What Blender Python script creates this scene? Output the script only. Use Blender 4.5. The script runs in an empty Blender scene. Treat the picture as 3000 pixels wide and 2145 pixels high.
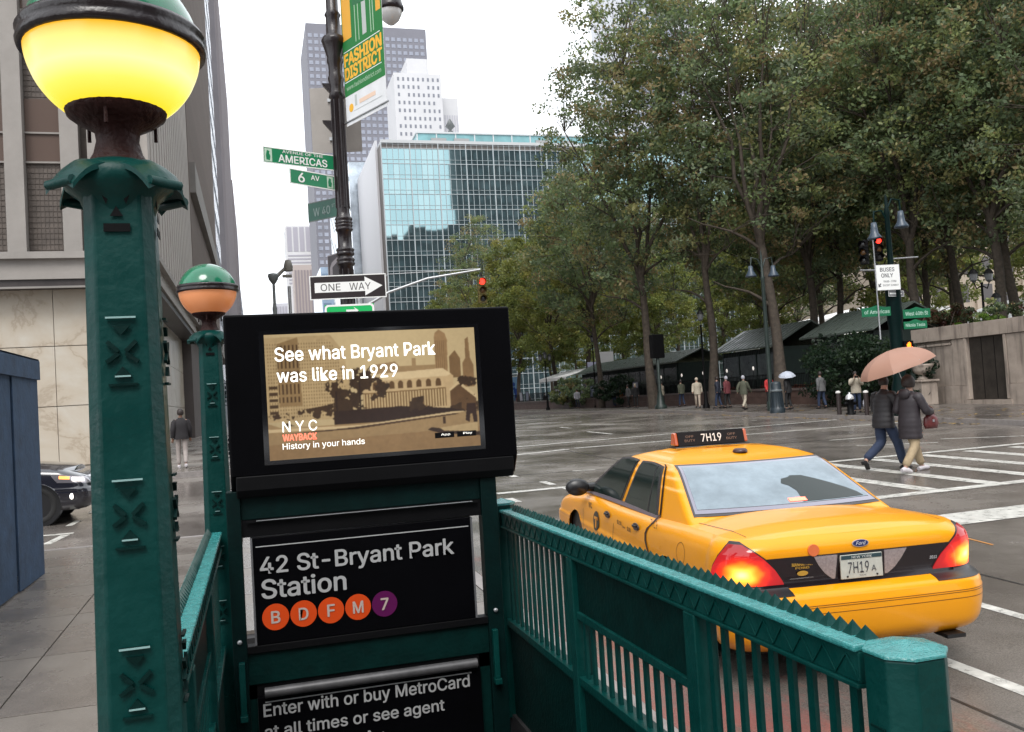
import bpy, bmesh, math, random
import numpy as np
from mathutils import Vector, Matrix
R = math.radians
random.seed(7)
NR = np.random.RandomState(11)
S = bpy.context.scene
COL = S.collection

# ------------------------------------------------------------------ camera
th, pt, ro = R(16.04), R(2.194), .061
f = Vector((math.sin(th)*math.cos(pt), math.cos(th)*math.cos(pt), math.sin(pt)))
r0 = Vector((math.cos(th), -math.sin(th), 0)); u0 = r0.cross(f)
rr = math.cos(ro)*r0 - math.sin(ro)*u0
uu = math.cos(ro)*u0 + math.sin(ro)*r0
cam = bpy.data.objects.new('camera', bpy.data.cameras.new('camera'))
COL.objects.link(cam)
cam.matrix_world = Matrix(((rr.x, uu.x, -f.x, 0), (rr.y, uu.y, -f.y, 0), (rr.z, uu.z, -f.z, 1.8), (0, 0, 0, 1)))
cam.data.sensor_width = 36; cam.data.lens = 31.7
cam.data.clip_start = .05; cam.data.clip_end = 6000
S.camera = cam

# ------------------------------------------------------------------ light
SUN_EL, SUN_AZ = R(52), R(200)
W = bpy.data.worlds.new('World'); S.world = W; W.use_nodes = True
nt = W.node_tree; nt.nodes.clear()
sky = nt.nodes.new('ShaderNodeTexSky'); sky.sky_type = 'NISHITA'; sky.sun_disc = False
sky.sun_elevation = SUN_EL; sky.sun_rotation = SUN_AZ; sky.air_density = 1.0; sky.dust_density = 4.0
mx = nt.nodes.new('ShaderNodeMixRGB'); mx.inputs[0].default_value = .9
mx.inputs[2].default_value = (9.6, 9.9, 10.3, 1)          # the closed cloud cover
bg = nt.nodes.new('ShaderNodeBackground'); bg.inputs[1].default_value = .14
wo = nt.nodes.new('ShaderNodeOutputWorld')
nt.links.new(sky.outputs[0], mx.inputs[1]); nt.links.new(mx.outputs[0], bg.inputs[0]); nt.links.new(bg.outputs[0], wo.inputs[0])
sl = bpy.data.lights.new('sun', 'SUN'); sl.energy = 1.5; sl.angle = R(25); sl.color = (1, .97, .93)
so = bpy.data.objects.new('sun', sl); COL.objects.link(so)
sd = Vector((math.sin(SUN_AZ)*math.cos(SUN_EL), math.cos(SUN_AZ)*math.cos(SUN_EL), math.sin(SUN_EL)))
so.rotation_euler = sd.to_track_quat('Z', 'Y').to_euler()
S.view_settings.view_transform = 'Standard'; S.view_settings.look = 'None'
S.view_settings.exposure = .58; S.view_settings.gamma = 1; S.view_settings.use_curve_mapping = False

# ------------------------------------------------------------------ materials
MC = {}
def mat(name, col, rough=.6, metal=0., var=.0, vs=6., bump=0., bs=40., em=None, es=1., spec=None, coat=0., col2=None, rvar=0., detail=6):
    if name in MC: return MC[name]
    m = bpy.data.materials.new(name); m.use_nodes = True
    n = m.node_tree; b = n.nodes['Principled BSDF']
    b.inputs['Base Color'].default_value = (*col, 1); b.inputs['Roughness'].default_value = rough; b.inputs['Metallic'].default_value = metal
    if spec is not None: b.inputs['Specular IOR Level'].default_value = spec
    if coat: b.inputs['Coat Weight'].default_value = coat; b.inputs['Coat Roughness'].default_value = .06
    if em: b.inputs['Emission Color'].default_value = (*em, 1); b.inputs['Emission Strength'].default_value = es
    tc = None
    if var or bump or col2 or rvar:
        tc = n.nodes.new('ShaderNodeTexCoord')
    if var or col2 or rvar:
        no = n.nodes.new('ShaderNodeTexNoise'); no.inputs['Scale'].default_value = vs; no.inputs['Detail'].default_value = detail; no.inputs['Roughness'].default_value = .65
        n.links.new(tc.outputs['Object'], no.inputs['Vector'])
        cr = n.nodes.new('ShaderNodeValToRGB'); cr.color_ramp.elements[0].position = .3; cr.color_ramp.elements[1].position = .7
        a = tuple(c*(1-var) for c in col); c2 = col2 or tuple(min(1, c*(1+var)) for c in col)
        cr.color_ramp.elements[0].color = (*a, 1); cr.color_ramp.elements[1].color = (*c2, 1)
        n.links.new(no.outputs['Fac'], cr.inputs[0])
        if var or col2: n.links.new(cr.outputs[0], b.inputs['Base Color'])
        if rvar:
            mr = n.nodes.new('ShaderNodeMapRange'); mr.inputs[1].default_value = .35; mr.inputs[2].default_value = .65
            mr.inputs[3].default_value = max(.03, rough-rvar); mr.inputs[4].default_value = min(1, rough+rvar)
            n.links.new(no.outputs['Fac'], mr.inputs[0]); n.links.new(mr.outputs[0], b.inputs['Roughness'])
    if bump:
        nb = n.nodes.new('ShaderNodeTexNoise'); nb.inputs['Scale'].default_value = bs; nb.inputs['Detail'].default_value = 4
        n.links.new(tc.outputs['Object'], nb.inputs['Vector'])
        bp = n.nodes.new('ShaderNodeBump'); bp.inputs['Strength'].default_value = bump; bp.inputs['Distance'].default_value = .02
        n.links.new(nb.outputs['Fac'], bp.inputs['Height']); n.links.new(bp.outputs[0], b.inputs['Normal'])
    MC[name] = m
    return m
def attrmat(name, attr='Col', emis=0., rough=.6, spec=.5, noise=0.):
    if name in MC: return MC[name]
    m = bpy.data.materials.new(name); m.use_nodes = True
    n = m.node_tree; b = n.nodes['Principled BSDF']; a = n.nodes.new('ShaderNodeAttribute'); a.attribute_name = attr
    b.inputs['Roughness'].default_value = rough; b.inputs['Specular IOR Level'].default_value = spec
    if emis:
        b.inputs['Base Color'].default_value = (.01, .01, .01, 1)
        n.links.new(a.outputs['Color'], b.inputs['Emission Color']); b.inputs['Emission Strength'].default_value = emis
    else: n.links.new(a.outputs['Color'], b.inputs['Base Color'])
    MC[name] = m
    return m

GREEN = mat('green_enamel', (.0006, .035, .031), .40, var=.2, vs=7, bump=.14, bs=45, rvar=.12, spec=.2)
GREEN_D = mat('green_enamel_dark', (.0004, .0135, .012), .5, var=.3, vs=9, bump=.15, bs=45, spec=.12)
BLACK = mat('black_gloss', (.0014, .0014, .002), .4, var=.3, vs=3, spec=.06)
BLACKM = mat('black_matt', (.003, .003, .0035), .5, var=.2, vs=8, spec=.12)
DKBROWN = mat('brown_black_paint', (.011, .006, .007), .3, var=.3, vs=9, bump=.15, bs=50)
LAMPBR = mat('bronze_collar', (.022, .007, .006), .5, var=.3, vs=20, bump=.4, bs=60, spec=.15)
CHROME = mat('brushed_steel', (.55, .55, .56), .25, 1.)
STEEL = mat('galvanised', (.42, .43, .44), .4, .7, var=.15, vs=10)
WHITE = mat('white_paint', (.78, .78, .76), .5, var=.05, vs=8)
GREYTXT = mat('sign_grey_white', (.34, .34, .34), .5)
YELLOW = mat('taxi_yellow', (.80, .315, .002), .3, var=.04, vs=1.5, coat=.25, spec=.35)
RUBBER = mat('rubber', (.012, .012, .012), .8)
TRIM = mat('trim_black', (.012, .012, .013), .35)

# ------------------------------------------------------------------ mesh helpers
class MB:
    def __init__(s): s.v = []; s.f = []; s.m = []; s.s = []; s.cm = 0
    def add(s, vs, fs, smooth=False, mi=None):
        o = len(s.v); s.v.extend([tuple(p) for p in vs])
        for q in fs:
            s.f.append(tuple(i+o for i in q)); s.m.append(s.cm if mi is None else mi); s.s.append(smooth)
        return s
    def box(s, x0, x1, y0, y1, z0, z1, M=None):
        vs = [(x0, y0, z0), (x1, y0, z0), (x1, y1, z0), (x0, y1, z0), (x0, y0, z1), (x1, y0, z1), (x1, y1, z1), (x0, y1, z1)]
        if M is not None: vs = [tuple(M @ Vector(p)) for p in vs]
        return s.add(vs, [(0, 3, 2, 1), (4, 5, 6, 7), (0, 1, 5, 4), (1, 2, 6, 5), (2, 3, 7, 6), (3, 0, 4, 7)])
    def cbox(s, c, sz, M=None):
        return s.box(c[0]-sz[0]/2, c[0]+sz[0]/2, c[1]-sz[1]/2, c[1]+sz[1]/2, c[2]-sz[2]/2, c[2]+sz[2]/2, M)
    def prism(s, poly, o, u, v, d, smooth=False):      # polygon in plane (o,u,v) pushed along d
        o, u, v, d = map(Vector, (o, u, v, d)); n = len(poly)
        a = [o+u*p[0]+v*p[1] for p in poly]; b = [p+d for p in a]
        flip = u.cross(v).dot(d) > 0
        fs = [tuple(range(n))[::-1] if flip else tuple(range(n)), tuple(range(n, 2*n)) if flip else tuple(range(n, 2*n))[::-1]]
        for i in range(n):
            j = (i+1) % n
            fs.append((i, j, n+j, n+i) if flip else (j, i, n+i, n+j))
        return s.add(a+b, fs, smooth)
    def tube(s, pts, r, n=8, caps=True, smooth=True):
        pts = [Vector(p) for p in pts]; k = len(pts)
        rs = r if isinstance(r, (list, tuple)) else [r]*k
        vs = []; up = None
        for i, p in enumerate(pts):
            t = (pts[min(i+1, k-1)]-pts[max(i-1, 0)])
            if t.length < 1e-9: t = Vector((0, 0, 1))
            t.normalize()
            if up is None:
                up = Vector((0, 0, 1)) if abs(t.z) < .9 else Vector((1, 0, 0))
            a = t.cross(up)
            if a.length < 1e-6: a = t.cross(Vector((0, 1, 0)))
            a.normalize(); b = a.cross(t).normalized(); up = b
            for j in range(n):
                g = 2*math.pi*j/n
                vs.append(p+(a*math.cos(g)+b*math.sin(g))*rs[i])
        fs = [(i*n+j, i*n+(j+1) % n, (i+1)*n+(j+1) % n, (i+1)*n+j) for i in range(k-1) for j in range(n)]
        s.add(vs, [q[::-1] for q in fs], smooth)
        if caps:
            s.add(vs[:n], [tuple(range(n))]); s.add(vs[-n:], [tuple(range(n))[::-1]])
        return s
    def lathe(s, prof, c=(0, 0, 0), n=24, smooth=True, sx=1., sy=1., M=None):
        vs = []
        for r, z in prof:
            for j in range(n):
                g = 2*math.pi*j/n
                p = Vector((r*math.cos(g)*sx, r*math.sin(g)*sy, z))
                if M is not None: p = M @ p
                vs.append((p.x+c[0], p.y+c[1], p.z+c[2]))
        k = len(prof)
        fs = [(i*n+j, i*n+(j+1) % n, (i+1)*n+(j+1) % n, (i+1)*n+j) for i in range(k-1) for j in range(n)]
        s.add(vs, fs, smooth)
        if prof[0][0] > 1e-4: s.add(vs[:n], [tuple(range(n))[::-1]])
        if prof[-1][0] > 1e-4: s.add(vs[-n:], [tuple(range(n))])
        return s
    def grid(s, P, smooth=True, closeu=False, flip=False):   # P[i][j]
        a = len(P); b = len(P[0]); vs = [p for row in P for p in row]
        fs = []
        for i in range(a-1):
            for j in range(b if closeu else b-1):
                j2 = (j+1) % b
                q = (i*b+j, i*b+j2, (i+1)*b+j2, (i+1)*b+j)
                fs.append(q[::-1] if flip else q)
        return s.add(vs, fs, smooth)
    def mesh(s, name, mats):
        me = bpy.data.meshes.new(name); me.from_pydata(s.v, [], s.f)
        if not isinstance(mats, (list, tuple)): mats = [mats]
        for m in mats: me.materials.append(m)
        me.polygons.foreach_set('material_index', s.m); me.polygons.foreach_set('use_smooth', s.s)
        me.update(); return me
    def build(s, name, mats, parent=None, loc=None, rz=0):
        return link(name, s.mesh(name, mats), parent, loc, rz)
def link(name, me, parent=None, loc=None, rz=0):
    o = bpy.data.objects.new(name, me); COL.objects.link(o)
    if parent: o.parent = parent
    if loc is not None: o.location = loc
    if rz: o.rotation_euler.z = rz
    return o
def tag(o, label=None, cat=None, group=None, kind=None):
    if label: o['label'] = label
    if cat: o['category'] = cat
    if group: o['group'] = group
    if kind: o['kind'] = kind
    return o
def root(name, label, cat, loc=(0, 0, 0), rz=0, group=None):
    o = bpy.data.objects.new(name, None); COL.objects.link(o); o.location = loc; o.rotation_euler.z = rz
    o.empty_display_size = .2
    return tag(o, label, cat, group)
def copy_tree(o, parent=None):
    c = o.copy(); COL.objects.link(c)
    if parent: c.parent = parent
    for ch in KIDS.get(o.name, []): copy_tree(ch, c)
    return c
KIDS = {}
def note_kids(o):
    KIDS.clear()
    for x in COL.objects:
        if x.parent: KIDS.setdefault(x.parent.name, []).append(x)
def bevel(o, w=.004, seg=2):
    b = o.modifiers.new('bevel', 'BEVEL'); b.width = w; b.segments = seg; b.limit_method = 'ANGLE'; b.angle_limit = R(40)
    return o
FONT = None
try:
    import os
    FONT = bpy.data.fonts.load(os.path.join(bpy.utils.system_resource('DATAFILES'), 'fonts', 'Inter.woff2'))
except Exception: FONT = None
def text(body, w, h, o, u, v, m, parent, name='lettering', thick=.002, bold=.0, shear=0., anchor='l'):
    """lettering fitted to w x h; o = lower-left corner, u/v = unit directions of the sign plane"""
    cu = bpy.data.curves.new('t', 'FONT'); cu.body = body; cu.size = 1; cu.offset = 0 if FONT else bold; cu.resolution_u = 3; cu.shear = shear
    if FONT: cu.font = FONT
    ob = bpy.data.objects.new('t', cu)
    me = bpy.data.meshes.new_from_object(ob)
    bpy.data.objects.remove(ob); bpy.data.curves.remove(cu)
    n = len(me.vertices); co = np.empty(n*3); me.vertices.foreach_get('co', co); co = co.reshape(-1, 3)
    mn, mxx = co.min(0), co.max(0)
    u, v, o = Vector(u), Vector(v), Vector(o)
    nn = u.cross(v)
    sx = w/(mxx[0]-mn[0]); sy = (h/(mxx[1]-mn[1])) if h else sx
    if w is None: sx = sy
    x = (co[:, 0]-mn[0])*sx; y = (co[:, 1]-mn[1])*sy
    P = np.outer(x, u)+np.outer(y, v)+np.array(o+nn*thick)
    if FONT and bold:                                              # heavier strokes: the outline struck several times, a hair apart
        fs = [tuple(p.vertices) for p in me.polygons]; bx_ = bold*.9*sx; by_ = bold*.7*sy; V_ = []; F_ = []
        for k, (a, c) in enumerate(((0, 0), (-1, 0), (1, 0), (0, 1), (0, -1), (.7, .7), (-.7, .7), (.7, -.7), (-.7, -.7))):
            F_ += [tuple(i+len(V_) for i in q) for q in fs]
            V_ += (P+np.array(u)*a*bx_+np.array(v)*c*by_+np.array(nn)*(.00008*k)).tolist()
        bpy.data.meshes.remove(me); me = bpy.data.meshes.new(name); me.from_pydata(V_, [], F_)
    else: me.vertices.foreach_set('co', P.ravel())
    me.materials.clear(); me.materials.append(m); me.name = name; me.update()
    return link(name, me, parent)
def raster(img, o, u, v, name, m, parent, attr='Col'):
    """flat printed picture: a fine grid whose vertices carry the print colours (linear), img[row from bottom, col, 3]"""
    H, Wd = img.shape[:2]; o, u, v = map(np.array, (o, u, v))
    gx, gy = np.meshgrid(np.linspace(0, 1, Wd), np.linspace(0, 1, H))
    P = o+gx[..., None]*u+gy[..., None]*v
    idx = np.arange(H*Wd).reshape(H, Wd)
    F = np.stack([idx[:-1, :-1], idx[:-1, 1:], idx[1:, 1:], idx[1:, :-1]], -1).reshape(-1, 4)
    me = npmesh(name, P.reshape(-1, 3), F)
    a = me.color_attributes.new(attr, 'FLOAT_COLOR', 'POINT')
    c = np.ones((H*Wd, 4)); c[:, :3] = img.reshape(-1, 3); a.data.foreach_set('color', c.ravel())
    me.materials.append(m); return link(name, me, parent)
def npmesh(name, P, F):
    me = bpy.data.meshes.new(name); k = F.shape[1]
    me.vertices.add(len(P)); me.vertices.foreach_set('co', np.ascontiguousarray(P, dtype=np.float32).ravel())
    me.loops.add(F.size); me.loops.foreach_set('vertex_index', F.astype(np.int32).ravel())
    me.polygons.add(len(F)); me.polygons.foreach_set('loop_start', np.arange(0, F.size, k, dtype=np.int32))
    me.polygons.foreach_set('loop_total', np.full(len(F), k, dtype=np.int32))
    me.update(calc_edges=True); return me
def s2l(c): c = np.array(c)/255.; return tuple(np.where(c <= .04045, c/12.92, ((c+.055)/1.055)**2.4))

def gz(y):                                                        # the avenue climbs gently away from the entrance
    return -.246+.019*(min(max(y, -80), 48)-5.2)
GA = math.atan(.019)

# =================================================================== GROUND
def wetmat(name, dry, wet, rl, rh, scale, grain, gs, red=None):
    m = bpy.data.materials.new(name); m.use_nodes = True; n = m.node_tree; L = n.links; b = n.nodes['Principled BSDF']
    tc = n.nodes.new('ShaderNodeTexCoord')
    no = n.nodes.new('ShaderNodeTexNoise'); no.inputs['Scale'].default_value = scale; no.inputs['Detail'].default_value = 8; no.inputs['Roughness'].default_value = .62
    L.new(tc.outputs['Object'], no.inputs['Vector'])
    ng = n.nodes.new('ShaderNodeTexNoise'); ng.inputs['Scale'].default_value = gs; ng.inputs['Detail'].default_value = 3
    L.new(tc.outputs['Object'], ng.inputs['Vector'])
    cr = n.nodes.new('ShaderNodeValToRGB'); cr.color_ramp.elements[0].position = .38; cr.color_ramp.elements[1].position = .64
    cr.color_ramp.elements[0].color = (*wet, 1); cr.color_ramp.elements[1].color = (*dry, 1); L.new(no.outputs['Fac'], cr.inputs[0])
    g = n.nodes.new('ShaderNodeMapRange'); g.inputs[1].default_value = .3; g.inputs[2].default_value = .7; g.inputs[3].default_value = 1-grain; g.inputs[4].default_value = 1+grain
    L.new(ng.outputs['Fac'], g.inputs[0])
    mu = n.nodes.new('ShaderNodeVectorMath'); mu.operation = 'SCALE'; L.new(cr.outputs[0], mu.inputs[0]); L.new(g.outputs[0], mu.inputs['Scale'])
    last = mu.outputs[0]
    if red:
        nr = n.nodes.new('ShaderNodeTexNoise'); nr.inputs['Scale'].default_value = 1.6; nr.inputs['Detail'].default_value = 8; nr.inputs['Roughness'].default_value = .75
        mp = n.nodes.new('ShaderNodeMapping'); mp.inputs['Scale'].default_value = (1, .35, 1)
        L.new(tc.outputs['Object'], mp.inputs[0]); L.new(mp.outputs[0], nr.inputs['Vector'])
        rr_ = n.nodes.new('ShaderNodeMapRange'); rr_.inputs[1].default_value = .47; rr_.inputs[2].default_value = .6; rr_.inputs[4].default_value = .55
        L.new(nr.outputs['Fac'], rr_.inputs[0])
        sx = n.nodes.new('ShaderNodeSeparateXYZ'); L.new(tc.outputs['Object'], sx.inputs[0])
        mk = n.nodes.new('ShaderNodeMapRange'); mk.inputs[1].default_value = 3.9; mk.inputs[2].default_value = 4.1; mk.inputs[3].default_value = 1; mk.inputs[4].default_value = 0
        L.new(sx.outputs[0], mk.inputs[0])
        mk2 = n.nodes.new('ShaderNodeMapRange'); mk2.inputs[1].default_value = 11; mk2.inputs[2].default_value = 12; mk2.inputs[3].default_value = 1; mk2.inputs[4].default_value = 0
        L.new(sx.outputs[1], mk2.inputs[0])
        m1 = n.nodes.new('ShaderNodeMath'); m1.operation = 'MULTIPLY'; L.new(mk.outputs[0], m1.inputs[0]); L.new(mk2.outputs[0], m1.inputs[1])
        m2 = n.nodes.new('ShaderNodeMath'); m2.operation = 'MULTIPLY'; L.new(m1.outputs[0], m2.inputs[0]); L.new(rr_.outputs[0], m2.inputs[1])
        mm = n.nodes.new('ShaderNodeMixRGB'); mm.inputs[2].default_value = (*red, 1); L.new(m2.outputs[0], mm.inputs[0]); L.new(last, mm.inputs[1]); last = mm.outputs[0]
    L.new(last, b.inputs['Base Color'])
    mr = n.nodes.new('ShaderNodeMapRange'); mr.inputs[1].default_value = .36; mr.inputs[2].default_value = .66; mr.inputs[3].default_value = rl; mr.inputs[4].default_value = rh
    L.new(no.outputs['Fac'], mr.inputs[0]); L.new(mr.outputs[0], b.inputs['Roughness'])
    bp = n.nodes.new('ShaderNodeBump'); bp.inputs['Strength'].default_value = .25; bp.inputs['Distance'].default_value = .006
    L.new(ng.outputs['Fac'], bp.inputs['Height']); L.new(bp.outputs[0], b.inputs['Normal'])
    MC[name] = m; return m
ASPH = wetmat('wet_asphalt', (.185, .164, .145), (.110, .096, .086), .08, .36, .35, .3, 90, red=(.30, .085, .075))
SIDEW = wetmat('wet_concrete', (.20, .178, .155), (.125, .108, .094), .14, .48, .6, .16, 120)
PARKP = wetmat('wet_park_paving', (.15, .13, .115), (.09, .078, .07), .18, .4, .5, .2, 60)
KERB = mat('granite_kerb', (.22, .20, .19), .5, var=.25, vs=8, bump=.2)
GRAN = mat('stair_granite', (.020, .019, .020), .6, var=.4, vs=6)
LINE = mat('road_marking', (.50, .49, .45), .35, var=.35, vs=7, bump=.3, bs=120, rvar=.15, detail=10)
LINEY = mat('road_marking_orange', (.55, .22, .03), .5, var=.3, vs=20)

ysr = [-80, -40, 0, 20, 48, 150, 700, 3000]
m_ = MB(); 
hole = (-.23, 1.40, 1.95, 8.2)                                     # the stair opening, cut through road sheet and pavement
xs_ = [-800, hole[0], hole[1], 1200]; ys_ = sorted(set(ysr+[hole[2], hole[3]]))
for i in range(3):
    for j in range(len(ys_)-1):
        a, b, c, d = xs_[i], xs_[i+1], ys_[j], ys_[j+1]
        if i == 1 and c >= hole[2]-1e-6 and d <= hole[3]+1e-6: continue
        if i == 1 and c < 0 and False: continue
        m_.add([(a, c, gz(c)), (b, c, gz(c)), (b, d, gz(d)), (a, d, gz(d))], [(0, 1, 2, 3)])
tag(m_.build('road', ASPH), 'wet grey asphalt avenue and cross street', kind='structure')

def slab_block(mb, x0, x1, y0, y1, h=.15, drop=.03):
    ys = [y0]+[y for y in (48,) if y0 < y < y1]+[y1]
    for a, b in zip(ys, ys[1:]):
        za, zb = gz(a), gz(b)
        vs = [(x0, a, za-drop), (x1, a, za-drop), (x1, b, zb-drop), (x0, b, zb-drop), (x0, a, za+h), (x1, a, za+h), (x1, b, zb+h), (x0, b, zb+h)]
        mb.add(vs, [(0, 3, 2, 1), (4, 5, 6, 7), (0, 1, 5, 4), (1, 2, 6, 5), (2, 3, 7, 6), (3, 0, 4, 7)])
# near pavement: flags laid 1.5 m, each one a piece
base = MB()
for (a, b, c, d) in ((-60, hole[0]-.02, -12, 14.2), (hole[1]+.02, 2.2, -12, 14.2), (hole[0]-.02, hole[1]+.02, -12, 1.9), (hole[0]-.02, hole[1]+.02, 8.2, 14.2)):
    slab_block(base, a, b, c, d, .118)
pv = base.build('sidewalk', mat('joint_dark', (.05, .045, .04), .8)); tag(pv, 'wet concrete pavement round the subway stairs', kind='structure')
flag = {}
def flagmesh(w, l):
    k = (round(w, 3), round(l, 3))
    if k not in flag:
        b = MB(); b.box(0, w-.012, 0, l-.012, 0, .03); flag[k] = b.mesh('paving_flag', SIDEW)
    return flag[k]
for (a, b, c, d) in ((-9.2, hole[0]-.02, -.8, 14.2), (hole[1]+.02, 2.05, -.8, 14.2), (hole[0]-.02, hole[1]+.02, -.8, 1.9), (hole[0]-.02, hole[1]+.02, 8.2, 14.2)):
    nx = max(1, round((b-a)/1.5)); ny = max(1, round((d-c)/1.5))
    for i in range(nx):
        for j in range(ny):
            w_, l_ = (b-a)/nx, (d-c)/ny
            y = c+j*l_
            o = link('paving_flag', flagmesh(w_, l_), pv, (a+i*w_, y, gz(y)+.121)); o.rotation_euler.x = GA
k_ = MB(); slab_block(k_, 2.051, 2.2, -12, 14.35, .152); slab_block(k_, -60, 2.05, 14.2, 14.35, .152)
tag(k_.build('kerb', KERB), 'granite kerb of the near pavement', kind='structure')
b = MB(); slab_block(b, -60, 2.05, 27.6, 900)
tag(b.build('sidewalk', SIDEW), 'pavement in front of the marble building', kind='structure')
b = MB(); slab_block(b, -60, 2.2, 27.45, 27.6, .155); slab_block(b, 2.05, 2.2, 27.6, 900, .155)
tag(b.build('kerb', KERB), 'granite kerb across the side street', kind='structure')
b = MB(); slab_block(b, 22.8, 160, 20, 205)
tag(b.build('sidewalk', PARKP), 'wide wet pavement along the park', kind='structure')
b = MB(); slab_block(b, 22.62, 22.8, 20, 205, .155)
tag(b.build('kerb', KERB), 'granite kerb of the park pavement', kind='structure')
b = MB(); slab_block(b, 22.7, 160, -60, 8)
tag(b.build('sidewalk', SIDEW), 'pavement of the far corner', kind='structure')

mk = MB()
def mark(x0, x1, y0, y1, n=1, mb=None, lift=.004):
    mb = mb or mk
    ys = np.linspace(y0, y1, max(2, int(abs(y1-y0)/12)+2))
    for a, b in zip(ys, ys[1:]):
        mb.add([(x0, a, gz(a)+lift), (x1, a, gz(a)+lift), (x1, b, gz(b)+lift), (x0, b, gz(b)+lift)], [(0, 1, 2, 3)])
def markl(p, q, w, lift=.004):
    p, q = Vector(p), Vector(q); d = (q-p).normalized(); nrm = Vector((-d.y, d.x))*w/2
    mk.add([(a.x, a.y, gz(a.y)+lift) for a in (p-nrm, q-nrm, q+nrm, p+nrm)], [(0, 1, 2, 3)])
markl((4.62, -4), (4.64, 9.6), .13); markl((5.97, 2), (5.98, 9.6), .12)
markl((4.5, 9.95), (22.4, 10.6), .75, .006)                        # stop line
markl((4.5, 12.15), (22.4, 12.95), .28, .006); markl((4.5, 17.3), (22.4, 18.0), .24, .006)  # zebra edges
for i in range(-3, 10):
    x = 10.72+1.3*i
    if x > 5: mark(x-.17, x+.17, 12.6, 17.4)
for (x, y0, y1) in ((5.92, 16.85, 17.25), (5.9, 17.96, 18.7), (4.5, 15.8, 16.45), (5.7, 20.1, 20.6), (13.7, 38.6, 40.1), (13.2, 32.5, 35.2)):
    mark(x-.08, x+.08, y0, y1)
markl((5.5, 25.6), (9.4, 26.9), .22); markl((9.7, 27.1), (22.3, 27.4), .2); markl((6, 29.3), (22.3, 31.2), .22)
markl((7.18, 20.33), (7.71, 20.2), .1); markl((15.97, 22.73), (18.2, 22.6), .12); markl((15.3, 20.6), (17.1, 19.7), .12); markl((17.9, 20.5), (20, 19.3), .12)
markl((20.2, 60.8), (19.0, 35.5), .16); markl((13.9, 46), (15.3, 45), .2); markl((15.1, 41.3), (16, 39), .2); markl((20.7, 34.5), (20.6, 62), .12)
markl((16.2, 44), (16.2, 62), .12); markl((11.5, 44), (11.5, 62), .12)
markl((-60, 17.15), (-3.1, 17.15), .14); markl((-3.3, 16.0), (-3.2, 17.0), .14); markl((-3.38, 18.25), (-3.33, 19.0), .12); markl((-3.3, 20.1), (-3.28, 21.0), .12)
markl((-1.2, 15.3), (-1.2, 26.5), .18) if False else None
tag(mk.build('road_marking', LINE), 'worn white lane lines, stop line and zebra bars', kind='structure')
mk = MB(); markl((8.1, 9.05), (8.02, 8.5), .03, .007); markl((7.75, 9.2), (8.4, 9.3), .015, .007)
tag(mk.build('road_marking', LINEY), 'small orange survey marks on the asphalt', kind='structure')
# utility plates and trench seams in the carriageway
SEAM = mat('asphalt_seam', (.03, .027, .025), .3, var=.3, vs=10)
mk = MB()
for p, q, w in (((2.3, 20.9), (9, 20.0), .05), ((2.3, 19.2), (7, 18.6), .04), ((9, 20), (9.2, 27), .05), ((6.8, 4), (6.9, 14), .035), ((12, 4), (12.1, 11.5), .04), ((2.25, 22.5), (22, 23.2), .05), ((4.15, -3), (4.15, 12.5), .03)):
    markl(p, q, w, .003)
tag(mk.build('road_marking', SEAM), 'dark tar seams in the asphalt', kind='structure')
def disc_cover(x, y, r, label):
    t = root('manhole_cover', label, 'manhole cover', (x, y, gz(y)+.002)); t.rotation_euler.x = GA
    b = MB(); b.lathe([(r, 0), (r, .006), (r*.93, .008), (0, .008)], n=32, smooth=False); b.build('rim', mat('cast_iron', (.05, .045, .042), .35, .6, var=.3, vs=20), t)
    b = MB()
    for i in range(-3, 4): b.box(-r*.6, r*.6, i*r*.2-.01, i*r*.2+.01, .008, .013)
    b.build('tread', MC['cast_iron'], t)
disc_cover(8.2, 15.9, .36, 'round iron manhole cover in the road beyond the taxi')
disc_cover(13.6, 24.2, .38, 'round iron manhole cover in the middle of the wet junction')

# =================================================================== SUBWAY ENTRANCE
ZS = -.09                                                          # pavement level at the stairs
ex, ez, ey = (1, 0, 0), (0, 0, 1), (0, 1, 0)
st = root('subway_stairs', 'dark granite stairs going down between the two green railings', 'stairs', (.58, 1.95, ZS))
b = MB(); b.box(-.012, .09, 0, 6.3, -2.2, .02); b.build('side_wall', GRAN, st, (-.90, 0, 0))
b = MB(); b.box(-.09, .012, 0, 6.3, -2.2, .02); b.build('side_wall', GRAN, st, (.90, 0, 0))
b = MB(); b.box(-.9, .9, 6.1, 6.25, -2.2, .02); b.build('end_wall', GRAN, st)
b = MB(); b.box(-.80, .80, 0, .30, -.3, 0); sm = b.mesh('step', mat('step_stone', (.05, .048, .045), .45, var=.3, vs=9))
for i in range(12): link('step', sm, st, (0, .28*i+.02, -.17*(i+1)))
b = MB(); b.box(-.80, .80, 3.4, 6.1, -2.25, -2.2); b.build('floor', GRAN, st)
# steel handrail whose bend shows at the bottom edge
hr = root('handrail', 'polished steel handrail bend inside the right hand railing', 'handrail', (1.18, 2.35, ZS))
b = MB()
pts = [(0, .42, -.5), (0, .40, .45)]
P0 = [Vector((0, -.03-.085*math.sin(a), .60+.085*math.cos(a))) for a in np.linspace(math.pi*.9, -.3, 9)]
b.tube(P0+[(0, .45, .42), (0, 2.6, -.9)], .024, 12); b.build('rail_tube', CHROME, hr)
b = MB(); b.tube([(0, .3, .5), (0, .3, -.55)], .018, 10); b.build('rail_post', CHROME, hr)

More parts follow.
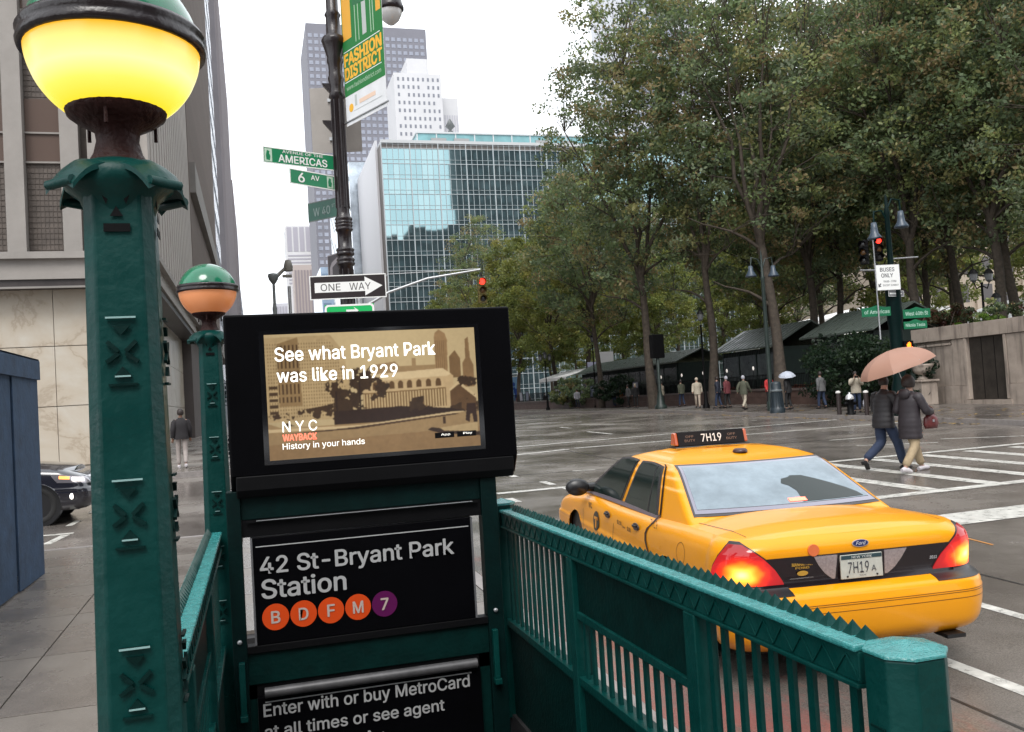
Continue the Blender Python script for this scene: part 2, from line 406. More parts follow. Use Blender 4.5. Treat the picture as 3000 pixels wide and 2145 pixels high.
ZT = 1.15
def railing(xin, sgn, label, secs, y0, y1, spk_label=None):
    """xin = inner face; sgn=+1 when the rail body lies at larger x"""
    t = root('subway_railing', label, 'railing', (xin, y0, ZS), 0, 'railings of the subway stairs')
    z = lambda a: a-ZS
    X = lambda a: sgn*a
    def bx(mb, a, b_, c, d, e, f_):
        mb.box(min(X(a), X(b_)), max(X(a), X(b_)), c-y0, d-y0, z(e), z(f_))
    b = MB(); bx(b, -.012, .085, y0, y1, ZT-.018, ZT); b2 = b.build('top_rail', mat('wet_sheen_enamel', (.03, .22, .215), .24, var=.2, vs=30, bump=.3, bs=160, rvar=.1, spec=.9), t); bevel(b2, .006)  # lighter base colour paints the sky sheen of the wet top
    b = MB(); bx(b, 0, .062, y0, y1, ZT-.095, ZT-.018); bx(b, -.008, .070, y0, y1, ZT-.108, ZT-.0952); bevel(b.build('rail_side', GREEN, t), .003)
    # zigzag relief cast into the side of the rail
    b = MB(); p = .096; n = int((y1-y0)/p)
    for i in range(n):
        ya = y0+i*p; yb = ya+p
        for (s0, s1) in (((ya, ZT-.088), ((ya+yb)/2, ZT-.030)), (((ya+yb)/2, ZT-.030), (yb, ZT-.088))):
            d = Vector((0, s1[0]-s0[0], s1[1]-s0[1])).normalized(); q = Vector((0, -d.z, d.y))*.002
            A = Vector((X(-.001), s0[0]-y0, z(s0[1]))); B = Vector((X(-.001), s1[0]-y0, z(s1[1])))
            off = Vector((X(-.0035), 0, 0))
            vs = [A-q, B-q, B+q, A+q, A-q+off, B-q+off, B+q+off, A+q+off]
            b.add(vs, [(0, 1, 2, 3), (4, 7, 6, 5), (0, 4, 5, 1), (1, 5, 6, 2), (2, 6, 7, 3), (3, 7, 4, 0)])
    tag(b.build('zigzag_relief', GREEN, t), kind='stuff')
    b = MB(); h = .036; w = .021
    b.add([(-w, -w, 0), (w, -w, 0), (w, w, 0), (-w, w, 0), (-w*.8, -w*.8, .006), (w*.8, -w*.8, .006), (w*.8, w*.8, .006), (-w*.8, w*.8, .006), (0, 0, h)],
          [(0, 1, 5, 4), (1, 2, 6, 5), (2, 3, 7, 6), (3, 0, 4, 7), (4, 5, 8), (5, 6, 8), (6, 7, 8), (7, 4, 8)])
    sm = b.mesh('spike', GREEN)
    k = int((y1-y0-.06)/.0515)
    for i in range(k):
        o = link('spike', sm, t, (X(.06), .045+i*.0515, z(ZT))); o.rotation_euler = (random.uniform(-.05, .05), random.uniform(-.05, .05), random.uniform(-.06, .06)); o.scale.z = random.uniform(.9, 1.08)
    b = MB(); bx(b, -.004, .066, y0, y1, .462, .50); bx(b, .008, .054, y0, y1, .445, .462); bevel(b.build('bottom_rail', GREEN, t), .003)
    b = MB(); bx(b, .018, .045, y0, y1, ZS, .445); b.build('kick_panel', GREEN_D, t)
    def picket_mesh(za, zb):
        mb = MB(); bx(mb, .018, .032, y0-.015, y0+.015, za, zb)
        return mb.mesh('picket', GREEN)
    pf = picket_mesh(.50, ZT-.108); ph = picket_mesh(.50, .768)
    for kind, a, c in secs:
        if kind == 'post':
            b = MB(); bx(b, -.012, .074, a, c, ZS, ZT-.108); bx(b, -.020, .082, a-.008, c+.008, ZS, ZS+.08); bevel(b.build('rail_post', GREEN, t), .004)
        elif kind == 'full':
            n = max(1, round((c-a)/.092))
            for i in range(n): link('picket', pf, t, (0, a+(i+.5)*(c-a)/n-y0, 0))
        elif kind == 'panel':
            b = MB(); bx(b, .016, .044, a, c, .80, ZT-.108); b.build('solid_panel', GREEN_D, t)
            b = MB(); bx(b, .002, .058, a, c, .766, .80); bevel(b.build('panel_frame', GREEN, t), .003)
            n = max(1, round((c-a)/.092))
            for i in range(n): link('picket', ph, t, (0, a+(i+.5)*(c-a)/n-y0, 0))
    return t
railing(1.393, 1, 'green iron railing with spiked top rail between the stairs and the taxi', [('full', 1.94, 2.79), ('post', 2.79, 2.87), ('panel', 2.87, 4.02), ('post', 4.02, 4.09), ('full', 4.09, 5.27)], 1.93, 5.28)
railing(-.228, -1, 'green iron railing running between the two globe lamp posts', [('full', 2.03, 2.95), ('post', 2.95, 3.02), ('panel', 3.02, 4.15), ('post', 4.15, 4.22), ('full', 4.22, 5.48)], 2.02, 5.49)

def motif(mb, x, y, z, s, X, Y, dep, lo=False):
    """cast X-and-triangles ornament, centred at (x,z) in plane with right X, outward Y"""
    X = Vector(X); Y = Vector(Y); U = Vector((0, 0, 1)); o = Vector((x, y, z))
    tri = lambda cx, cz, w, h, up: [(cx-w, cz), (cx+w, cz), (cx, cz+h*(1 if up else -1))]
    def pr(poly): mb.prism(poly, o, X*s, U*s, Y*dep)
    def bar(x0, z0, x1, z1, w):
        d = Vector((x1-x0, z1-z0)).normalized(); q = Vector((-d.y, d.x))*w
        pr([(x0-q.x, z0-q.y), (x1-q.x, z1-q.y), (x1+q.x, z1+q.y), (x0+q.x, z0+q.y)])
    pr([(-.42, 1.0), (.42, 1.0), (.42, 1.07), (-.42, 1.07)])
    pr(tri(0, .78, .26, .28, False)); bar(-.42, .30, -.1, -.02, .06); bar(.42, .30, .1, -.02, .06)
    bar(-.46, -.34, -.1, -.08, .06); bar(.46, -.34, .1, -.08, .06)
    pr(tri(0, -.78, .26, .30, True)); pr([(-.42, -1.07), (.42, -1.07), (.42, -1.0), (-.42, -1.0)])
def chamfered(mb, w0, z0, w1, z1, ch=.2, top=True):
    def ring(w, z):
        c = w*ch; h = w/2
        return [(-h+c, -h, z), (h-c, -h, z), (h, -h+c, z), (h, h-c, z), (h-c, h, z), (-h+c, h, z), (-h, h-c, z), (-h, -h+c, z)]
    a, b = ring(w0, z0), ring(w1, z1)
    mb.add(a+b, [(i, (i+1) % 8, 8+(i+1) % 8, 8+i) for i in range(8)]+[tuple(range(8))[::-1], tuple(range(8, 16))])
def lampglass(name, lit):
    m = bpy.data.materials.new(name); m.use_nodes = True; n = m.node_tree; b = n.nodes['Principled BSDF']
    tc = n.nodes.new('ShaderNodeTexCoord'); sp = n.nodes.new('ShaderNodeSeparateXYZ'); cr = n.nodes.new('ShaderNodeValToRGB')
    mr = n.nodes.new('ShaderNodeMapRange'); mr.inputs[1].default_value = -.15; mr.inputs[2].default_value = 0
    n.links.new(tc.outputs['Object'], sp.inputs[0]); n.links.new(sp.outputs[2], mr.inputs[0]); n.links.new(mr.outputs[0], cr.inputs[0]); 
    e = cr.color_ramp.elements
    if lit:
        e[0].position = 0; e[0].color = (1, .56, .006, 1); e[1].position = 1; e[1].color = (1, .12, .0, 1)
        for p, c in ((.10, (1, .74, .02)), (.3, (1, .86, .12)), (.52, (1, .90, .42)), (.74, (1, .80, .20)), (.9, (1, .48, .02))):
            q = e.new(p); q.color = (*c, 1)
        b.inputs['Base Color'].default_value = (.10, .07, .02, 1); b.inputs['Emission Strength'].default_value = .74
    else:
        e[0].color = (.62, .17, .045, 1); e[1].color = (.75, .26, .09, 1)
        b.inputs['Base Color'].default_value = (.62, .26, .12, 1); b.inputs['Emission Strength'].default_value = .22
    n.links.new(cr.outputs[0], b.inputs['Emission Color']); b.inputs['Roughness'].default_value = .25
    return m
def lamp_post(x, y, label, lit, seed):
    t = root('subway_lamp_post', label, 'lamp post', (x, y, ZS), 0, 'globe lamp posts of the subway entrance')
    rnd = random.Random(seed)
    b = MB(); chamfered(b, .188, 0, .175, .30, .16); chamfered(b, .175, .30, .126, 2.34, .17); s = b.build('shaft', GREEN, t); bevel(s, .004)
    b = MB()
    wz = lambda z: .175+(z-.30)/(2.04)*(.126-.175)
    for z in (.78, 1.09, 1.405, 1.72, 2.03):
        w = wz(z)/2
        cb_ = MB(); cb_.box(-.027, .027, -w-.0115, -w-.0101, z+.0625, z+.066); cb_.box(-.014, .014, -w-.0115, -w-.0101, z-.050, z-.047); cb_.build('worn_glint_edge', mat('worn_glint_paint', (.22, .36, .35), .5), t)  # pale strips paint water highlights along the worn edges
        for X, Y, px, py in (((1, 0, 0), (0, -1, 0), 0, -w-.003), ((0, 1, 0), (1, 0, 0), w+.003, 0)):
            motif(b, px, py, z, .062, X, Y, .007)
    tag(b.build('cast_ornament', GREEN_D, t), kind='stuff')
    b = MB(); w = wz(2.30)/2
    for X, Y, px, py in (((1, 0, 0), (0, -1, 0), 0, -w-.0045), ((0, 1, 0), (1, 0, 0), w+.0045, 0)):
        o = Vector((px, py, 2.285)); 
        for poly in ([(-.026, .05), (-.010, .05), (-.018, .030)], [(.010, .05), (.026, .05), (.018, .030)], [(-.012, .006), (.012, .006), (0, .026)], [(-.024, -.024), (.024, -.024), (.024, -.008), (-.024, -.008)]):
            b = MB(); b.prism(poly, o, X, ez, Vector(Y)*.0015); b.build('vent_slot', BLACKM, t)
    # flaring cap with four drooping leaves
    b = MB(); b.lathe([(.062, 2.30), (.075, 2.335), (.10, 2.355), (.105, 2.38), (.085, 2.40), (.06, 2.41)], n=32)
    for k in range(4):
        a = k*math.pi/2+math.pi/4
        d = Vector((math.cos(a), math.sin(a), 0)); q = Vector((-d.y, d.x, 0))
        rows = []
        for i in range(9):
            u = i/8; rad = .045+.088*u; zz = 2.402+.010*math.sin(u*2.4)-.048*u**2.6; ww = .070*(1-u*.42)
            rows.append([tuple(d*rad+q*ww*v+Vector((0, 0, zz-.018*abs(v)**1.5))) for v in (-1, -.5, 0, .5, 1)])
        b.grid(rows); b.grid([[(p[0], p[1], p[2]-.011) for p in r] for r in rows], flip=True)
        for e_ in (0, -1):
            b.grid([[r[e_] for r in rows], [(r[e_][0], r[e_][1], r[e_][2]-.011) for r in rows]], flip=(e_ == 0))
        b.grid([rows[-1], [(p[0], p[1], p[2]-.011) for p in rows[-1]]])
        tip = d*.130+Vector((0, 0, 2.350))
        b.tube([tip-q*.036, tip+q*.036], .010, 8)
    b.build('leaf_cap', GREEN, t)
    b = MB(); b.lathe([(.060, 2.405), (.046, 2.43), (.040, 2.455), (.043, 2.475), (.075, 2.492), (.092, 2.505), (.097, 2.52), (.094, 2.528), (.05, 2.528)], n=32)
    for a in (.6, 2.4, 4.6): b.tube([(.082*math.cos(a), .082*math.sin(a), 2.51), (.082*math.cos(a), .082*math.sin(a), 2.47)], .004, 6)
    b.build('collar', LAMPBR, t)
    zc = 2.650; r = .165
    b = MB(); b.lathe([(r*math.cos(a), r*math.sin(a)) for a in np.linspace(R(-58), R(-3), 18)], n=48)
    b.build('globe_glass', MC.get('gl%d' % lit) or MC.setdefault('gl%d' % lit, lampglass('lamp_glass_lit' if lit else 'lamp_glass_dim', lit)), t, (0, 0, zc))
    b = MB(); b.lathe([(r*1.0*math.cos(a), zc+r*.96*math.sin(a)) for a in np.linspace(R(5), R(90), 18)], n=48)
    b.build('green_dome', mat('green_glass_dome', (.003, .13, .062), .16, var=.25, vs=6, coat=.4, rvar=.08), t)
    b = MB(); b.lathe([(r*.985, zc-.014), (r*1.06, zc-.014), (r*1.075, zc-.004), (r*1.05, zc+.004), (r*1.05, zc+.012), (r*1.075, zc+.018), (r*1.04, zc+.028), (r*.98, zc+.028)], n=48)
    b.build('rim_band', DKBROWN, t)
    b = MB(); b.lathe([(r*1.077, zc-.008), (r*1.084, zc-.006), (r*1.084, zc-.003), (r*1.077, zc-.002)], n=48)
    return t
lamp_post(-.238, 1.93, 'large green subway lamp post in front with its yellow globe lit', True, 1)
lamp_post(-.235, 5.60, 'smaller looking green lamp post beside the screen, globe dull orange', False, 2)

# pale strips on both lamp posts mix worn edges with painted water highlights
# short octagonal newel at the foot of the right railing
t = root('newel_post', 'stout green iron newel post with wet faceted top at the railing end', 'post', (1.440, 1.82, ZS))
b = MB(); chamfered(b, .176, 0, .170, ZT+.006-ZS, .27); bevel(b.build('shaft', GREEN, t), .005)
def ring(w, z, ch=.27):
    c = w*ch; h = w/2
    return [(-h+c, -h, z), (h-c, -h, z), (h, -h+c, z), (h, h-c, z), (h-c, h, z), (-h+c, h, z), (-h, h-c, z), (-h, -h+c, z)]
b = MB(); z0 = ZT-ZS; b.add(ring(.176, z0+.008)+ring(.176, z0+.016)+[(0, 0, z0+.034)], [(i, (i+1) % 8, 8+(i+1) % 8, 8+i) for i in range(8)]+[(8+i, 8+(i+1) % 8, 16) for i in range(8)])
bevel(b.build('cap', MC['wet_sheen_enamel'], t), .004)
b = MB()
for z in (1.02, .80, .58):
    motif(b, .01, -.0845, z, .060, (1, 0, 0), (0, -1, 0), .006); motif(b, -.0845, .0, z, .060, (0, -1, 0), (-1, 0, 0), .006)
tag(b.build('cast_ornament', GREEN_D, t), kind='stuff')
t = root('newel_post', 'low green newel post behind the screen at the far railing end', 'post', (1.42, 5.36, ZS))
b = MB(); chamfered(b, .15, 0, .145, ZT+.02-ZS, .25); bevel(b.build('shaft', GREEN, t), .004)
b = MB(); b.add(ring(.155, 1.262)+ring(.155, 1.275)+[(0, 0, 1.30)], [(i, (i+1) % 8, 8+(i+1) % 8, 8+i) for i in range(8)]+[(8+i, 8+(i+1) % 8, 16) for i in range(8)]); b.build('cap', MC['wet_sheen_enamel'], t)

# ---- the sign frame over the stairs (one thing: frame + station panel + rule panel), Y = 4.85
YS = 4.85
FRD = mat('frame_green_black', (.0003, .0085, .0080), .5, var=.3, vs=9, bump=.1, bs=45, spec=.12)
fr = root('station_sign_frame', 'green sign frame over the stairs holding two black subway panels', 'sign', (.62, YS, ZS))
def fb(x0, x1, z0, z1, y0=0., y1=.06, mb=None):
    (mb or b).box(x0-.62, x1-.62, y0, y1, z0-ZS, z1-ZS)
for x0, x1 in ((-.165, -.095), (1.172, 1.262)):
    b = MB(); fb(x0, x1, ZS, 1.42, .0, .09); bevel(b.build('frame_post', FRD, fr), .004)
b = MB(); fb(-.095, 1.172, 1.27, 1.41, .02, .08); bevel(b.build('upper_beam', FRD, fr), .003)
b = MB(); fb(-.07, 1.15, 1.255, 1.268, -.005, .05); fb(-.094, 1.171, 1.181, 1.269, .02, .06); b.build('light_housing', BLACKM, fr)
b = MB(); fb(-.02, 1.12, 1.262, 1.266, -.010, -.006); b.build('bright_edge', STEEL, fr)
b = MB(); fb(-.056, 1.112, .632, 1.178, .0, .05); bevel(b.build('station_panel', BLACK, fr), .003)
b = MB(); fb(-.03, 1.09, 1.128, 1.133, -.0035, -.0005); b.build('white_rule', GREYTXT, fr)
b = MB(); fb(-.056, -.046, .632, 1.178, -.006, -.0005); fb(1.102, 1.112, .632, 1.178, -.006, -.0005); b.build('panel_edge', mat('edge_strip', (.10, .10, .105), .3), fr)
LX = lambda x: x-.62
LZ = lambda z: z-ZS
text('42 St-Bryant Park', 1.012, .108, (LX(-.012), -.004, LZ(.968)), ex, ez, GREYTXT, fr, bold=.018)
text('Station', .425, .098, (LX(-.010), -.004, LZ(.864)), ex, ez, GREYTXT, fr, bold=.018)
ORG = mat('line_orange', (.55, .055, .006), .5, spec=.2); PUR = mat('line_purple', (.085, .004, .06), .5, spec=.2)
for i, (ch, m) in enumerate((('B', ORG), ('D', ORG), ('F', ORG), ('M', ORG), ('7', PUR))):
    cx = .052+.140*i; cz = .766
    b = MB(); b.prism([(.067*math.cos(a), .067*math.sin(a)) for a in np.linspace(0, 2*math.pi, 41)[:-1]], (LX(cx), -.0005, LZ(cz)), ex, ez, (0, -.003, 0))
    d = b.build('line_disc', m, fr)
    w = {'B': .042, 'D': .045, 'F': .036, 'M': .052, '7': .038}[ch]
    text(ch, w, .06, (LX(cx-w/2), -.004, LZ(cz-.03)), ex, ez, mat('letter_pale', (.42, .34, .30), .5), d, name='letter', bold=.02)
b = MB(); fb(-.095, 1.172, .592, .630, .0, .07); bevel(b.build('sign_shelf', BLACKM, fr), .003)
b = MB(); fb(-.13, 1.20, .43, .590, .02, .09); bevel(b.build('green_beam', GREEN_D, fr), .004)
b = MB(); b.tube([(LX(-.02), -.02, LZ(.395)), (LX(1.09), -.02, LZ(.395))], .026, 14); b.build('light_tube', mat('lamp_tube', (.075, .073, .075), .4, .2, var=.4, vs=8), fr)
b = MB(); fb(-.056, 1.112, -.30, .368, .0, .05); bevel(b.build('rule_panel', BLACK, fr), .003)
b = MB(); fb(-.02, 1.06, .340, .345, -.0035, -.0005); b.build('white_rule', GREYTXT, fr)
text('Enter with or buy MetroCard', 1.075, .082, (LX(-.03), -.004, LZ(.254)), ex, ez, GREYTXT, fr, bold=.014)
text('at all times or see agent', .93, .078, (LX(-.03), -.004, LZ(.148)), ex, ez, GREYTXT, fr, bold=.014)
text('at 40 St & 6 Av', .60, .078, (LX(-.03), -.004, LZ(.044)), ex, ez, GREYTXT, fr, bold=.014)
for x in (-.14, 1.185):                                            # small hinge brackets on the posts
    b = MB(); fb(x, x+.03, .30, .56, -.035, 0); fb(x-.004, x+.034, .27, .30, -.05, .0); bevel(b.build('bracket', GREEN, fr), .003)
for x in (-.13, 1.215): 
    b = MB(); b.lathe([(.012, 0), (.012, .01), (.006, .014), (0, .014)], n=8, M=Matrix.Rotation(R(90), 4, 'X'), c=(LX(x), -.001, LZ(.66))); b.build('bolt', STEEL, fr)

for x0_, x1_ in ((-.094, -.058), (1.114, 1.171)):
    b = MB(); fb(x0_, x1_, -.6, .43, .03, .06); b.build('stair_dark_fill', GREEN_D, fr)  # added dark plates stand in for the stairwell darkness in these gaps
b = MB(); fb(-.094, 1.171, .357, .43, .03, .06); b.build('stair_dark_fill', BLACKM, fr)
# ---- digital screen housing
dh = root('advertising_screen', 'black box screen above the stairs showing a sepia Bryant Park picture', 'screen', (.62, YS-.02, 1.41))
def hb(x0, x1, z0, z1, y0, y1): b.box(x0-.62, x1-.62, y0, y1, z0-1.41, z1-1.41)
b = MB(); pr = [(-.02, 1.50), (-.02, 2.325), (.26, 2.325), (.26, 1.40), (.05, 1.40)]
b.prism([(p[0], p[1]-1.41) for p in pr], (-.135-.62, 0, 0), ey, ez, (1.52, 0, 0)); bevel(b.build('housing', BLACK, dh), .012, 3)
b = MB(); b.prism([(-.022, 1.425-1.41), (-.022, 1.497-1.41), (.03, 1.497-1.41), (.045, 1.385-1.41), (.0, 1.385-1.41)], (-.11-.62, 0, 0), ey, ez, (1.47, 0, 0)); bevel(b.build('chin', BLACKM, dh), .006)
b = MB(); hb(.035, 1.205, 1.545, 2.235, -.0225, -.0205); b.build('bezel', mat('bezel_glass', (.003, .003, .004), .08), dh)
# painted-with-light picture: 360 x 202 samples
Hh, Ww = 290, 506
im = np.zeros((Hh, Ww, 3)); yy, xx = np.mgrid[0:Hh, 0:Ww]; X_ = xx/Ww; Y_ = yy/Hh
def C8(c): return np.array(s2l(c))
skyc = C8((196, 172, 128)); im[:] = skyc*(.80+.35*Y_[..., None]*.6)*(1-.25*(np.abs(X_-.5)[..., None]**2))
def noise(s, seed, oc=3):
    r = np.random.RandomState(seed); out = np.zeros((Hh, Ww)); amp = 1; tot = 0
    for o in range(oc):
        k = max(2, int(s*2**o)); g = r.rand(int(k*Hh/Ww)+3, k+3); fy = Y_*(g.shape[0]-2); fx = X_*(g.shape[1]-2)
        iy = fy.astype(int); ix = fx.astype(int); ty = fy-iy; tx = fx-ix
        out += amp*((g[iy, ix]*(1-tx)+g[iy, ix+1]*tx)*(1-ty)+(g[iy+1, ix]*(1-tx)+g[iy+1, ix+1]*tx)*ty); tot += amp; amp *= .6
    return out/tot
def fill(mask, c, nz=.0, seed=0):
    cc = np.array(C8(c)); v = 1+(noise(60, seed)-.5)*nz
    im[mask] = (cc[None]*v[mask][:, None])
def poly(pts):
    m = np.zeros((Hh, Ww), bool); n = len(pts)
    for i in range(n):
        (x1, y1), (x2, y2) = pts[i], pts[(i+1) % n]
        cnd = ((y1 > Y_) != (y2 > Y_))
        with np.errstate(divide='ignore', invalid='ignore'): xi = (x2-x1)*(Y_-y1)/((y2-y1) if y2 != y1 else 1e-9)+x1
        m ^= cnd & (X_ < xi)
    return m
fill(poly([(0, .3), (.0, .97), (.30, .98), (.36, .84), (.40, .30)]), (176, 150, 108), .35, 1)
wn = poly([(0.01, .33), (.0, .93), (.29, .94), (.33, .84), (.38, .33)]) & ((xx % 6) < 2) & ((yy % 8) < 4)
fill(wn, (110, 85, 52), .3, 2)
fill(poly([(.055, .42), (.055, .92), (.15, .97), (.16, .42)]), (140, 112, 74), .4, 3)
fill(poly([(.055, .45), (.055, .90), (.15, .93), (.16, .45)]) & ((xx % 9) < 4) & ((yy % 30) < 24), (72, 50, 28), .4, 4)
for k in range(5): fill(poly([(.01, .36+.05*k), (.05, .36+.05*k), (.05, .385+.05*k), (.01, .385+.05*k)]), (70, 50, 30), .2, 5)
fill(poly([(.50, .60), (.50, .72), (.60, .74), (.62, .70), (.68, .70), (.68, .76), (.70, .76), (.70, .70), (.84, .70), (.84, .60)]), (150, 122, 84), .25, 6)
fill(poly([(.795, .62), (.795, .92), (.80, .96), (.82, .99), (.85, .955), (.86, .90), (.855, .62)]), (150, 118, 80), .35, 7)
fill(poly([(.80, .65), (.80, .9), (.85, .9), (.85, .65)]) & ((xx % 5) < 2), (118, 90, 58), .3, 8)
fill(poly([(.865, .58), (.865, .76), (.895, .81), (.92, .74), (.92, .58)]), (118, 90, 58), .3, 9)
fill(poly([(.93, .5), (.93, .70), (.945, .74), (.948, .90), (.965, .92), (.97, .74), (.985, .68), (.985, .5)]), (130, 100, 66), .35, 10)
# the low arcaded building
fill(poly([(.44, .34), (.44, .58), (.50, .635), (.83, .665), (.88, .60), (.88, .34)]), (186, 158, 116), .25, 11)
fill(poly([(.49, .585), (.50, .64), (.83, .665), (.87, .615), (.85, .60)]), (205, 180, 138), .2, 12)
fill(poly([(.44, .34), (.44, .49), (.84, .505), (.84, .35)]), (120, 92, 58), .4, 13)
fill(poly([(.44, .34), (.44, .48), (.84, .495), (.84, .35)]) & ((xx % 7) < 3), (190, 164, 120), .3, 14)
for k in range(8):
    cx = .50+.038*k+.0008*k*k; cy = .548+.001*k
    fill((((X_-cx)/.013)**2+((Y_-cy)/.030)**2 < 1) | ((abs(X_-cx) < .013) & (Y_ < cy) & (Y_ > cy-.035)), (92, 66, 38), .3, 15+k)
fill(poly([(.86, .30), (.86, .49), (.905, .545), (.99, .42), (.99, .30)]), (92, 66, 40), .4, 30)
fill(poly([(.855, .485), (.905, .55), (.99, .43), (.99, .40), (.905, .525), (.86, .47)]), (196, 170, 128), .2, 31)
fill((noise(26, 40) > .47) & poly([(0.05, .26), (.0, .35), (.30, .42), (.50, .36), (.88, .35), (1, .45), (1, .26)]), (62, 42, 24), .6, 32)
fill(poly([(.30, .24), (.30, .36), (.62, .37), (.86, .33), (.93, .30), (.93, .27), (.55, .25)]), (44, 26, 16), .5, 33)
tn = noise(34, 50, 4)
for (cx, cy, rx, ry) in ((.33, .50, .055, .12), (.42, .56, .075, .13), (.36, .42, .08, .06), (.70, .38, .035, .06), (.52, .52, .05, .06), (.96, .55, .05, .04)):
    fill((((X_-cx)/rx)**2+((Y_-cy)/ry)**2 + (tn-.5)*5.0 < .95), (58, 40, 24), .7, 34)
for (x, y0, y1) in ((.315, .25, .52), (.425, .3, .6), (.75, .25, .36)): fill((abs(X_-x) < .004) & (Y_ > y0) & (Y_ < y1), (44, 28, 18), 0, 35)
fill(poly([(0, 0), (0, .29), (.06, .25), (.55, .25), (.86, .295), (1, .29), (1, 0)]), (150, 122, 84), .22, 36)
fill(poly([(0, .22), (0, .245), (.42, .235), (.88, .300), (.94, .295), (.45, .215)]), (196, 170, 128), .15, 37)
fill(poly([(.05, .2), (.38, .222), (.88, .285), (.90, .275), (.40, .205)]), (70, 48, 30), .3, 38)
fill(poly([(0, 0), (0, .12), (1, .16), (1, 0)]), (138, 108, 72), .3, 39)
fill(poly([(.74, .16), (.80, .125), (1, .085), (1, .12), (.84, .155), (.76, .18)]), (50, 32, 20), .3, 41)
fill(poly([(.80, .17), (.99, .20), (.99, .12), (.82, .145)]), (176, 150, 108), .15, 42)
fill(poly([(.93, .22), (.94, .36), (.985, .36), (.99, .2), (.97, .2), (.965, .27), (.955, .27), (.95, .2)]), (50, 30, 20), .3, 43)
fill((abs(X_-.825) < .007) & (Y_ > .2) & (Y_ < .26), (60, 40, 24), 0, 44)
v = 1-.30*((X_-.5)**2+(Y_-.5)**2); im *= (v*(.92+.16*noise(90, 60)))[..., None]
for _ in range(2):
    im = (im+np.roll(im, 1, 0)+np.roll(im, -1, 0)+np.roll(im, 1, 1)+np.roll(im, -1, 1))/5
raster(im*.80, np.array((.062-.62, -.0235, 1.567-1.41)), np.array((1.115, 0, 0)), np.array((0, 0, .648)), 'screen_picture', attrmat('screen_light', emis=.85, rough=.15, spec=.3), dh)
WT = mat('screen_white', (.8, .78, .72), .5, em=(1, .98, .9), es=.7); PK = mat('screen_pink', (.8, .2, .12), .5, em=(1, .16, .10), es=.9)
sx = lambda a: .062-.62+1.115*a
sz = lambda a: 1.567-1.41+.648*a
text('See what Bryant Park', .842, .090, (sx(.045), -.0245, sz(.755)), ex, ez, WT, dh, bold=.012)
text('was like in 1929', .625, .070, (sx(.05), -.0245, sz(.615)), ex, ez, WT, dh, bold=.012)
text('N Y C', .175, .055, (sx(.063), -.0245, sz(.218)), ex, ez, WT, dh, bold=.005)
text('WAYBACK', .170, .033, (sx(.063), -.0245, sz(.148)), ex, ez, PK, dh, bold=.03)
text('History in your hands', .42, .040, (sx(.06), -.0245, sz(.068)), ex, ez, WT, dh, bold=.002)
for x0, s in ((.775, 'App'), (.885, 'Play')):
    b = MB(); b.box(sx(x0), sx(x0+.095), -.0252, -.0246, sz(.085), sz(.13)); b.build('store_badge', BLACKM, dh)
    text(s, .05, .014, (sx(x0+.03), -.0254, sz(.10)), ex, ez, WT, dh)

# =================================================================== STREET LAMP AND ITS SIGNS
px, py = 1.15, 11.03; pz = gz(py)+.15
lp = root('street_lamp', 'tall ornate dark street lamp pole carrying street signs and a banner', 'street lamp', (px, py, pz))
b = MB(); prof = [(.20, 0), (.20, .2), (.17, .25), (.17, .9), (.13, 1.0), (.10, 1.1), (.085, 3.35)]
def ringp(z, r=.115): return [(.085, z-.06), (r*.9, z-.05), (r, z-.03), (r*.9, z-.015), (r*.9, z+.0), (r, z+.015), (r*.9, z+.035), (.085, z+.05)]
for z in (3.60, 3.72): prof += ringp(z, .112)
for z in (4.02, 4.10): prof += ringp(z, .108)
prof += [(.078, 4.2), (.075, 5.6), (.10, 5.62), (.085, 5.68), (.080, 5.75), (.10, 5.85), (.085, 5.9), (.085, 6.02), (.10, 6.06), (.095, 6.12), (.14, 6.28), (.155, 6.32), (.14, 6.36), (.09, 6.40), (.085, 6.62), (.10, 6.65), (.075, 6.7), (.07, 8.4), (.04, 8.6)]
b.lathe(prof, n=20); b.build('pole', DKBROWN, lp)
b = MB()
for k in range(8):
    a = k*math.pi/4+.2
    b.tube([(.082*math.cos(a), .082*math.sin(a), 4.25), (.077*math.cos(a), .077*math.sin(a), 5.58)], .010, 6)
    b.tube([(.088*math.cos(a), .088*math.sin(a), 1.15), (.086*math.cos(a), .086*math.sin(a), 3.5)], .010, 6)
tag(b.build('flutes', DKBROWN, lp), kind='stuff')
b = MB(); b.prism([(0, 0), (-.11, .13), (-.12, .16), (0, .16)], (-.07, -.02, 5.17), ex, ez, (0, .04, 0)); b.prism([(0, 0), (-.09, .10), (-.10, .13), (0, .13)], (-.07, -.02, 5.66), ex, ez, (0, .04, 0)); b.build('bracket', DKBROWN, lp)
b = MB(); arm = [(0, 0, 8.3), (.25, .5, 8.75), (.7, 1.4, 8.9), (1.0, 2.0, 8.6), (1.08, 2.17, 8.15)]
b.tube(arm, .035, 10); b.build('arm', DKBROWN, lp)
b = MB(); b.lathe([(.05, .42), (.07, .32), (.16, .22), (.185, .10), (.20, .06), (.20, .02), (.175, 0)], c=(1.09, 2.17, 7.72), n=28); hd = b.build('lamp_head', DKBROWN, lp)
b = MB(); b.lathe([(.172, 0), (.165, -.05), (.12, -.14), (.05, -.20), (0, -.205)], c=(1.09, 2.17, 7.72), n=28); b.build('glass_bowl', mat('bowl_glass', (.55, .55, .54), .12, coat=.5), hd)

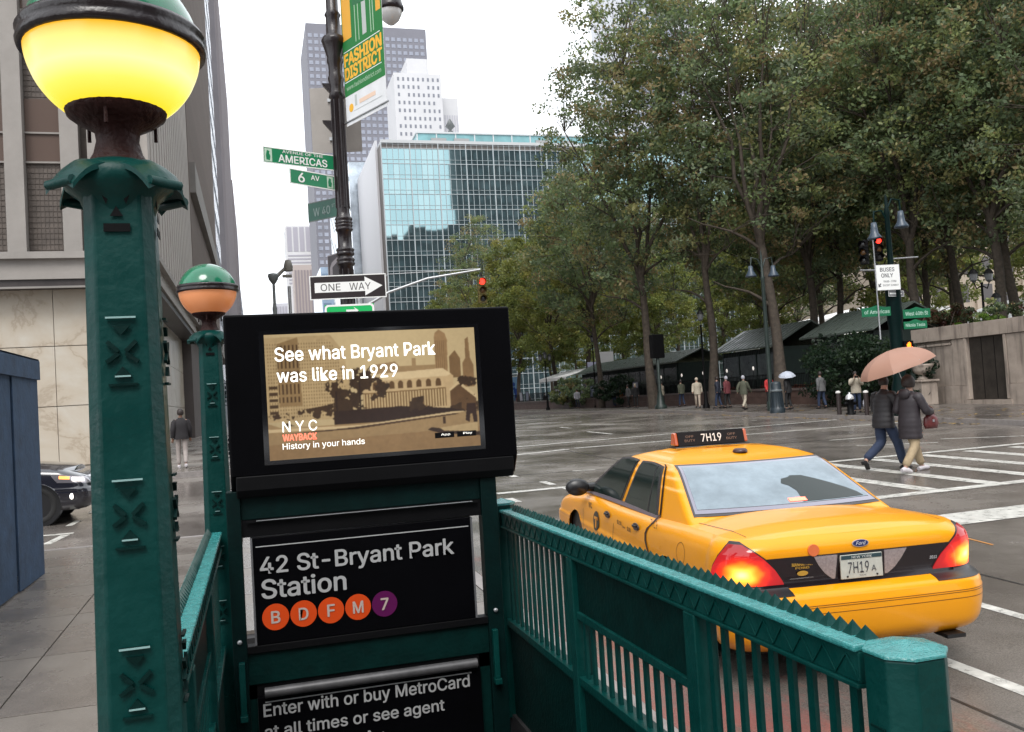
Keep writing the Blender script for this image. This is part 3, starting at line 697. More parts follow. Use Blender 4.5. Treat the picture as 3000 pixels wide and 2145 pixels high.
def hsign(name, label, cat, A, B, z0, z1, face, edge, side=1, th=.006):
    """flat sign between ground points A,B; returns root and its plane axes; text goes on the side facing the camera"""
    A, B = Vector((*A, z0)), Vector((*B, z0)); U = (B-A); w = U.length; U.normalize(); n = U.cross(Vector(ez)).normalized()
    t = root(name, label, cat, A)
    m = MB(); m.prism([(0, 0), (w, 0), (w, z1-z0), (0, z1-z0)], (0, 0, 0), U, ez, -n*th); m.build('sign_plate', face, t)
    if edge:
        m = MB(); e = .012; q = n*.0012; h = z1-z0
        for (a, c, d, g) in ((0, w, 0, e), (0, w, h-e, h), (0, e, e, h-e), (w-e, w, e, h-e)):
            m.prism([(a, d), (c, d), (c, g), (a, g)], (0, 0, 0), U, ez, q)
        m.build('sign_border', edge, t)
    return t, U, w, z1-z0, n
SGN = mat('sign_green', (.004, .19, .075), .4); SGND = mat('sign_green_shaded', (.006, .07, .045), .4); SW = mat('sign_white', (.78, .79, .77), .4)
def crest(t, U, x, h, n, w=.09):
    m = MB(); m.prism([(x, .02), (x+w, .02), (x+w, h-.02), (x, h-.02)], (0, 0, 0), U, ez, n*.0012); m.build('pale_panel', mat('pale_green', (.45, .60, .48), .5), t)
    m = MB(); m.prism([(x+.02, .04), (x+w-.03, .035), (x+w-.02, h*.45), (x+w-.035, h*.6), (x+w-.03, h-.05), (x+.03, h-.04), (x+.015, h*.5)], tuple(n*.0013), U, ez, n*.001); m.build('statue_emblem', SGN, t)
t, U, w, h, n = hsign('street_sign', 'green street sign reading Avenue of the Americas', 'street sign', (.232, 10.68), (1.075, 11.02), 4.725, 4.918, SGN, SW)
crest(t, U, .02, h, n)
text('AVENUE OF THE', .52, .033, tuple(U*.24+Vector((0, 0, .140))), U, ez, SW, t, bold=.01); text('AMERICAS', .62, .088, tuple(U*.19+Vector((0, 0, .030))), U, ez, SW, t, bold=.02)
t, U, w, h, n = hsign('street_sign', 'smaller green street sign reading 6 Av below the long one', 'street sign', (.520, 10.66), (1.07, 11.015), 4.478, 4.660, SGN, SW)
crest(t, U, w-.12, h, n)
text('6', .085, .11, tuple(U*.12+Vector((0, 0, .035))), U, ez, SW, t, bold=.02); text('AV', .12, .055, tuple(U*.30+Vector((0, 0, .085))), U, ez, SW, t, bold=.02)
t, U, w, h, n = hsign('street_sign', 'green street sign with painted-in shade reading W 40 St, lowest of the three on the pole', 'street sign', (.755, 11.38), (1.09, 11.03), 4.165, 4.405, SGND, mat('sign_shaded_edge', (.10, .12, .11), .5))  # darkened colours paint the backlit shade on this angled sign
DT = mat('sign_shaded_text', (.16, .22, .20), .5)
text('W 40', .27, .10, tuple(U*.09+Vector((0, 0, .06))), U, ez, DT, t, bold=.02); text('ST', .05, .04, tuple(U*.39+Vector((0, 0, .13))), U, ez, DT, t, bold=.02)
# banner on two arms
A, B = Vector((1.245, 10.95)), Vector((1.62, 10.14))
t, U, w, h, n = hsign('banner', 'green and yellow Fashion District banner hanging from the lamp pole', 'banner', A, B, 5.25, 7.15, mat('banner_cloth', (.70, .71, .72), .6, var=.06), None, th=.004)
def q2(x0, x1, z0, z1, m, nm='print_field', lift=.0012):
    mm = MB(); mm.prism([(x0*w, z0), (x1*w, z0), (x1*w, z1), (x0*w, z1)], (0, 0, 0), U, ez, n*lift); return mm.build(nm, m, t)
BG = mat('banner_green', (.012, .17, .035), .6); BY = mat('banner_yellow', (.72, .36, .04), .6); BYL = mat('banner_gold_letters', (.80, .42, .03), .6)
q2(0, 1, .36, 1.9, BG); q2(.02, .24, 1.04, 1.9, BY, lift=.002); q2(.86, .97, 1.15, 1.9, BY, lift=.002)
q2(.52, .62, .98, 1.45, mat('banner_grey', (.45, .48, .46), .6), lift=.002)
for k, x in enumerate((.34, .42, .72, .78)): q2(x, x+.018, .95, 1.42+.03*k, mat('banner_pale', (.35, .50, .35), .6), lift=.002)
m = MB(); m.prism([(.30*w, 1.40), (.84*w, 1.34), (.80*w, 1.60), (.45*w, 1.9), (.28*w, 1.75)], (0, 0, 0), U, ez, n*.0022); m.build('print_field', mat('banner_green2', (.02, .14, .05), .6), t)
m = MB(); m.prism([(.74*w+.03*math.cos(a), 1.36+.03*math.sin(a)) for a in np.linspace(0, 6.28, 13)[:-1]], (0, 0, 0), U, ez, n*.003); m.build('white_button', SW, t)
q2(.02, .93, .895, .905, SW, 'white_line', .002); q2(.02, .93, .525, .535, SW, 'white_line', .002)
text('FASHION', w*.92, .145, tuple(U*w*.03+Vector((0, 0, .725))), U, ez, BYL, t, bold=.045); text('DISTRICT', w*.92, .145, tuple(U*w*.03+Vector((0, 0, .555))), U, ez, BYL, t, bold=.045)
text('www.fashiondistrict.com', w*.86, .055, tuple(U*w*.05+Vector((0, 0, .425))), U, ez, mat('banner_pale', (.35, .50, .35), .6), t, bold=.01)
m = MB(); m.prism([(.14*w+.05*math.cos(a), .20+.05*math.sin(a)) for a in np.linspace(0, 6.28, 17)[:-1]], (0, 0, 0), U, ez, n*.002); m.build('orange_mark', BYL, t)
q2(.35, .75, .20, .25, mat('banner_peach', (.75, .55, .42), .6), lift=.002); q2(.24, .29, .20, .33, mat('banner_grey', (.45, .48, .46), .6), lift=.002); q2(.2, .9, .145, .15, MC['banner_grey'], lift=.002)
m = MB(); m.tube([tuple(-U*.12+Vector((0, 0, .05))), tuple(U*(w+.03)+Vector((0, 0, .05)))], .012, 8); m.build('banner_arm', STEEL, t)
# back of a sheet metal sign
t, U, w, h, n = hsign('traffic_sign', 'blank grey back of a traffic sign high on the lamp pole behind the banner', 'traffic sign', (.85, 11.37), (1.45, 11.22), 5.03, 5.86, mat('sign_back', (.30, .275, .25), .5, .2, var=.12, vs=3), None)
m = MB(); m.prism([(.22, .64), (.38, .64), (.38, .68), (.22, .68)], (0, 0, 0), U, ez, n*.03); m.prism([(.22, .15), (.38, .15), (.38, .19), (.22, .19)], (0, 0, 0), U, ez, n*.03); m.build('clamp', STEEL, t)
# small sign angled on the pole and its arrow
t, U, w, h, n = hsign('traffic_sign', 'small dim black and white sign turned sideways above the one way sign', 'traffic sign', (.955, 11.30), (1.085, 11.02), 3.43, 3.73, mat('dim_black', (.05, .045, .05), .5), mat('dim_grey', (.22, .20, .21), .5))
m = MB(); m.prism([(.05, .05), (.11, .05), (.11, .14), (.26, .20), (.24, .25), (.10, .20), (.05, .14)], (0, 0, 0), U, ez, n*.001); m.build('arrow', MC['dim_grey'], t)
# ONE WAY
t, U, w, h, n = hsign('one_way_sign', 'black and white ONE WAY sign with an arrow pointing right', 'traffic sign', (.70, 10.99), (1.60, 10.86), 3.145, 3.435, mat('oneway_black', (.018, .012, .013), .4), SW)
m = MB(); m.prism([(.06, .085), (.655, .085), (.655, .030), (.865, .145), (.655, .260), (.655, .205), (.06, .205)], (0, 0, 0), U, ez, n*.0013); m.build('arrow', SW, t)
BKT = mat('oneway_letter', (.02, .015, .016), .5)
text('ONE', .235, .085, tuple(U*.13+Vector((0, 0, .103))), U, ez, BKT, t, thick=.0018, bold=.0); text('WAY', .255, .085, tuple(U*.47+Vector((0, 0, .103))), U, ez, BKT, t, thick=.0018, bold=.0)
# green sign below
t, U, w, h, n = hsign('route_sign', 'bright green sign with rounded white border just above the screen box', 'traffic sign', (.862, 10.94), (1.44, 10.86), 2.72, 3.075, mat('bright_green', (.005, .42, .10), .4), None)
m = MB(); q = .022
def rr_(x0, x1, y0, y1, r, k=5):
    out = []
    for cx, cy, a0 in ((x1-r, y0+r, -90), (x1-r, y1-r, 0), (x0+r, y1-r, 90), (x0+r, y0+r, 180)):
        for i in range(k+1): a = R(a0+90*i/k); out.append((cx+r*math.cos(a), cy+r*math.sin(a)))
    return out
o_, i_ = rr_(0, w, 0, h, .04), rr_(q, w-q, q, h-q, .03); N_ = len(o_)
vs = [U*p[0]+Vector(ez)*p[1]+n*.0015 for p in o_+i_]; m.add(vs, [(i, (i+1) % N_, N_+(i+1) % N_, N_+i) for i in range(N_)]); m.build('sign_border', SW, t)
m = MB(); m.prism([(.25, .19), (.36, .19), (.34, .22), (.40, .175), (.34, .13), (.36, .16), (.25, .16)], (0, 0, .1), U, ez, n*.0015); m.build('arrow', SW, t)

# =================================================================== MAST ARM SIGNAL BEHIND
SIGB = mat('signal_yellow_black', (.10, .075, .012), .5); REDL = mat('red_lamp', (.8, .02, .01), .3, em=(1, .035, .02), es=2.2); REDC = mat('red_lamp_core', (1, .6, .5), .3, em=(1, .55, .42), es=2.5)
DKL = mat('lamp_off', (.02, .02, .02), .2); AMBD = mat('amber_off', (.10, .045, .01), .3)
def signal(name_label, loc, rz, s=1., body=SIGB, lit=0, glow=REDL, group=None, cat='traffic light'):
    t = root('traffic_signal', name_label, cat, loc, rz, group)
    for k in range(3):
        m = MB(); m.box(-.17*s, .17*s, 0, .22*s, (-.36*k-.35)*s, (-.36*k)*s); o = m.build('signal_head', body, t); bevel(o, .02*s)
        m = MB(); cz = (-.36*k-.175)*s
        Mx = Matrix.Rotation(R(90), 4, 'X')
        m.lathe([(.13*s, .0), (.12*s, .02*s), (.06*s, .04*s), (0, .045*s)], c=(0, -.002, cz), n=20, M=Mx)
        m.build('lens', glow if k == lit else (AMBD if k == 1 else DKL), t)
        m = MB(); rows = []
        for y_ in (0, -.20*s): rows.append([(.145*s*math.cos(a), y_, cz+.145*s*math.sin(a)) for a in np.linspace(R(-20), R(200), 15)])
        m.grid(rows); m.grid(rows, flip=True); m.build('visor', body, t)
    return t
t = root('signal_mast', 'slim grey mast arm reaching over the avenue towards the trees', 'signal mast', (4.4, 37.6, gz(37.6)))
m = MB(); m.tube([(0, 0, 0), (0, 0, 6.2)], .13, 12); m.build('pole', STEEL, t)
m = MB(); m.tube([(0, 0, 5.6), (1.2, -.24, 6.25), (2.8, -.55, 6.75), (5.0, -1.0, 7.02)], [.07, .06, .05, .035], 8); m.build('arm', STEEL, t)
m = MB(); m.tube([(0, 0, 6.1), (1.2, -.3, 7.0), (5.0, -1.0, 7.05)], .015, 6); m.build('guy_wire', STEEL, t)
signal('traffic light with red lit hanging from the mast arm over the avenue', (9.44, 36.6, 7.05), 0, 1.0)
t = root('floodlight', 'small grey floodlight bracket on a distant cornice', 'floodlight', (2.55, 60.5, gz(60)))
m = MB(); m.tube([(0, 0, 0), (0, 0, 9.6)], .10, 8); m.build('pole', STEEL, t)
m = MB(); m.lathe([(.28, 0), (.30, .3), (.2, .7), (.05, .75)], c=(0, 0, 10.6), n=12); m.box(-.4, .2, -.2, .2, 10.2, 10.35); m.build('housing', mat('grey_housing', (.16, .15, .13), .6), t)
m = MB(); m.tube([(-.1, 0, 10.9), (-.75, -.2, 10.25)], [.10, .13], 8); m.build('lamp_tube', MC['grey_housing'], t)
t = root('street_lamp', 'thin distant street lamp against the white sky above the screen box', 'street lamp', (1.2, 46.2, gz(46)+.15))
m = MB(); m.tube([(0, 0, 0), (0, 0, 1), (0, 0, 7.6)], [.16, .10, .07], 8); m.lathe([(.07, 5.1), (.16, 5.25), (.16, 5.55), (.07, 5.7), (.11, 6.4), (.07, 6.6)], n=10); m.build('pole', mat('grey_pole', (.10, .11, .11), .5), t)
m = MB(); m.lathe([(.05, 7.6), (.22, 7.85), (.27, 8.05), (.24, 8.15), (0, 8.2)], n=12); m.build('lamp_head', MC['grey_pole'], t)

# =================================================================== BUILDINGS
def wins(t, name, o, U, nx, nz, dx, dz, w, h, m, limit=300, dep=.12, order='top', n=None, skip=None, bow=0):
    """one shared window mesh placed in a grid; the first `limit` are parts, the rest one joined part"""
    U = Vector(U); n = Vector(n) if n is not None else U.cross(Vector(ez)); o = Vector(o)
    mb = MB(); mb.prism([(0, 0), (w, 0), (w, h), (0, h)], (0, 0, 0), U, ez, n*dep); sm = mb.mesh(name, m)
    cells = [(i, k) for k in range(nz) for i in range(nx) if not (skip and skip(i, k))]
    if order == 'top': cells.sort(key=lambda c: -c[1])
    for i, k in cells[:limit]:
        link(name, sm, t, tuple(o+U*dx*i+Vector((0, 0, dz*k))))
    if cells[limit:]:
        mb = MB()
        for i, k in cells[limit:]:
            mb.prism([(0, 0), (w, 0), (w, h), (0, h)], tuple(o+U*dx*i+Vector((0, 0, dz*k))), U, ez, n*dep)
        tag(mb.build(name, m, t), kind='stuff')
CONC = mat('pale_concrete', (.27, .25, .23), .75, var=.14, vs=.6, bump=.2, bs=6)
CONC2 = mat('grey_concrete', (.22, .205, .19), .75, var=.15, vs=.4)
MARB = []
def marble(i):
    nm = 'cream_marble_%d' % i
    m = bpy.data.materials.new(nm); m.use_nodes = True; n = m.node_tree; L = n.links; b = n.nodes['Principled BSDF']; b.inputs['Roughness'].default_value = .3
    tc = n.nodes.new('ShaderNodeTexCoord'); mp = n.nodes.new('ShaderNodeMapping'); mp.inputs['Location'].default_value = (i*7.3, i*3.1, i*5.7); L.new(tc.outputs['Object'], mp.inputs[0])
    no = n.nodes.new('ShaderNodeTexNoise'); no.inputs['Scale'].default_value = .45; no.inputs['Detail'].default_value = 9; no.inputs['Roughness'].default_value = .6; no.inputs['Distortion'].default_value = .5; L.new(mp.outputs[0], no.inputs['Vector'])
    vo = n.nodes.new('ShaderNodeMath'); vo.operation = 'SUBTRACT'; vo.inputs[1].default_value = .5; L.new(no.outputs['Fac'], vo.inputs[0])
    ab = n.nodes.new('ShaderNodeMath'); ab.operation = 'ABSOLUTE'; L.new(vo.outputs[0], ab.inputs[0])
    cr = n.nodes.new('ShaderNodeValToRGB'); cr.color_ramp.elements[0].position = .0; cr.color_ramp.elements[0].color = (.37, .31, .24, 1); cr.color_ramp.elements[1].position = .022; cr.color_ramp.elements[1].color = (.46, .40, .32, 1)
    q = cr.color_ramp.elements.new(.2); q.color = (.52, .49, .43, 1); L.new(ab.outputs[0], cr.inputs[0]); L.new(cr.outputs[0], b.inputs['Base Color'])
    MC[nm] = m; return m
MARB = [marble(i) for i in range(4)]
WG = mat('window_glass_dark', (.05, .06, .075), .06, coat=.6, spec=.8); WG2 = mat('window_glass_brown', (.12, .085, .07), .15, spec=.8)
MESHM = mat('brown_grille', (.10, .082, .070), .7, var=.3, vs=3)

# A: bank-like block with marble base
ba = root('bank_building', 'concrete office block with marble base and fluted side behind the front lamp post', 'building', (-3.2, 33.5, gz(33.5)+.15))
gA = gz(33.5)+.15
def A_(m, x0, x1, y0, y1, z0, z1): m.box(x0+3.2, x1+3.2, y0-33.5, y1-33.5, z0-gA, z1-gA)
m = MB(); A_(m, -60, -4.1, 34.3, 57.5, gA-.4, 6.6); m.build('base_wall', mat('base_beige', (.42, .37, .30), .6, var=.12, vs=.5), ba)
for i in range(14):
    for k in range(3):
        m = MB(); A_(m, -6.55-2.9*(i+1)+.02+2.9*0, -6.55-2.9*i-.0, 34.22, 34.29, gA+.05+2.08*k, gA+2.08*(k+1)+.02); m.build('marble_panel', MARB[(i*2+k) % 4], ba)
for k in range(3):
    for j, (x0, x1) in enumerate(((-6.53, -5.35), (-5.33, -4.1))):
        m = MB(); A_(m, x0, x1, 34.22, 34.29, gA+.05+2.08*k, gA+2.08*(k+1)+.02); m.build('marble_panel', MARB[(k+j) % 4], ba)
for j in range(8):
    for k in range(3):
        m = MB(); A_(m, -4.09, -4.03, 34.3+2.9*j, 34.3+2.9*(j+1)-.02, gA+.05+2.08*k, gA+2.08*(k+1)+.02); m.build('marble_panel', MARB[(j+k+1) % 4], ba)
m = MB(); A_(m, -4.02, -3.98, 36.6, 38.2, gA, gA+2.5); m.build('service_door', mat('dark_door', (.03, .028, .028), .5), ba)
m = MB(); A_(m, -60, -3.2, 33.5, 58, 6.6, 6.86); m.build('black_band', mat('band_brown', (.035, .028, .027), .4, var=.3, vs=2), ba, (0, 0, 0))
m = MB(); A_(m, -60, -3.12, 33.42, 58.05, 6.86, 7.10); A_(m, -60, -3.0, 33.3, 58.1, 7.55, 7.78); A_(m, -60, -3.2, 33.5, 58, 7.1, 7.55); m.build('ledge', CONC, ba)
m = MB(); A_(m, -60, -3.75, 33.9, 57.9, 7.78, 62); m.build('core_wall', MC['brown_grille'], ba)
m = MB(); A_(m, -60, -3.2, 33.42, 33.46, 6.55, 6.62); m.build('soffit_lip', CONC2, ba)
# piers and window bays on the street side
pier = MB(); pier.box(0, .58, 0, .5, 0, 54); pm = pier.mesh('pier', CONC)
wm = MB(); wm.box(0, 1.1, .0, .06, 0, 2.2); wmm = wm.mesh('window', WG2)
gm = MB(); gm.box(0, 1.1, .02, .08, 0, 3.1); 
for i in range(8): gm.box(.1+.13*i, .115+.13*i, 0, .02, 0, 3.1)
for i in range(16): gm.box(0, 1.1, .0, .02, .1+.19*i, .115+.19*i)
gmm = gm.mesh('grille_panel', MC['brown_grille'])
rm = MB(); rm.box(0, 1.16, -.04, .1, 0, .06); rmm = rm.mesh('window_rail', CONC)
for i in range(24):
    x = -5.95-1.72*i+ (0 if i else 0)
    link('pier', pm, ba, (x+3.2, -.2, 7.78-gA))
    if i < 23:
        for k in range(7):
            z = 7.80+5.3*k
            link('grille_panel', gmm, ba, (x-1.13+3.2, .22, z-gA))
            w_ = link('window', wmm, ba, (x-1.13+3.2, .22, z+3.12-gA)); w_.rotation_euler.x = random.uniform(-.012, .012)
            link('window_rail', rmm, ba, (x-1.15+3.2, .18, z+4.1-gA)); link('window_rail', rmm, ba, (x-1.15+3.2, .18, z+3.08-gA))
link('pier', pm, ba, (-4.2+3.2, -.2, 7.78-gA)); link('pier', pm, ba, (-5.1+3.2, -.2, 7.78-gA))
fm = MB(); fm.prism([(0, -.50), (.45, -.42), (.45, .42), (0, .50)], (0, 0, 0), ex, ey, (0, 0, 54)); fmm = fm.mesh('flute', mat('flute_concrete', (.36, .33, .30), .75, var=.12, vs=.8))
for j in range(20): link('flute', fmm, ba, (-.45, .6+1.2*j, 7.78-gA))
# corner flag brackets seen on the fluted side
m = MB(); m.tube([(.05, 17, 8.6), (.9, 17, 9.6)], .03, 6); m.add([(.3, 17, 9), (.9, 17, 9.6), (.9, 17, 8.7)], [(0, 1, 2), (2, 1, 0)]); m.build('flag_bracket', WHITE, ba)

def tower(label, x0, x1, y0, y1, H, wallm, kind='building', name='office_tower', group=None):
    t = root(name, label, kind, ((x0+x1)/2, y0, .4), 0, group)
    m = MB(); m.box(x0-(x0+x1)/2, x1-(x0+x1)/2, 0, y1-y0, 0, H-.4); m.build('wall', wallm, t)
    return t, (x0+x1)/2
BRN = mat('brown_stone', (.11, .092, .086), .7, var=.2, vs=.3); BRN2 = mat('brown_rib', (.21, .175, .155), .7, var=.1, vs=.5)
t, cx = tower('brown tower with close vertical ribs beyond the fluted block', -40, -3.55, 58.2, 103, 85, BRN)
rb = MB(); rb.box(0, .35, -.16, .16, 0, 78); rbm = rb.mesh('rib', BRN2)
for j in range(52): link('rib', rbm, t, (-3.55-cx, .5+.86*j, 6.5))
m = MB(); m.box(-3.55-cx, -2.6-cx, 0, 44.8, 7.2, 8.6); m.prism([(0, 17.4), (0, 15.5), (44, 16.3), (44, 17.6)], (-3.55-cx, .4, 0), ey, ez, (.7, 0, 0)); m.build('ledge', CONC2, t)
GL = mat('pale_glass_side', (.42, .47, .54), .12, .3, var=.3, vs=.5)
t, cx = tower('slim pale glass tower edge between the brown tower and the sky', -45, -3.4, 103.5, 126, 120, mat('white_frame', (.20, .21, .235), .5))
wins(t, 'window', (-3.4-cx, 1.2, 6), ey, 5, 27, 4.2, 3.9, 3.0, 2.4, mat('blue_grey_glass', (.17, .21, .27), .12), n=(1, 0, 0), dep=.06)
t, cx = tower('dark grey tower stepping down to the sky on the left of the avenue', -60, -3.2, 150, 228, 80.5, mat('mauve_grey', (.27, .25, .265), .7, var=.1, vs=.2))
rb = MB(); rb.box(0, .4, -.3, .3, 0, 76); rbm = rb.mesh('rib', mat('mauve_rib', (.34, .31, .32), .7))
for j in range(25): link('rib', rbm, t, (-3.2-cx, 1.5+3.1*j, 2))
t, cx = tower('pinkish grey tower, lower and farther down the left side', -60, -3.0, 229, 300, 62, mat('pink_grey', (.27, .22, .21), .7, var=.1, vs=.2))
rb = MB(); rb.box(0, .4, -.4, .4, 0, 58); rbm = rb.mesh('rib', mat('mauve_rib'  , (.34, .31, .32), .7))
for j in range(20): link('rib', rbm, t, (-3.0-cx, 1.5+3.5*j, 2))
t, cx = tower('farthest pale grey block low on the left side of the avenue', -60, -2.8, 301, 420, 47, mat('far_grey', (.36, .34, .35), .7, var=.1, vs=.2))
wins(t, 'window', (-2.8-cx, 2, 4), ey, 22, 9, 5.2, 4.4, 3.0, 2.4, mat('far_window', (.20, .21, .24), .3), n=(1, 0, 0), dep=.1)

# E: teal mirror-glass block with white mullions
TEAL = []
for i in range(3):
    m_ = bpy.data.materials.new('teal_mirror_glass_%d' % i); m_.use_nodes = True; q = m_.node_tree.nodes['Principled BSDF']
    q.inputs['Base Color'].default_value = ((.27, .405, .425, 1), (.30, .43, .445, 1), (.25, .38, .40, 1))[i]; q.inputs['Metallic'].default_value = .92; q.inputs['Roughness'].default_value = .03; TEAL.append(m_)
E_ = root('glass_building', 'teal mirror glass office block with white mullion grid above the traffic light', 'building', (32.3, 215, .7))
EW, EH = 112, 66
m = MB(); m.box(0, EW, .35, 45, 0, EH-.8); m.build('wall', mat('brown_grey_side', (.17, .155, .145), .7, var=.12, vs=.2), E_)
m = MB(); m.box(0, EW, 0, 45, EH-.75, EH); m.build('parapet', mat('pale_parapet', (.50, .52, .53), .5), E_)
pw, ph_ = 1.4, 3.75; ncol, nrow = int(EW/pw), int((EH-1)/ph_)
pms = [MB().add([(0, 0, 0), (pw-.03, 0, 0), (pw-.03, 0, ph_-.03), (0, 0, ph_-.03)], [(0, 1, 2, 3)]).add([(0, .08, 0), (pw-.03, .08, 0), (pw-.03, .08, ph_-.03), (0, .08, ph_-.03)], [(3, 2, 1, 0)]).mesh('window_pane', TEAL[i]) for i in range(3)]
cells = sorted([(i, k) for i in range(ncol) for k in range(nrow)], key=lambda c: c[0]*pw*.9-c[1]*.7)
rest = MB()
for q, (i, k) in enumerate(cells):
    a, c = random.gauss(0, .0022), random.gauss(0, .0022)
    if q < 300:
        o = link('window_pane', pms[random.randrange(3)], E_, (i*pw, .18, k*ph_+.2)); o.rotation_euler = (a, 0, c)
    else:
        x0, z0 = i*pw, k*ph_+.2; rest.add([(x0, .18, z0), (x0+pw-.03, .18+c*pw, z0), (x0+pw-.03, .18+c*pw+a*ph_, z0+ph_-.03), (x0, .18+a*ph_, z0+ph_-.03)], [(0, 1, 2, 3)], mi=random.randrange(3))
tag(rest.build('window_pane', TEAL, E_), kind='stuff')
MUL = mat('white_mullion', (.42, .46, .48), .4)
v1 = MB().box(-.045, .045, 0, .16, 0, EH-.8).mesh('mullion', MUL); v2 = MB().box(-.12, .12, -.05, .16, 0, EH-.8).mesh('mullion', MUL)
for i in range(ncol+1): link('mullion', v2 if i % 5 == 0 else v1, E_, (i*pw-.015, 0, 0))
h1 = MB().box(0, EW, .02, .15, -.07, .07).mesh('transom', MUL)
for k in range(nrow+1): link('transom', h1, E_, (0, 0, k*ph_+.18)); link('transom', MB().box(0, EW, .04, .15, -.03, .03).mesh('transom', MUL), E_, (0, 0, k*ph_+1.2))
m = MB(); m.box(10.5, 80, 8, 40, EH, EH+4.2); m.build('roof_plant_screen', mat('plant_screen', (.17, .34, .36), .4, .2, var=.2, vs=.3), E_)
m = MB(); m.box(10.2, 80.3, 7.7, 40.3, EH+4.2, EH+4.6); 
for i in range(15): m.box(10.5+i*5-.15, 10.5+i*5+.15, 7.85, 8.0, EH, EH+4.2)
m.build('roof_plant_frame', MC['pale_parapet'], E_)
for x in (14, 20, 42, 49, 60): m = MB(); m.box(x, x+4, 7.7, 8.0, EH+.5, EH+3); m.build('louvre', mat('louvre', (.28, .28, .28), .6), E_)
m = MB(); m.tube([(22, 20, EH+4), (22, 20, EH+12)], [.6, .2], 6); m.lathe([(.5, 0), (1.2, 1), (.3, 2), (1.4, 3), (.2, 5)], c=(22, 20, EH+7), n=7); m.build('antenna', mat('grey_pole', (.10, .11, .11), .5), E_)
m = MB(); m.box(-.6, -.05, 6, 45, 0, EH+1.5); m.build('side_fin', mat('fin_pale', (.5, .5, .52), .4), E_)
# K: light glass flank behind E
t, cx = tower('pale glass block with diagonal bracing just left of the teal building', 29.6, 90, 262, 330, 74, mat('silver_glass', (.42, .47, .52), .2, .5, var=.4, vs=.25))
m = MB()
for k in range(16): m.prism([(0, 0), (14, 9), (14, 9.7), (0, .7)], (29.55-cx, .5+(k % 5)*13.5, 2+4.4*k), ey, ez, (-.12, 0, 0)); m.prism([(0, 0), (14, 9), (14, 9.7), (0, .7)], (29.55-cx, .5+((k+2) % 5)*13.5, 2+4.4*k), ey, ez, (-.12, 0, 0))
tag(m.build('bracing', MUL, t), kind='stuff')
t, cx = tower('narrow bluish glass block low between the far towers', 29, 60, 380, 430, 62, mat('blue_glass', (.40, .50, .62), .15, .5, var=.3, vs=.1))
wins(t, 'window', (29.6-cx, 0, 3), ex, 7, 14, 4.2, 4.1, 3.2, 2.6, mat('sky_glass', (.30, .40, .52), .1, .6), dep=.08)
# F: tall grey slab
t, cx = tower('tall grey gridded skyscraper behind the banner', 41.5, 117, 560, 620, 243, mat('slab_grey', (.15, .15, .175), .7, var=.06, vs=.05))
wins(t, 'window', (42.6-cx, 0, 6), ex, 20, 54, 3.7, 4.3, 2.5, 2.3, mat('slab_window', (.25, .265, .315), .2, .2, var=.4, vs=.09), dep=.15)
# H: white punched tower with setbacks
HW = mat('white_masonry', (.50, .50, .51), .7, var=.05, vs=.1); HD = mat('punched_window', (.16, .17, .20), .3)
t, cx = tower('white tower with small punched windows in front of the grey skyscraper', 71, 94, 420, 445, 161, HW)
wins(t, 'window', (72.6-cx, 0, 96), ex, 9, 17, 2.4, 3.8, .95, 1.7, HD, dep=.08, skip=lambda i, k: (i*7+k*5) % 11 == 0)
m = MB(); m.box(78-cx, 88-cx, 2, 20, 160, 168.5); m.build('setback', HW, t)
t, cx = tower('lower white ribbed tower on the right of the punched window tower', 95, 104, 430, 450, 153, HW)
rb = MB(); rb.box(-.25, .25, -.2, 0, 0, 40); rbm = rb.mesh('rib', mat('rib_grey', (.40, .40, .44), .7))
for i in range(7): link('rib', rbm, t, (96+1.2*i-cx, 0, 104))
# I: distant pair
t, cx = tower('distant white block with horizontal bands above the screen box', 37, 62, 900, 940, 186, mat('white_masonry', (.6, .6, .6)))
m = MB(); b_ = mat('band_grey', (.30, .29, .33), .6)
for i in range(4): m = MB(); m.box(38.2+6*i-cx, 42.7+6*i-cx, -.3, 0, 160, 184); m.build('window', b_, t)
for k in range(9): m = MB(); m.box(38.2-cx, 61-cx, -.3, 0, 128+3.4*k, 129.4+3.4*k); m.build('window', b_, t)
t, cx = tower('distant beige ribbed block under the white banded one', 38, 80, 800, 830, 131, mat('beige_far', (.36, .31, .29), .7))
for i in range(16): m = MB(); m.box(39+2.6*i-cx, 40.3+2.6*i-cx, -.5, 0, 20, 126); m.build('window', mat('beige_window', (.22, .19, .20), .6), t)
t, cx = tower('farthest low grey block beside the thin lamp', 24, 40, 1000, 1040, 122, mat('far_pale_grey', (.42, .42, .46), .7))  # flat pale grey is the block's own wall colour
for i in range(5): m = MB(); m.box(25+3*i-cx, 26.4+3*i-cx, -.5, 0, 60, 118); m.build('window', b_, t)
t, cx = tower('white slanted slab tower right of the distant banded block', 64, 74, 880, 900, 186, HW)
for k in range(14): m = MB(); m.prism([(0, 0), (9, -5), (9, -3.5), (0, 1.5)], (64.5-cx, -.1, 100+6*k), ex, ez, (0, -.3, 0)); m.build('window', b_, t)
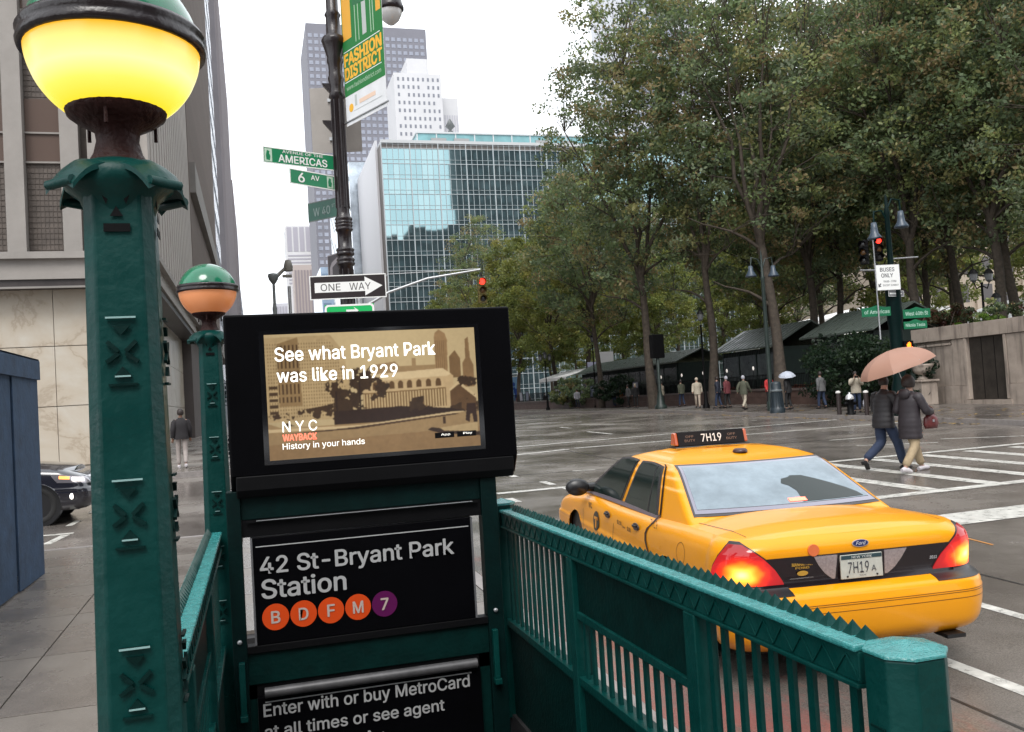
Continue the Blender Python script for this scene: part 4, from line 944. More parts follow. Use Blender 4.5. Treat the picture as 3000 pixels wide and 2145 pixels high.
# buildings behind the trees
t, cx = tower('pale banded office slab glimpsed through the tree crowns', 118, 205, 216, 250, 66, mat('banded_white', (.55, .54, .53), .6, var=.05))
for k in range(14): m = MB(); m.box(118.5-cx, 204.5-cx, -.3, 0, 4+4.5*k, 6.3+4.5*k); m.build('window_band', mat('band_glass', (.10, .10, .12), .15), t)
t, cx = tower('tall pale tower half hidden by the top of the trees', 108, 131, 236, 262, 150, mat('pale_tower', (.52, .53, .56), .6))
for k in range(34): m = MB(); m.box(108.6-cx, 130.4-cx, -.2, 0, 4+4.2*k, 6.4+4.2*k); m.build('window_band', mat('band_glass2', (.22, .24, .30), .3), t)
BEI = mat('beige_masonry', (.42, .35, .28), .75, var=.15, vs=.3)
t, cx = tower('beige masonry building with tall windows behind the right hand trees', 104, 190, 132, 170, 62, BEI)
wins(t, 'window', (106-cx, 0, 4), ex, 16, 11, 5.2, 5.0, 2.2, 3.2, mat('deep_window', (.07, .06, .06), .3), dep=.05)
for i in range(17): m = MB(); m.box(104.2+5.2*i-cx, 105.2+5.2*i-cx, -.5, 0, 0, 60); m.build('pilaster', BEI, t)
m = MB(); m.box(104-cx, 190-cx, -.8, 0, 60, 62); m.build('cornice', BEI, t)
t, cx = tower('red brown brick block behind the top right tree', 150, 230, 175, 200, 98, mat('red_brick', (.26, .13, .09), .8, var=.2, vs=.3))
wins(t, 'window', (152-cx, 0, 40), ex, 15, 12, 5, 4.6, 2, 2.6, mat('pale_window', (.45, .42, .38), .3), dep=.08)
# blocks behind the photographer: they stand there and show in the glass
BK = mat('rear_block', (.045, .047, .055), .8, var=.3, vs=.1)
for k, (x0, x1, y, H) in enumerate(((-40, 12, -75, 60), (62, 86, -48, 93), (86.5, 112, -52, 99), (113, 118.5, -60, 104), (119, 190, -64, 170), (20, 60, -90, 40))):
    t, cx = tower('dark office block across the street behind the camera, number of floors %s' % ('low', 'mid height', 'stepped', 'slender', 'tallest', 'lowest')[k], x0, x1, y-30, y, H, BK)
    t['label'] = ('wide dark office block behind the stairs', 'dark office block behind the camera beside the stepped one', 'stepped dark office block behind the camera', 'slender dark block behind the camera', 'tallest dark office tower behind the camera', 'lowest dark block behind the camera')[k]
    wins(t, 'window', (x0+2-cx, 30.0, 4), ex, int((x1-x0-2)/6), int(H/8), 6, 8, 3.5, 4, mat('rear_window', (.10, .11, .12), .2), n=(0, 1, 0), limit=60, dep=.05)

# =================================================================== PARK EDGE
def pz_(y): return gz(y)+.15
# raised park ground
m = MB()
for a, c in ((20, 48), (48, 200)):
    za, zc_ = pz_(a)+.55, pz_(c)+.55
    m.add([(32.0, a, za), (150, a, za), (150, c, zc_), (32.0, c, zc_)], [(0, 1, 2, 3)])
tag(m.build('park_ground', mat('park_soil', (.05, .05, .022), .9, var=.4, vs=1.5)), 'raised park ground under the trees', kind='structure')
STONE = mat('weathered_limestone', (.33, .275, .23), .75, var=.24, vs=1.1, bump=.3, bs=8)
def streaky():
    m = STONE; n = m.node_tree; L = n.links; b = n.nodes['Principled BSDF']
    tc = n.nodes.new('ShaderNodeTexCoord'); mp = n.nodes.new('ShaderNodeMapping'); mp.inputs['Scale'].default_value = (2.5, 2.5, .25)
    no = n.nodes.new('ShaderNodeTexNoise'); no.inputs['Scale'].default_value = 1.6; no.inputs['Detail'].default_value = 6
    L.new(tc.outputs['Object'], mp.inputs[0]); L.new(mp.outputs[0], no.inputs['Vector'])
    mr = n.nodes.new('ShaderNodeMapRange'); mr.inputs[1].default_value = .5; mr.inputs[2].default_value = .68; mr.inputs[4].default_value = .75
    L.new(no.outputs['Fac'], mr.inputs[0])
    mixn = n.nodes.new('ShaderNodeMixRGB'); mixn.inputs[2].default_value = (.12, .095, .08, 1); mixn.blend_type = 'MIX'
    src = b.inputs['Base Color'].links[0].from_socket; L.new(mr.outputs[0], mixn.inputs[0]); L.new(src, mixn.inputs[1]); L.new(mixn.outputs[0], b.inputs['Base Color'])
streaky()
WX = 30.45
sw = root('park_wall', 'high weathered stone retaining wall with a dark metal door at the right', 'wall', (WX, 36, pz_(36)))
def wb(mb, y0, y1, z0, z1, x0, x1): mb.box(x0, x1, y0-36, y1-36, z0, z1)
m = MB(); wb(m, 12, 36.2, -.6, 3.45, .22, 1.3); m.build('core', STONE, sw)
def blocks(y0, y1, z0, z1, x0=0., nm='stone_block'):
    m = MB(); wb(m, y0+.008, y1-.008, z0+.006, z1-.006, x0, .24); return bevel(m.build(nm, STONE, sw), .012)
yb = [36.2, 35.0, 33.6, 32.95]                                     # blocks left of the door
DY0, DY1 = 30.8, 32.85
for a, c in ((35.35, 36.2), (33.75, 35.35)):
    blocks(c-(c-a), c, .75, 2.62, .05)
blocks(33.0, 33.75, .75, 2.85, .0); blocks(32.85, 33.0, .12, 2.85, -.05, 'door_jamb'); blocks(30.65, 30.8, .12, 2.85, -.05, 'door_jamb')
blocks(29.6, 30.65, .75, 2.85, 0); 
for a in (28.0, 26.4, 24.8, 23.2, 21.6): blocks(a, a+1.6 if a != 28 else 29.6, .75, 2.85, .0 if a != 28 else .05)
for a, c in ((33.0, 36.2), (27.5, 30.65), (24, 27.5), (20.5, 24)): blocks(a, c, -.2, .75, -.04, 'plinth_block')
for a, c in ((35.2, 36.25), (33.2, 35.2), (30.5, 33.2), (28.2, 30.5), (25.5, 28.2), (22.5, 25.5)): blocks(a, c, 2.86, 3.5, -.06, 'coping_block')
m = MB(); wb(m, 33.8, 35.3, 2.63, 2.72, -.02, .24); wb(m, 35.4, 36.2, 2.63, 2.72, -.02, .24); m.build('ledge', STONE, sw)
m = MB(); wb(m, DY0, DY1, .10, 2.86, .14, .20); bevel(m.build('metal_door', mat('bronze_door', (.045, .038, .032), .5, .3, var=.35, vs=2.5), sw), .01)
m = MB()
for y_ in (31.45, 32.15): wb(m, y_, y_+.02, .15, 2.82, .13, .141)
m.build('door_seam', BLACKM, sw)
m = MB(); wb(m, DY0-.3, DY1+.3, -.1, .10, -.12, .25); m.build('door_step', STONE, sw)
# urn-like planter on a stone pier beside the wall's end
t = root('stone_planter', 'carved stone urn with clipped shrub just right of the umbrella couple', 'planter', (29.3, 34.4, pz_(34.4)))
m = MB(); m.box(-.42, .42, -.42, .42, 0, 1.05); m.box(-.5, .5, -.5, .5, 1.05, 1.15); bevel(m.build('pier', STONE, t), .02)
m = MB(); m.lathe([(.22, 1.15), (.26, 1.2), (.12, 1.3), (.12, 1.36), (.3, 1.45), (.42, 1.6), (.40, 1.64), (.5, 1.78), (.5, 1.86), (.4, 1.86), (.38, 1.8)], n=20); m.build('urn', STONE, t)

# ---- leaf helper
LEAFM = attrmat('leaf', 'Col', rough=.45, spec=.4)
n_ = LEAFM.node_tree; tr = n_.nodes.new('ShaderNodeBsdfTranslucent'); ms = n_.nodes.new('ShaderNodeMixShader'); ms.inputs[0].default_value = .5
at_ = [q for q in n_.nodes if q.type == 'ATTRIBUTE'][0]; ou = [q for q in n_.nodes if q.type == 'OUTPUT_MATERIAL'][0]; pb = n_.nodes['Principled BSDF']
n_.links.new(at_.outputs['Color'], tr.inputs['Color']); n_.links.new(pb.outputs[0], ms.inputs[1]); n_.links.new(tr.outputs[0], ms.inputs[2]); n_.links.new(ms.outputs[0], ou.inputs[0])
PAL = np.array((.03, .022, .03))+1.6*np.array([(.090, .135, .050), (.105, .150, .052), (.075, .115, .048), (.135, .165, .050), (.065, .100, .044), (.165, .165, .055), (.095, .125, .060), (.17, .135, .055)])
def leaves(name, C0, rad, per, size, seed, pal=PAL, w=None, flat=.6, jitter=.25):
    r = np.random.RandomState(seed); n = len(C0)*per
    c = np.repeat(C0, per, 0); rd = np.repeat(rad, per)
    off = r.normal(size=(n, 3)); off /= np.linalg.norm(off, axis=1)[:, None]; off *= (r.rand(n)**.45)[:, None]*rd[:, None]; off[:, 2] *= flat
    p = c+off
    a = r.normal(size=(n, 3)); a /= np.linalg.norm(a, axis=1)[:, None]
    b = np.cross(a, r.normal(size=(n, 3))); b /= np.linalg.norm(b, axis=1)[:, None]
    s = size*(.6+.8*r.rand(n))[:, None]
    nb = np.cross(a, b)
    P = np.stack([p-a*s, p-b*s*.55+nb*s*.12, p+a*s, p+b*s*.55+nb*s*.12], 1).reshape(-1, 3)
    me = npmesh(name, P, np.arange(n*4).reshape(-1, 4))
    ci = r.choice(len(pal), len(C0), p=w); col = np.array(pal)[np.repeat(ci, per)]*(1+jitter*(r.rand(n)[:, None]*2-1))*np.repeat(.75+.5*r.rand(len(C0)), per)[:, None]
    sw_ = r.rand(n) < .25; col[sw_] = np.array(pal)[r.choice(len(pal), sw_.sum(), p=w)]
    cc = np.ones((n, 4, 4), np.float32); cc[:, :, :3] = col[:, None, :]
    at = me.color_attributes.new('Col', 'FLOAT_COLOR', 'POINT'); at.data.foreach_set('color', cc.ravel())
    me.materials.append(LEAFM); return me
BARK = mat('plane_bark', (.070, .055, .042), .85, var=.45, vs=5, bump=.5, bs=14)
def tree_variant(seed, H=23, cb=7.5, RX=5.6, ncl=170, per=85, size=.17, tr=.30, fork=.38, pal=PAL):
    rnd = random.Random(seed); r = np.random.RandomState(seed)
    cz = (H+cb)/2; hz = (H-cb)/2
    C0 = []
    while len(C0) < ncl:
        q = r.uniform(-1, 1, 3); d = np.linalg.norm(q)
        if d > 1 or d < .25: continue
        top = q[2]; sh = 1-.35*max(0, top)**2
        C0.append((q[0]*RX*sh, q[1]*RX*sh, cz+q[2]*hz))
    C0 = np.array(C0); rad = r.uniform(.55, 1.25, ncl)
    crown = leaves('crown', C0, rad, per, size, seed, pal)
    m = MB()
    lean = Vector((rnd.uniform(-.9, .9), rnd.uniform(-.9, .9), 0)); fz = H*fork
    def P(z): return lean*(z/fz)**1.4*.6+Vector((.10*math.sin(z*.8+seed), .10*math.cos(z*.6+seed), z))
    zs = np.linspace(-.4, fz, 8)
    m.tube([P(max(z, 0))+Vector((0, 0, min(z, 0))) for z in zs], [tr*1.35, tr*1.15]+[tr*(1-.35*i/7) for i in range(2, 8)], 10)
    F = P(fz); nl = rnd.randint(4, 6)
    tips = []
    for k in range(nl):
        a = k*2*math.pi/nl+rnd.uniform(-.4, .4); el = rnd.uniform(1.16, 1.42); L_ = min((H-fz)*rnd.uniform(.55, .8), RX*.85/max(.1, math.cos(el)))
        d = Vector((math.cos(a)*math.cos(el), math.sin(a)*math.cos(el), math.sin(el)))
        sp = F-Vector((0, 0, rnd.uniform(0, 1.6))); pts = [sp]
        for i in range(1, 7):
            pts.append(sp+d*L_*i/6+Vector((rnd.uniform(-.3, .3), rnd.uniform(-.3, .3), -.05*i)))
        r0_ = tr*rnd.uniform(.42, .6); m.tube(pts, [r0_*(1-.85*i/6) for i in range(7)], 7)
        tips += [(pts[i], r0_*(1-.85*i/6)) for i in (2, 3, 4, 5)]
    for k in range(3):                                             # low side limbs
        a = rnd.uniform(0, 6.28); z = rnd.uniform(fz*.55, fz*.95); sp = P(z); d = Vector((math.cos(a), math.sin(a), .55)); L_ = rnd.uniform(3.0, 5.0)
        pts = [sp+d*L_*i/5+Vector((0, 0, .25*math.sin(i))) for i in range(6)]; m.tube(pts, [tr*.33*(1-.8*i/5) for i in range(6)], 6); tips += [(pts[i], .05) for i in (2, 3, 4)]
    for c in C0[:: 3]:
        c = Vector(c); s_, rs = min(tips, key=lambda q: (q[0]-c).length+(2 if q[0].z > c.z else 0)); mid = (s_+c)/2+Vector((rnd.uniform(-.4, .4), rnd.uniform(-.4, .4), rnd.uniform(-.2, .5)))
        m.tube([s_, mid, c], [max(.025, rs*.5), .03, .012], 4, caps=False)
    return m.mesh('trunk', BARK), crown
TV = [tree_variant(3, 31, 7.0, 6.2, 500, 72, .125, .32, fork=.30), tree_variant(8, 27, 7.0, 5.6, 340, 62, .125, .27, fork=.34), tree_variant(15, 29, 8.0, 6.6, 400, 60, .125, .34, fork=.32), tree_variant(21, 21, 5.5, 5.6, 300, 72, .135, .22, fork=.42)]
OLV = 1.1*np.array([(.19, .215, .055), (.22, .235, .06), (.16, .195, .055), (.24, .23, .06), (.13, .165, .05)])
TO = [tree_variant(31, 22, 4.0, 5.6, 230, 110, .15, .25, pal=OLV), tree_variant(37, 24, 4.5, 6.2, 250, 110, .155, .28, pal=OLV)]
def tree(x, y, var, sc, rz, label, group, zb=None, sz=None):
    t = root('plane_tree', label, 'tree', (x, y, (zb if zb is not None else pz_(y)+.5)-.05), rz, group)
    tm, cm = var; link('trunk', tm, t); link('crown', cm, t); t.scale = (sc, sc, sz or sc); return t
GP = 'plane trees of the park'
near = [
 (25.6, 55.5, 0, 1.0, .3, 'plane tree on the pavement edge with dark signal box beside its trunk', .15),
 (28.0, 71.0, 3, 1.05, 1.2, 'plane tree left of the one with the signal box, thin straight trunk', .5),
 (27.9, 51.2, 1, 1.05, 2.2, 'plane tree with straight pale trunk beside the left end of the sloped kiosk', .5),
 (28.6, 44.6, 2, .98, 3.6, 'thick leaning plane tree rising between the two sloped kiosk roofs', .5),
 (38.0, 60.0, 3, 1.1, .9, 'slim plane tree deep behind the sloped kiosks', .5),
 (35.6, 51.5, 0, 1.0, 4.4, 'plane tree right of the leaning one behind the dark bush', .5),
 (38.6, 52.6, 1, 1.0, 5.2, 'plane tree left of the traffic pole with narrow trunk', .5),
 (36.0, 42.2, 2, .95, 1.9, 'big plane tree directly behind the BUSES ONLY sign', .5),
 (41.8, 48.5, 3, 1.1, 2.8, 'plane tree just right of the traffic pole above the hedge', .8),
 (41.0, 44.2, 1, 1.05, 0.2, 'curving plane tree above the bright green creeper', .8),
 (37.6, 37.8, 0, .95, 5.9, 'left trunk of the close pair at the right edge above the stone wall', .9),
 (39.3, 38.6, 2, .92, 2.4, 'right trunk of the close pair at the right edge above the stone wall', .9),
 (36.5, 32.0, 1, .9, 4.0, 'plane tree at the far right whose dark leaves hang into the frame', .9)]
for x, y, v_, s_, rz, lb, dz in near: tree(x, y, TV[v_], s_, rz, lb, GP, pz_(y)+dz)
far = [(33.6, 99, 1, .95), (33.8, 89, 1, .9), (33.8, 115, 0, .95), (33.5, 131, 2, 1.0), (33.2, 147, 1, .92), (36.5, 163, 3, .86), (41, 178, 0, .8)]
for i, (x, y, v_, s_) in enumerate(far):
    tree(x, y, (TO[i % 2] if v_ != 2 else TV[2]), s_*(1.12 if v_ != 2 else 1), i*1.3, 'plane tree of the receding avenue row, %s' % ('before the teal block low right', 'nearest of that row', 'third from the near end of that row', 'above the mast arm signal', 'rounded one near the row end', 'last but one against the teal glass', 'last and lowest of that row')[i], 'receding row of plane trees')
rl = random.Random(5)
bk = [(46, 66), (52, 58), (50, 80), (58, 72), (44, 92), (56, 98), (60, 50), (66, 62), (46, 110), (60, 120), (72, 84), (44, 130), (54, 145), (74, 108), (64, 40), (54, 44), (50, 33)]
for i, (x, y) in enumerate(bk):
    tree(x+rl.uniform(-1.5, 1.5), y, (TO+TV)[rl.randrange(3)], rl.uniform(.88, 1.05), rl.uniform(0, 6), 'yellowish green tree in the dense grove far inside the park', 'trees of the grove inside the park')

# ---- shrubs
def bush(x, y, z, rx, ry, rz_, n, per, size, pal, label, cat='shrub', name='shrub', seed=1, w=None, group=None):
    r = np.random.RandomState(seed); q = r.normal(size=(n, 3)); q /= np.linalg.norm(q, axis=1)[:, None]; q *= r.rand(n)[:, None]**.4
    C0 = q*np.array([rx, ry, rz_]); C0[:, 2] += rz_
    C0[:, 2] = np.maximum(C0[:, 2], .05)
    t = root(name, label, cat, (x, y, z), 0, group)
    me = leaves('foliage', C0, np.full(n, min(rx, ry, rz_)*.42), per, size, seed, pal, w); link('foliage', me, t)
    m = MB()
    for k in range(7):
        c = C0[k]; m.tube([(0, 0, -.1), (c[0]*.5, c[1]*.5, c[2]*.5), tuple(c)], [.03, .02, .01], 5)
    m.build('stems', BARK, t); return t
DG = np.array([(.020, .042, .020), (.028, .050, .022), (.015, .032, .018)])
BG_ = np.array([(.10, .19, .02), (.13, .22, .03), (.08, .15, .02)])
RB = np.array([(.075, .030, .022), (.05, .045, .02), (.035, .05, .02), (.10, .05, .03)])
RED = np.array([(.20, .045, .03), (.13, .05, .03), (.05, .05, .02)])
bush(28.3, 37.8, pz_(37.8)+.1, 2.2, 3.2, 1.75, 70, 120, .10, DG, 'big dark evergreen bush left of the stone wall behind the photographer', seed=3)
bush(29.2, 35.2, pz_(35)+.1, 1.0, 1.3, 1.3, 26, 110, .09, DG, 'smaller dark bush against the end of the stone wall', seed=33)
bush(31.6, 35.2, pz_(35)+3.3, .9, 1.6, .65, 34, 90, .07, RB, 'purplish brown bush spilling over the left end of the stone wall', seed=4)
bush(31.8, 33.0, pz_(33)+3.3, .9, 1.9, .30, 34, 90, .06, BG_, 'bright yellow green creeper along the top of the stone wall', seed=5)
bush(32.6, 34.4, pz_(34)+3.4, .9, 2.3, .62, 34, 80, .07, PAL, 'mixed green hedge behind the bright creeper', seed=6)
bush(32.4, 29.6, pz_(30)+3.4, 1.0, 2.4, .75, 40, 90, .07, RB, 'dark reddish bush on the wall at the far right', seed=7)
bush(28.9, 69.0, pz_(69)+.3, 1.6, 4.2, 1.1, 40, 90, .12, DG, 'dark shrub group in front of the long green kiosk', seed=8)
bush(28.8, 80.0, pz_(80)+.3, 1.6, 4.5, 1.3, 40, 90, .14, PAL, 'green shrub beside the white awning', seed=9)
for i in range(6):
    bush(30.6, 42.5+i*2.3, pz_(42)+.75, .45, 1.1, .22, 14, 60, .055, RED, 'red flowering plants in the long bed behind the low wall', 'flower bed', 'flower_bed', 20+i, group='red flower beds behind the low wall')

# ---- low wall with dark fence, posters on it, globe fence lights
LW = mat('red_brown_granite', (.095, .060, .050), .45, var=.3, vs=2.5, bump=.2, bs=12); LWC = mat('low_wall_cap', (.11, .085, .078), .4, var=.2, vs=3)
t = root('low_wall', 'low red brown granite wall along the park pavement', 'wall', (28.9, 38, pz_(38)))
y = 36.6; i = 0
while y < 150:
    L_ = 1.55; dz = gz(y)-gz(38)
    m = MB(); m.box(0, .4, 0, L_-.02, -.2, .38); m.box(.004, .4, 0, L_*.48, .39, .76); m.box(.004, .4, L_*.5, L_-.02, .39, .76)
    if i < 60: m.build('granite_block', LW, t, (random.uniform(-.006, .006), y-38, dz))
    else: m.build('granite_block', LW, t, (0, y-38, dz))
    y += L_; i += 1
m = MB()
for a, c in ((36.6, 48), (48, 150)):
    za, zc_ = gz(a)-gz(38)+.77, gz(c)-gz(38)+.77
    m.add([(-.05, a-38, za), (.5, a-38, za), (.5, c-38, zc_), (-.05, c-38, zc_), (-.05, a-38, za+.12), (.5, a-38, za+.12), (.5, c-38, zc_+.12), (-.05, c-38, zc_+.12)], [(0, 3, 2, 1), (4, 5, 6, 7), (0, 1, 5, 4), (1, 2, 6, 5), (2, 3, 7, 6), (3, 0, 4, 7)])
m.build('coping', LWC, t)
t = root('park_fence', 'black iron fence standing on the low granite wall', 'fence', (29.15, 38, pz_(38)+.89))
bar = MB().box(-.012, .012, -.012, .012, 0, .85).mesh('bar', BLACKM)
rest = MB(); k = 0
for i in range(620):
    y = 38+.16*i; dz = gz(y)-gz(38)
    if k < 250: link('bar', bar, t, (0, y-38, dz))
    else: rest.box(-.012, .012, y-38-.012, y-38+.012, dz, dz+.85)
    k += 1
tag(rest.build('bar', BLACKM, t), kind='stuff')
for z in (.12, .78):
    m = MB()
    for a, c in ((38, 48), (48, 137)):
        za, zc_ = gz(a)-gz(38)+z, gz(c)-gz(38)+z
        m.add([(-.02, a-38, za), (.02, a-38, za), (.02, c-38, zc_), (-.02, c-38, zc_), (-.02, a-38, za+.04), (.02, a-38, za+.04), (.02, c-38, zc_+.04), (-.02, c-38, zc_+.04)], [(0, 3, 2, 1), (4, 5, 6, 7), (0, 1, 5, 4), (1, 2, 6, 5), (2, 3, 7, 6), (3, 0, 4, 7)])
    m.build('fence_rail', BLACKM, t)
PLB = mat('small_globe', (.7, .68, .64), .3, em=(1, .9, .8), es=.35)
for i, y in enumerate((39.5, 42.6, 45.7, 48.8, 52, 55.2, 58.4, 61.8)):
    t = root('fence_light', 'tiny frosted bulb light on a stalk above the park fence', 'light', (29.3, y, pz_(y)+.9), 0, 'small lights along the park fence')
    m = MB(); m.tube([(0, 0, 0), (0, 0, 1.15)], .015, 6); m.build('stalk', BLACKM, t)
    m = MB(); m.lathe([(.02, 1.13), (.055, 1.2), (.06, 1.27), (.03, 1.36), (0, 1.38)], n=10); m.build('bulb', PLB, t)
PF = [mat('poster_%d' % i, c, .5, var=.5, vs=9) for i, c in enumerate(((.30, .31, .36), (.10, .12, .20), (.22, .24, .30), (.34, .34, .36), (.14, .16, .22)))]
for i in range(11):
    y = 66+2.4*i+ (8 if i > 8 else 0)
    t = root('fence_poster', 'grey blue poster panel fixed to the fence, %s' % ('nearest to the pair of strollers', 'second from the near end', 'third from the near end', 'fourth from the near end', 'fifth from the near end', 'in the middle of the row', 'seventh from the near end', 'eighth from the near end', 'ninth from the near end', 'tenth, beyond a gap', 'last of the row')[i], 'poster', (29.05, y, pz_(y)+.95), 0, 'posters hung on the park fence')
    m = MB(); m.box(-.03, 0, -.55, .55, 0, 1.05); m.build('board', mat('poster_frame', (.03, .035, .05), .5), t)
    m = MB(); m.box(-.034, -.031, -.45, .45, .08, .97); m.build('print', PF[i % 5], t)

# ---- kiosks
KG = mat('kiosk_dark_green', (.016, .028, .024), .5, var=.2, vs=2); KR = mat('kiosk_roof', (.085, .105, .092), .4, var=.15, vs=1.5, rvar=.15)
def kiosk(x, y, L_, D_, h, rise, label, n, rz=0, mono=False):
    t = root('market_kiosk', label, 'kiosk', (x, y, pz_(y)+.5), rz, 'dark green kiosks with sloping roofs')
    m = MB(); m.box(.25, D_-.25, .25, L_-.25, 0, h); m.build('wall', KG, t)
    m = MB()
    if mono: m.prism([(-.3, h), (D_+.3, h+rise), (D_+.3, h+rise+.10), (-.3, h+.10)], (0, -.4, 0), ex, ez, (0, L_+.8, 0))
    else: m.prism([(-.3, h), (D_/2, h+rise), (D_+.3, h), (D_+.3, h+.10), (D_/2, h+rise+.10), (-.3, h+.10)], (0, -.4, 0), ex, ez, (0, L_+.8, 0))
    rf = m.build('roof', KR, t)
    se = MB(); w_ = (D_/2 if not mono else D_)+.3; se.prism([(-.3, h+.10), (-.3+w_, h+rise+.10), (-.3+w_, h+rise+.13), (-.3, h+.13)], (0, -.02, 0), ex, ez, (0, .04, 0)); sm = se.mesh('roof_seam', KR)
    for i in range(int(L_/.55)+1): link('roof_seam', sm, rf, (0, i*.55, 0))
    for i in range(n):
        y0 = .4+i*(L_-.8)/n; m = MB(); m.box(.19, .24, y0+.1, y0+(L_-.8)/n-.1, 1.0, h-.35); m.build('window', mat('kiosk_window', (.055, .065, .062), .15, spec=.7, var=.5, vs=2), t)
        m = MB(); m.box(.17, .24, y0, y0+.07, 0, h-.2); m.build('post', KG, t)
    m = MB()
    for i in range(int(L_/.22)): m.box(.225, .249, .3+i*.22, .315+i*.22, 0, h)
    tag(m.build('batten', BLACKM, t), kind='stuff')
    return t
kiosk(31.5, 63.5, 22, 4, 2.75, .95, 'long low kiosk with pale green roof behind the walkers on the left', 9)
kiosk(32.0, 50.5, 7.5, 5, 3.0, 1.5, 'kiosk with roof sloping up to the right behind the straight pale trunk', 3)
kiosk(32.2, 41.3, 6.0, 5, 3.3, 1.4, 'kiosk with sloping roof beside the dark evergreen bush', 2)
t = root('awning', 'bright white canvas awning at the far end of the kiosks', 'awning', (31, 88, pz_(88)+.3))
m = MB(); m.prism([(0, 2.9), (3.2, 3.7), (3.2, 3.76), (0, 2.96)], (0, 0, 0), ex, ez, (0, 9, 0)); m.box(-.02, .01, 0, 9, 2.6, 2.9); m.build('canvas', mat('white_canvas', (.75, .75, .75), .7), t)
for y_ in (.2, 8.8): m = MB(); m.tube([(.05, y_, 0), (.05, y_, 2.9)], .04, 6); m.build('post', STEEL, t)
t = root('white_tent', 'large white event tent glimpsed beyond the hedge on the right', 'tent', (58, 56, pz_(50)+.5))
m = MB(); m.prism([(0, 0), (18, 0), (18, 4.6), (9, 7), (0, 4.6)], (0, 0, 0), ex, ez, (0, 12, 0)); m.build('canvas', mat('white_canvas', (.75, .75, .75)), t)
t = root('market_tent', 'white marquee wall behind the middle of the tree trunks', 'tent', (60, 92, pz_(50)+.5))
m = MB(); m.prism([(0, 0), (34, 0), (34, 7), (17, 10), (0, 7)], (0, 0, 0), ex, ez, (0, 12, 0)); m.build('canvas', mat('white_canvas', (.75, .75, .75)), t)

# blue advertising stand at the left
t = root('poster_stand', 'tall white and blue poster stand at the right edge of the screen box', 'poster', (34.6, 119.5, pz_(60)))
m = MB(); m.box(-.65, .65, 0, .15, .8, 4.5); m.box(-.9, .9, -.1, .3, 0, .8); m.build('stand', WHITE, t)
m = MB(); m.box(-.52, .52, -.03, -.001, 1.1, 4.3); m.build('poster', mat('poster_sky', (.25, .45, .75), .4), t)
m = MB()
for (x, z, r_) in ((-.2, 3.3, .22), (.1, 2.3, .32), (.15, 1.7, .28), (-.15, 2.7, .16)): m.prism([(x+r_*math.cos(a), z+1.3*r_*math.sin(a)) for a in np.linspace(0, 6.28, 13)[:-1]], (0, -.04, 0), ex, ez, (0, -.004-.002*r_, 0))
m.build('print', mat('poster_blue', (.02, .08, .40), .4), t)
t = root('banner_stand', 'pale purple and grey notice banners between the distant trunks', 'banner', (33.2, 86, pz_(60)+.3))
m = MB(); m.box(-.5, .5, 0, .06, 1.5, 4.2); m.build('cloth', mat('lilac_cloth', (.25, .25, .34), .7), t)
m = MB(); m.box(.6, 2.4, 0, .06, 3.0, 5.2); m.build('notice', mat('grey_notice', (.30, .30, .31), .7), t)
m = MB(); m.tube([(-.55, 0, 0), (-.55, 0, 4.5)], .05, 6); m.tube([(.55, 0, 0), (.55, 0, 5.3)], .05, 6); m.build('post', BLACKM, t)

# ---- park lamps
def park_lamp(x, y, h, label, kind='single', z=None):
    t = root('park_lamp', label, 'street lamp', (x, y, z if z is not None else pz_(y)), 0)
    m = MB(); m.lathe([(.20, 0), (.20, .15), (.12, .3), (.10, .8), (.06, 1.0), (.05, h-.4), (.08, h-.35), (.05, h-.3)], n=12); m.build('pole', BLACKM, t)
    ps = [(0, 0)] if kind == 'single' else [(-.45, 0), (.45, 0)] if kind == 'twin' else [(-.45, 0), (0, 0), (.45, 0)]
    for k, (dx, dy) in enumerate(ps):
        zz = h-.3+(.2 if dx == 0 else 0)
        if dx: m = MB(); m.tube([(0, 0, h-.45), (dx*.7, 0, h-.6), (dx, 0, zz)], .03, 6); m.build('arm', BLACKM, t)
        m = MB(); m.lathe([(.05, zz), (.15, zz+.1), (.19, zz+.38), (.21, zz+.42)], c=(dx, dy, 0), n=8, smooth=False); m.build('lantern_glass', mat('lantern_glass', (.10, .105, .11), .2, spec=.7), t)
        m = MB(); m.lathe([(.23, zz+.42), (.12, zz+.6), (.03, zz+.66), (.02, zz+.78), (0, zz+.80)], c=(dx, dy, 0), n=8, smooth=False); m.build('lantern_cap', BLACKM, t)
park_lamp(24.9, 46.8, 5.1, 'slim single lantern post in front of the straight pale trunk')
park_lamp(29.0, 74.7, 5.9, 'single lantern post in front of the long green kiosk')
park_lamp(26.4, 80.5, 4.9, 'triple lantern post with white globes near the distant walkers', 'triple')
park_lamp(33.6, 35.0, 2.6, 'twin lantern post standing on the terrace above the stone wall', 'twin', pz_(35)+3.3)
park_lamp(33.0, 33.6, 1.1, 'short single lantern showing over the hedge below the twin one', 'single', pz_(34)+3.3)
def twin_street(x, y, h, label):
    t = root('street_lamp', label, 'street lamp', (x, y, pz_(y)))
    m = MB(); m.lathe([(.22, 0), (.22, .4), (.14, .5), (.11, 1.2), (.09, h-1), (.12, h-.9), (.07, h-.8), (.05, h+.2), (0, h+.5)], n=12); m.build('pole', KG, t)
    for s_ in (-1, 1):
        m = MB(); m.tube([(0, 0, h-.5), (.2*s_, 0, h), (.55*s_, 0, h+.1), (.62*s_, 0, h-.35)], .035, 6); m.build('arm', KG, t)
        m = MB(); m.lathe([(0, h-.3), (.10, h-.32), (.13, h-.55), (.27, h-.8), (.27, h-.85), (.12, h-.86)], c=(.62*s_, 0, 0), n=14); m.build('lamp_head', mat('blue_grey_lamp', (.045, .065, .09), .35), t)
twin_street(24.1, 38.7, 7.4, 'dark lamp post with two bell lamps in front of the leaning tree')
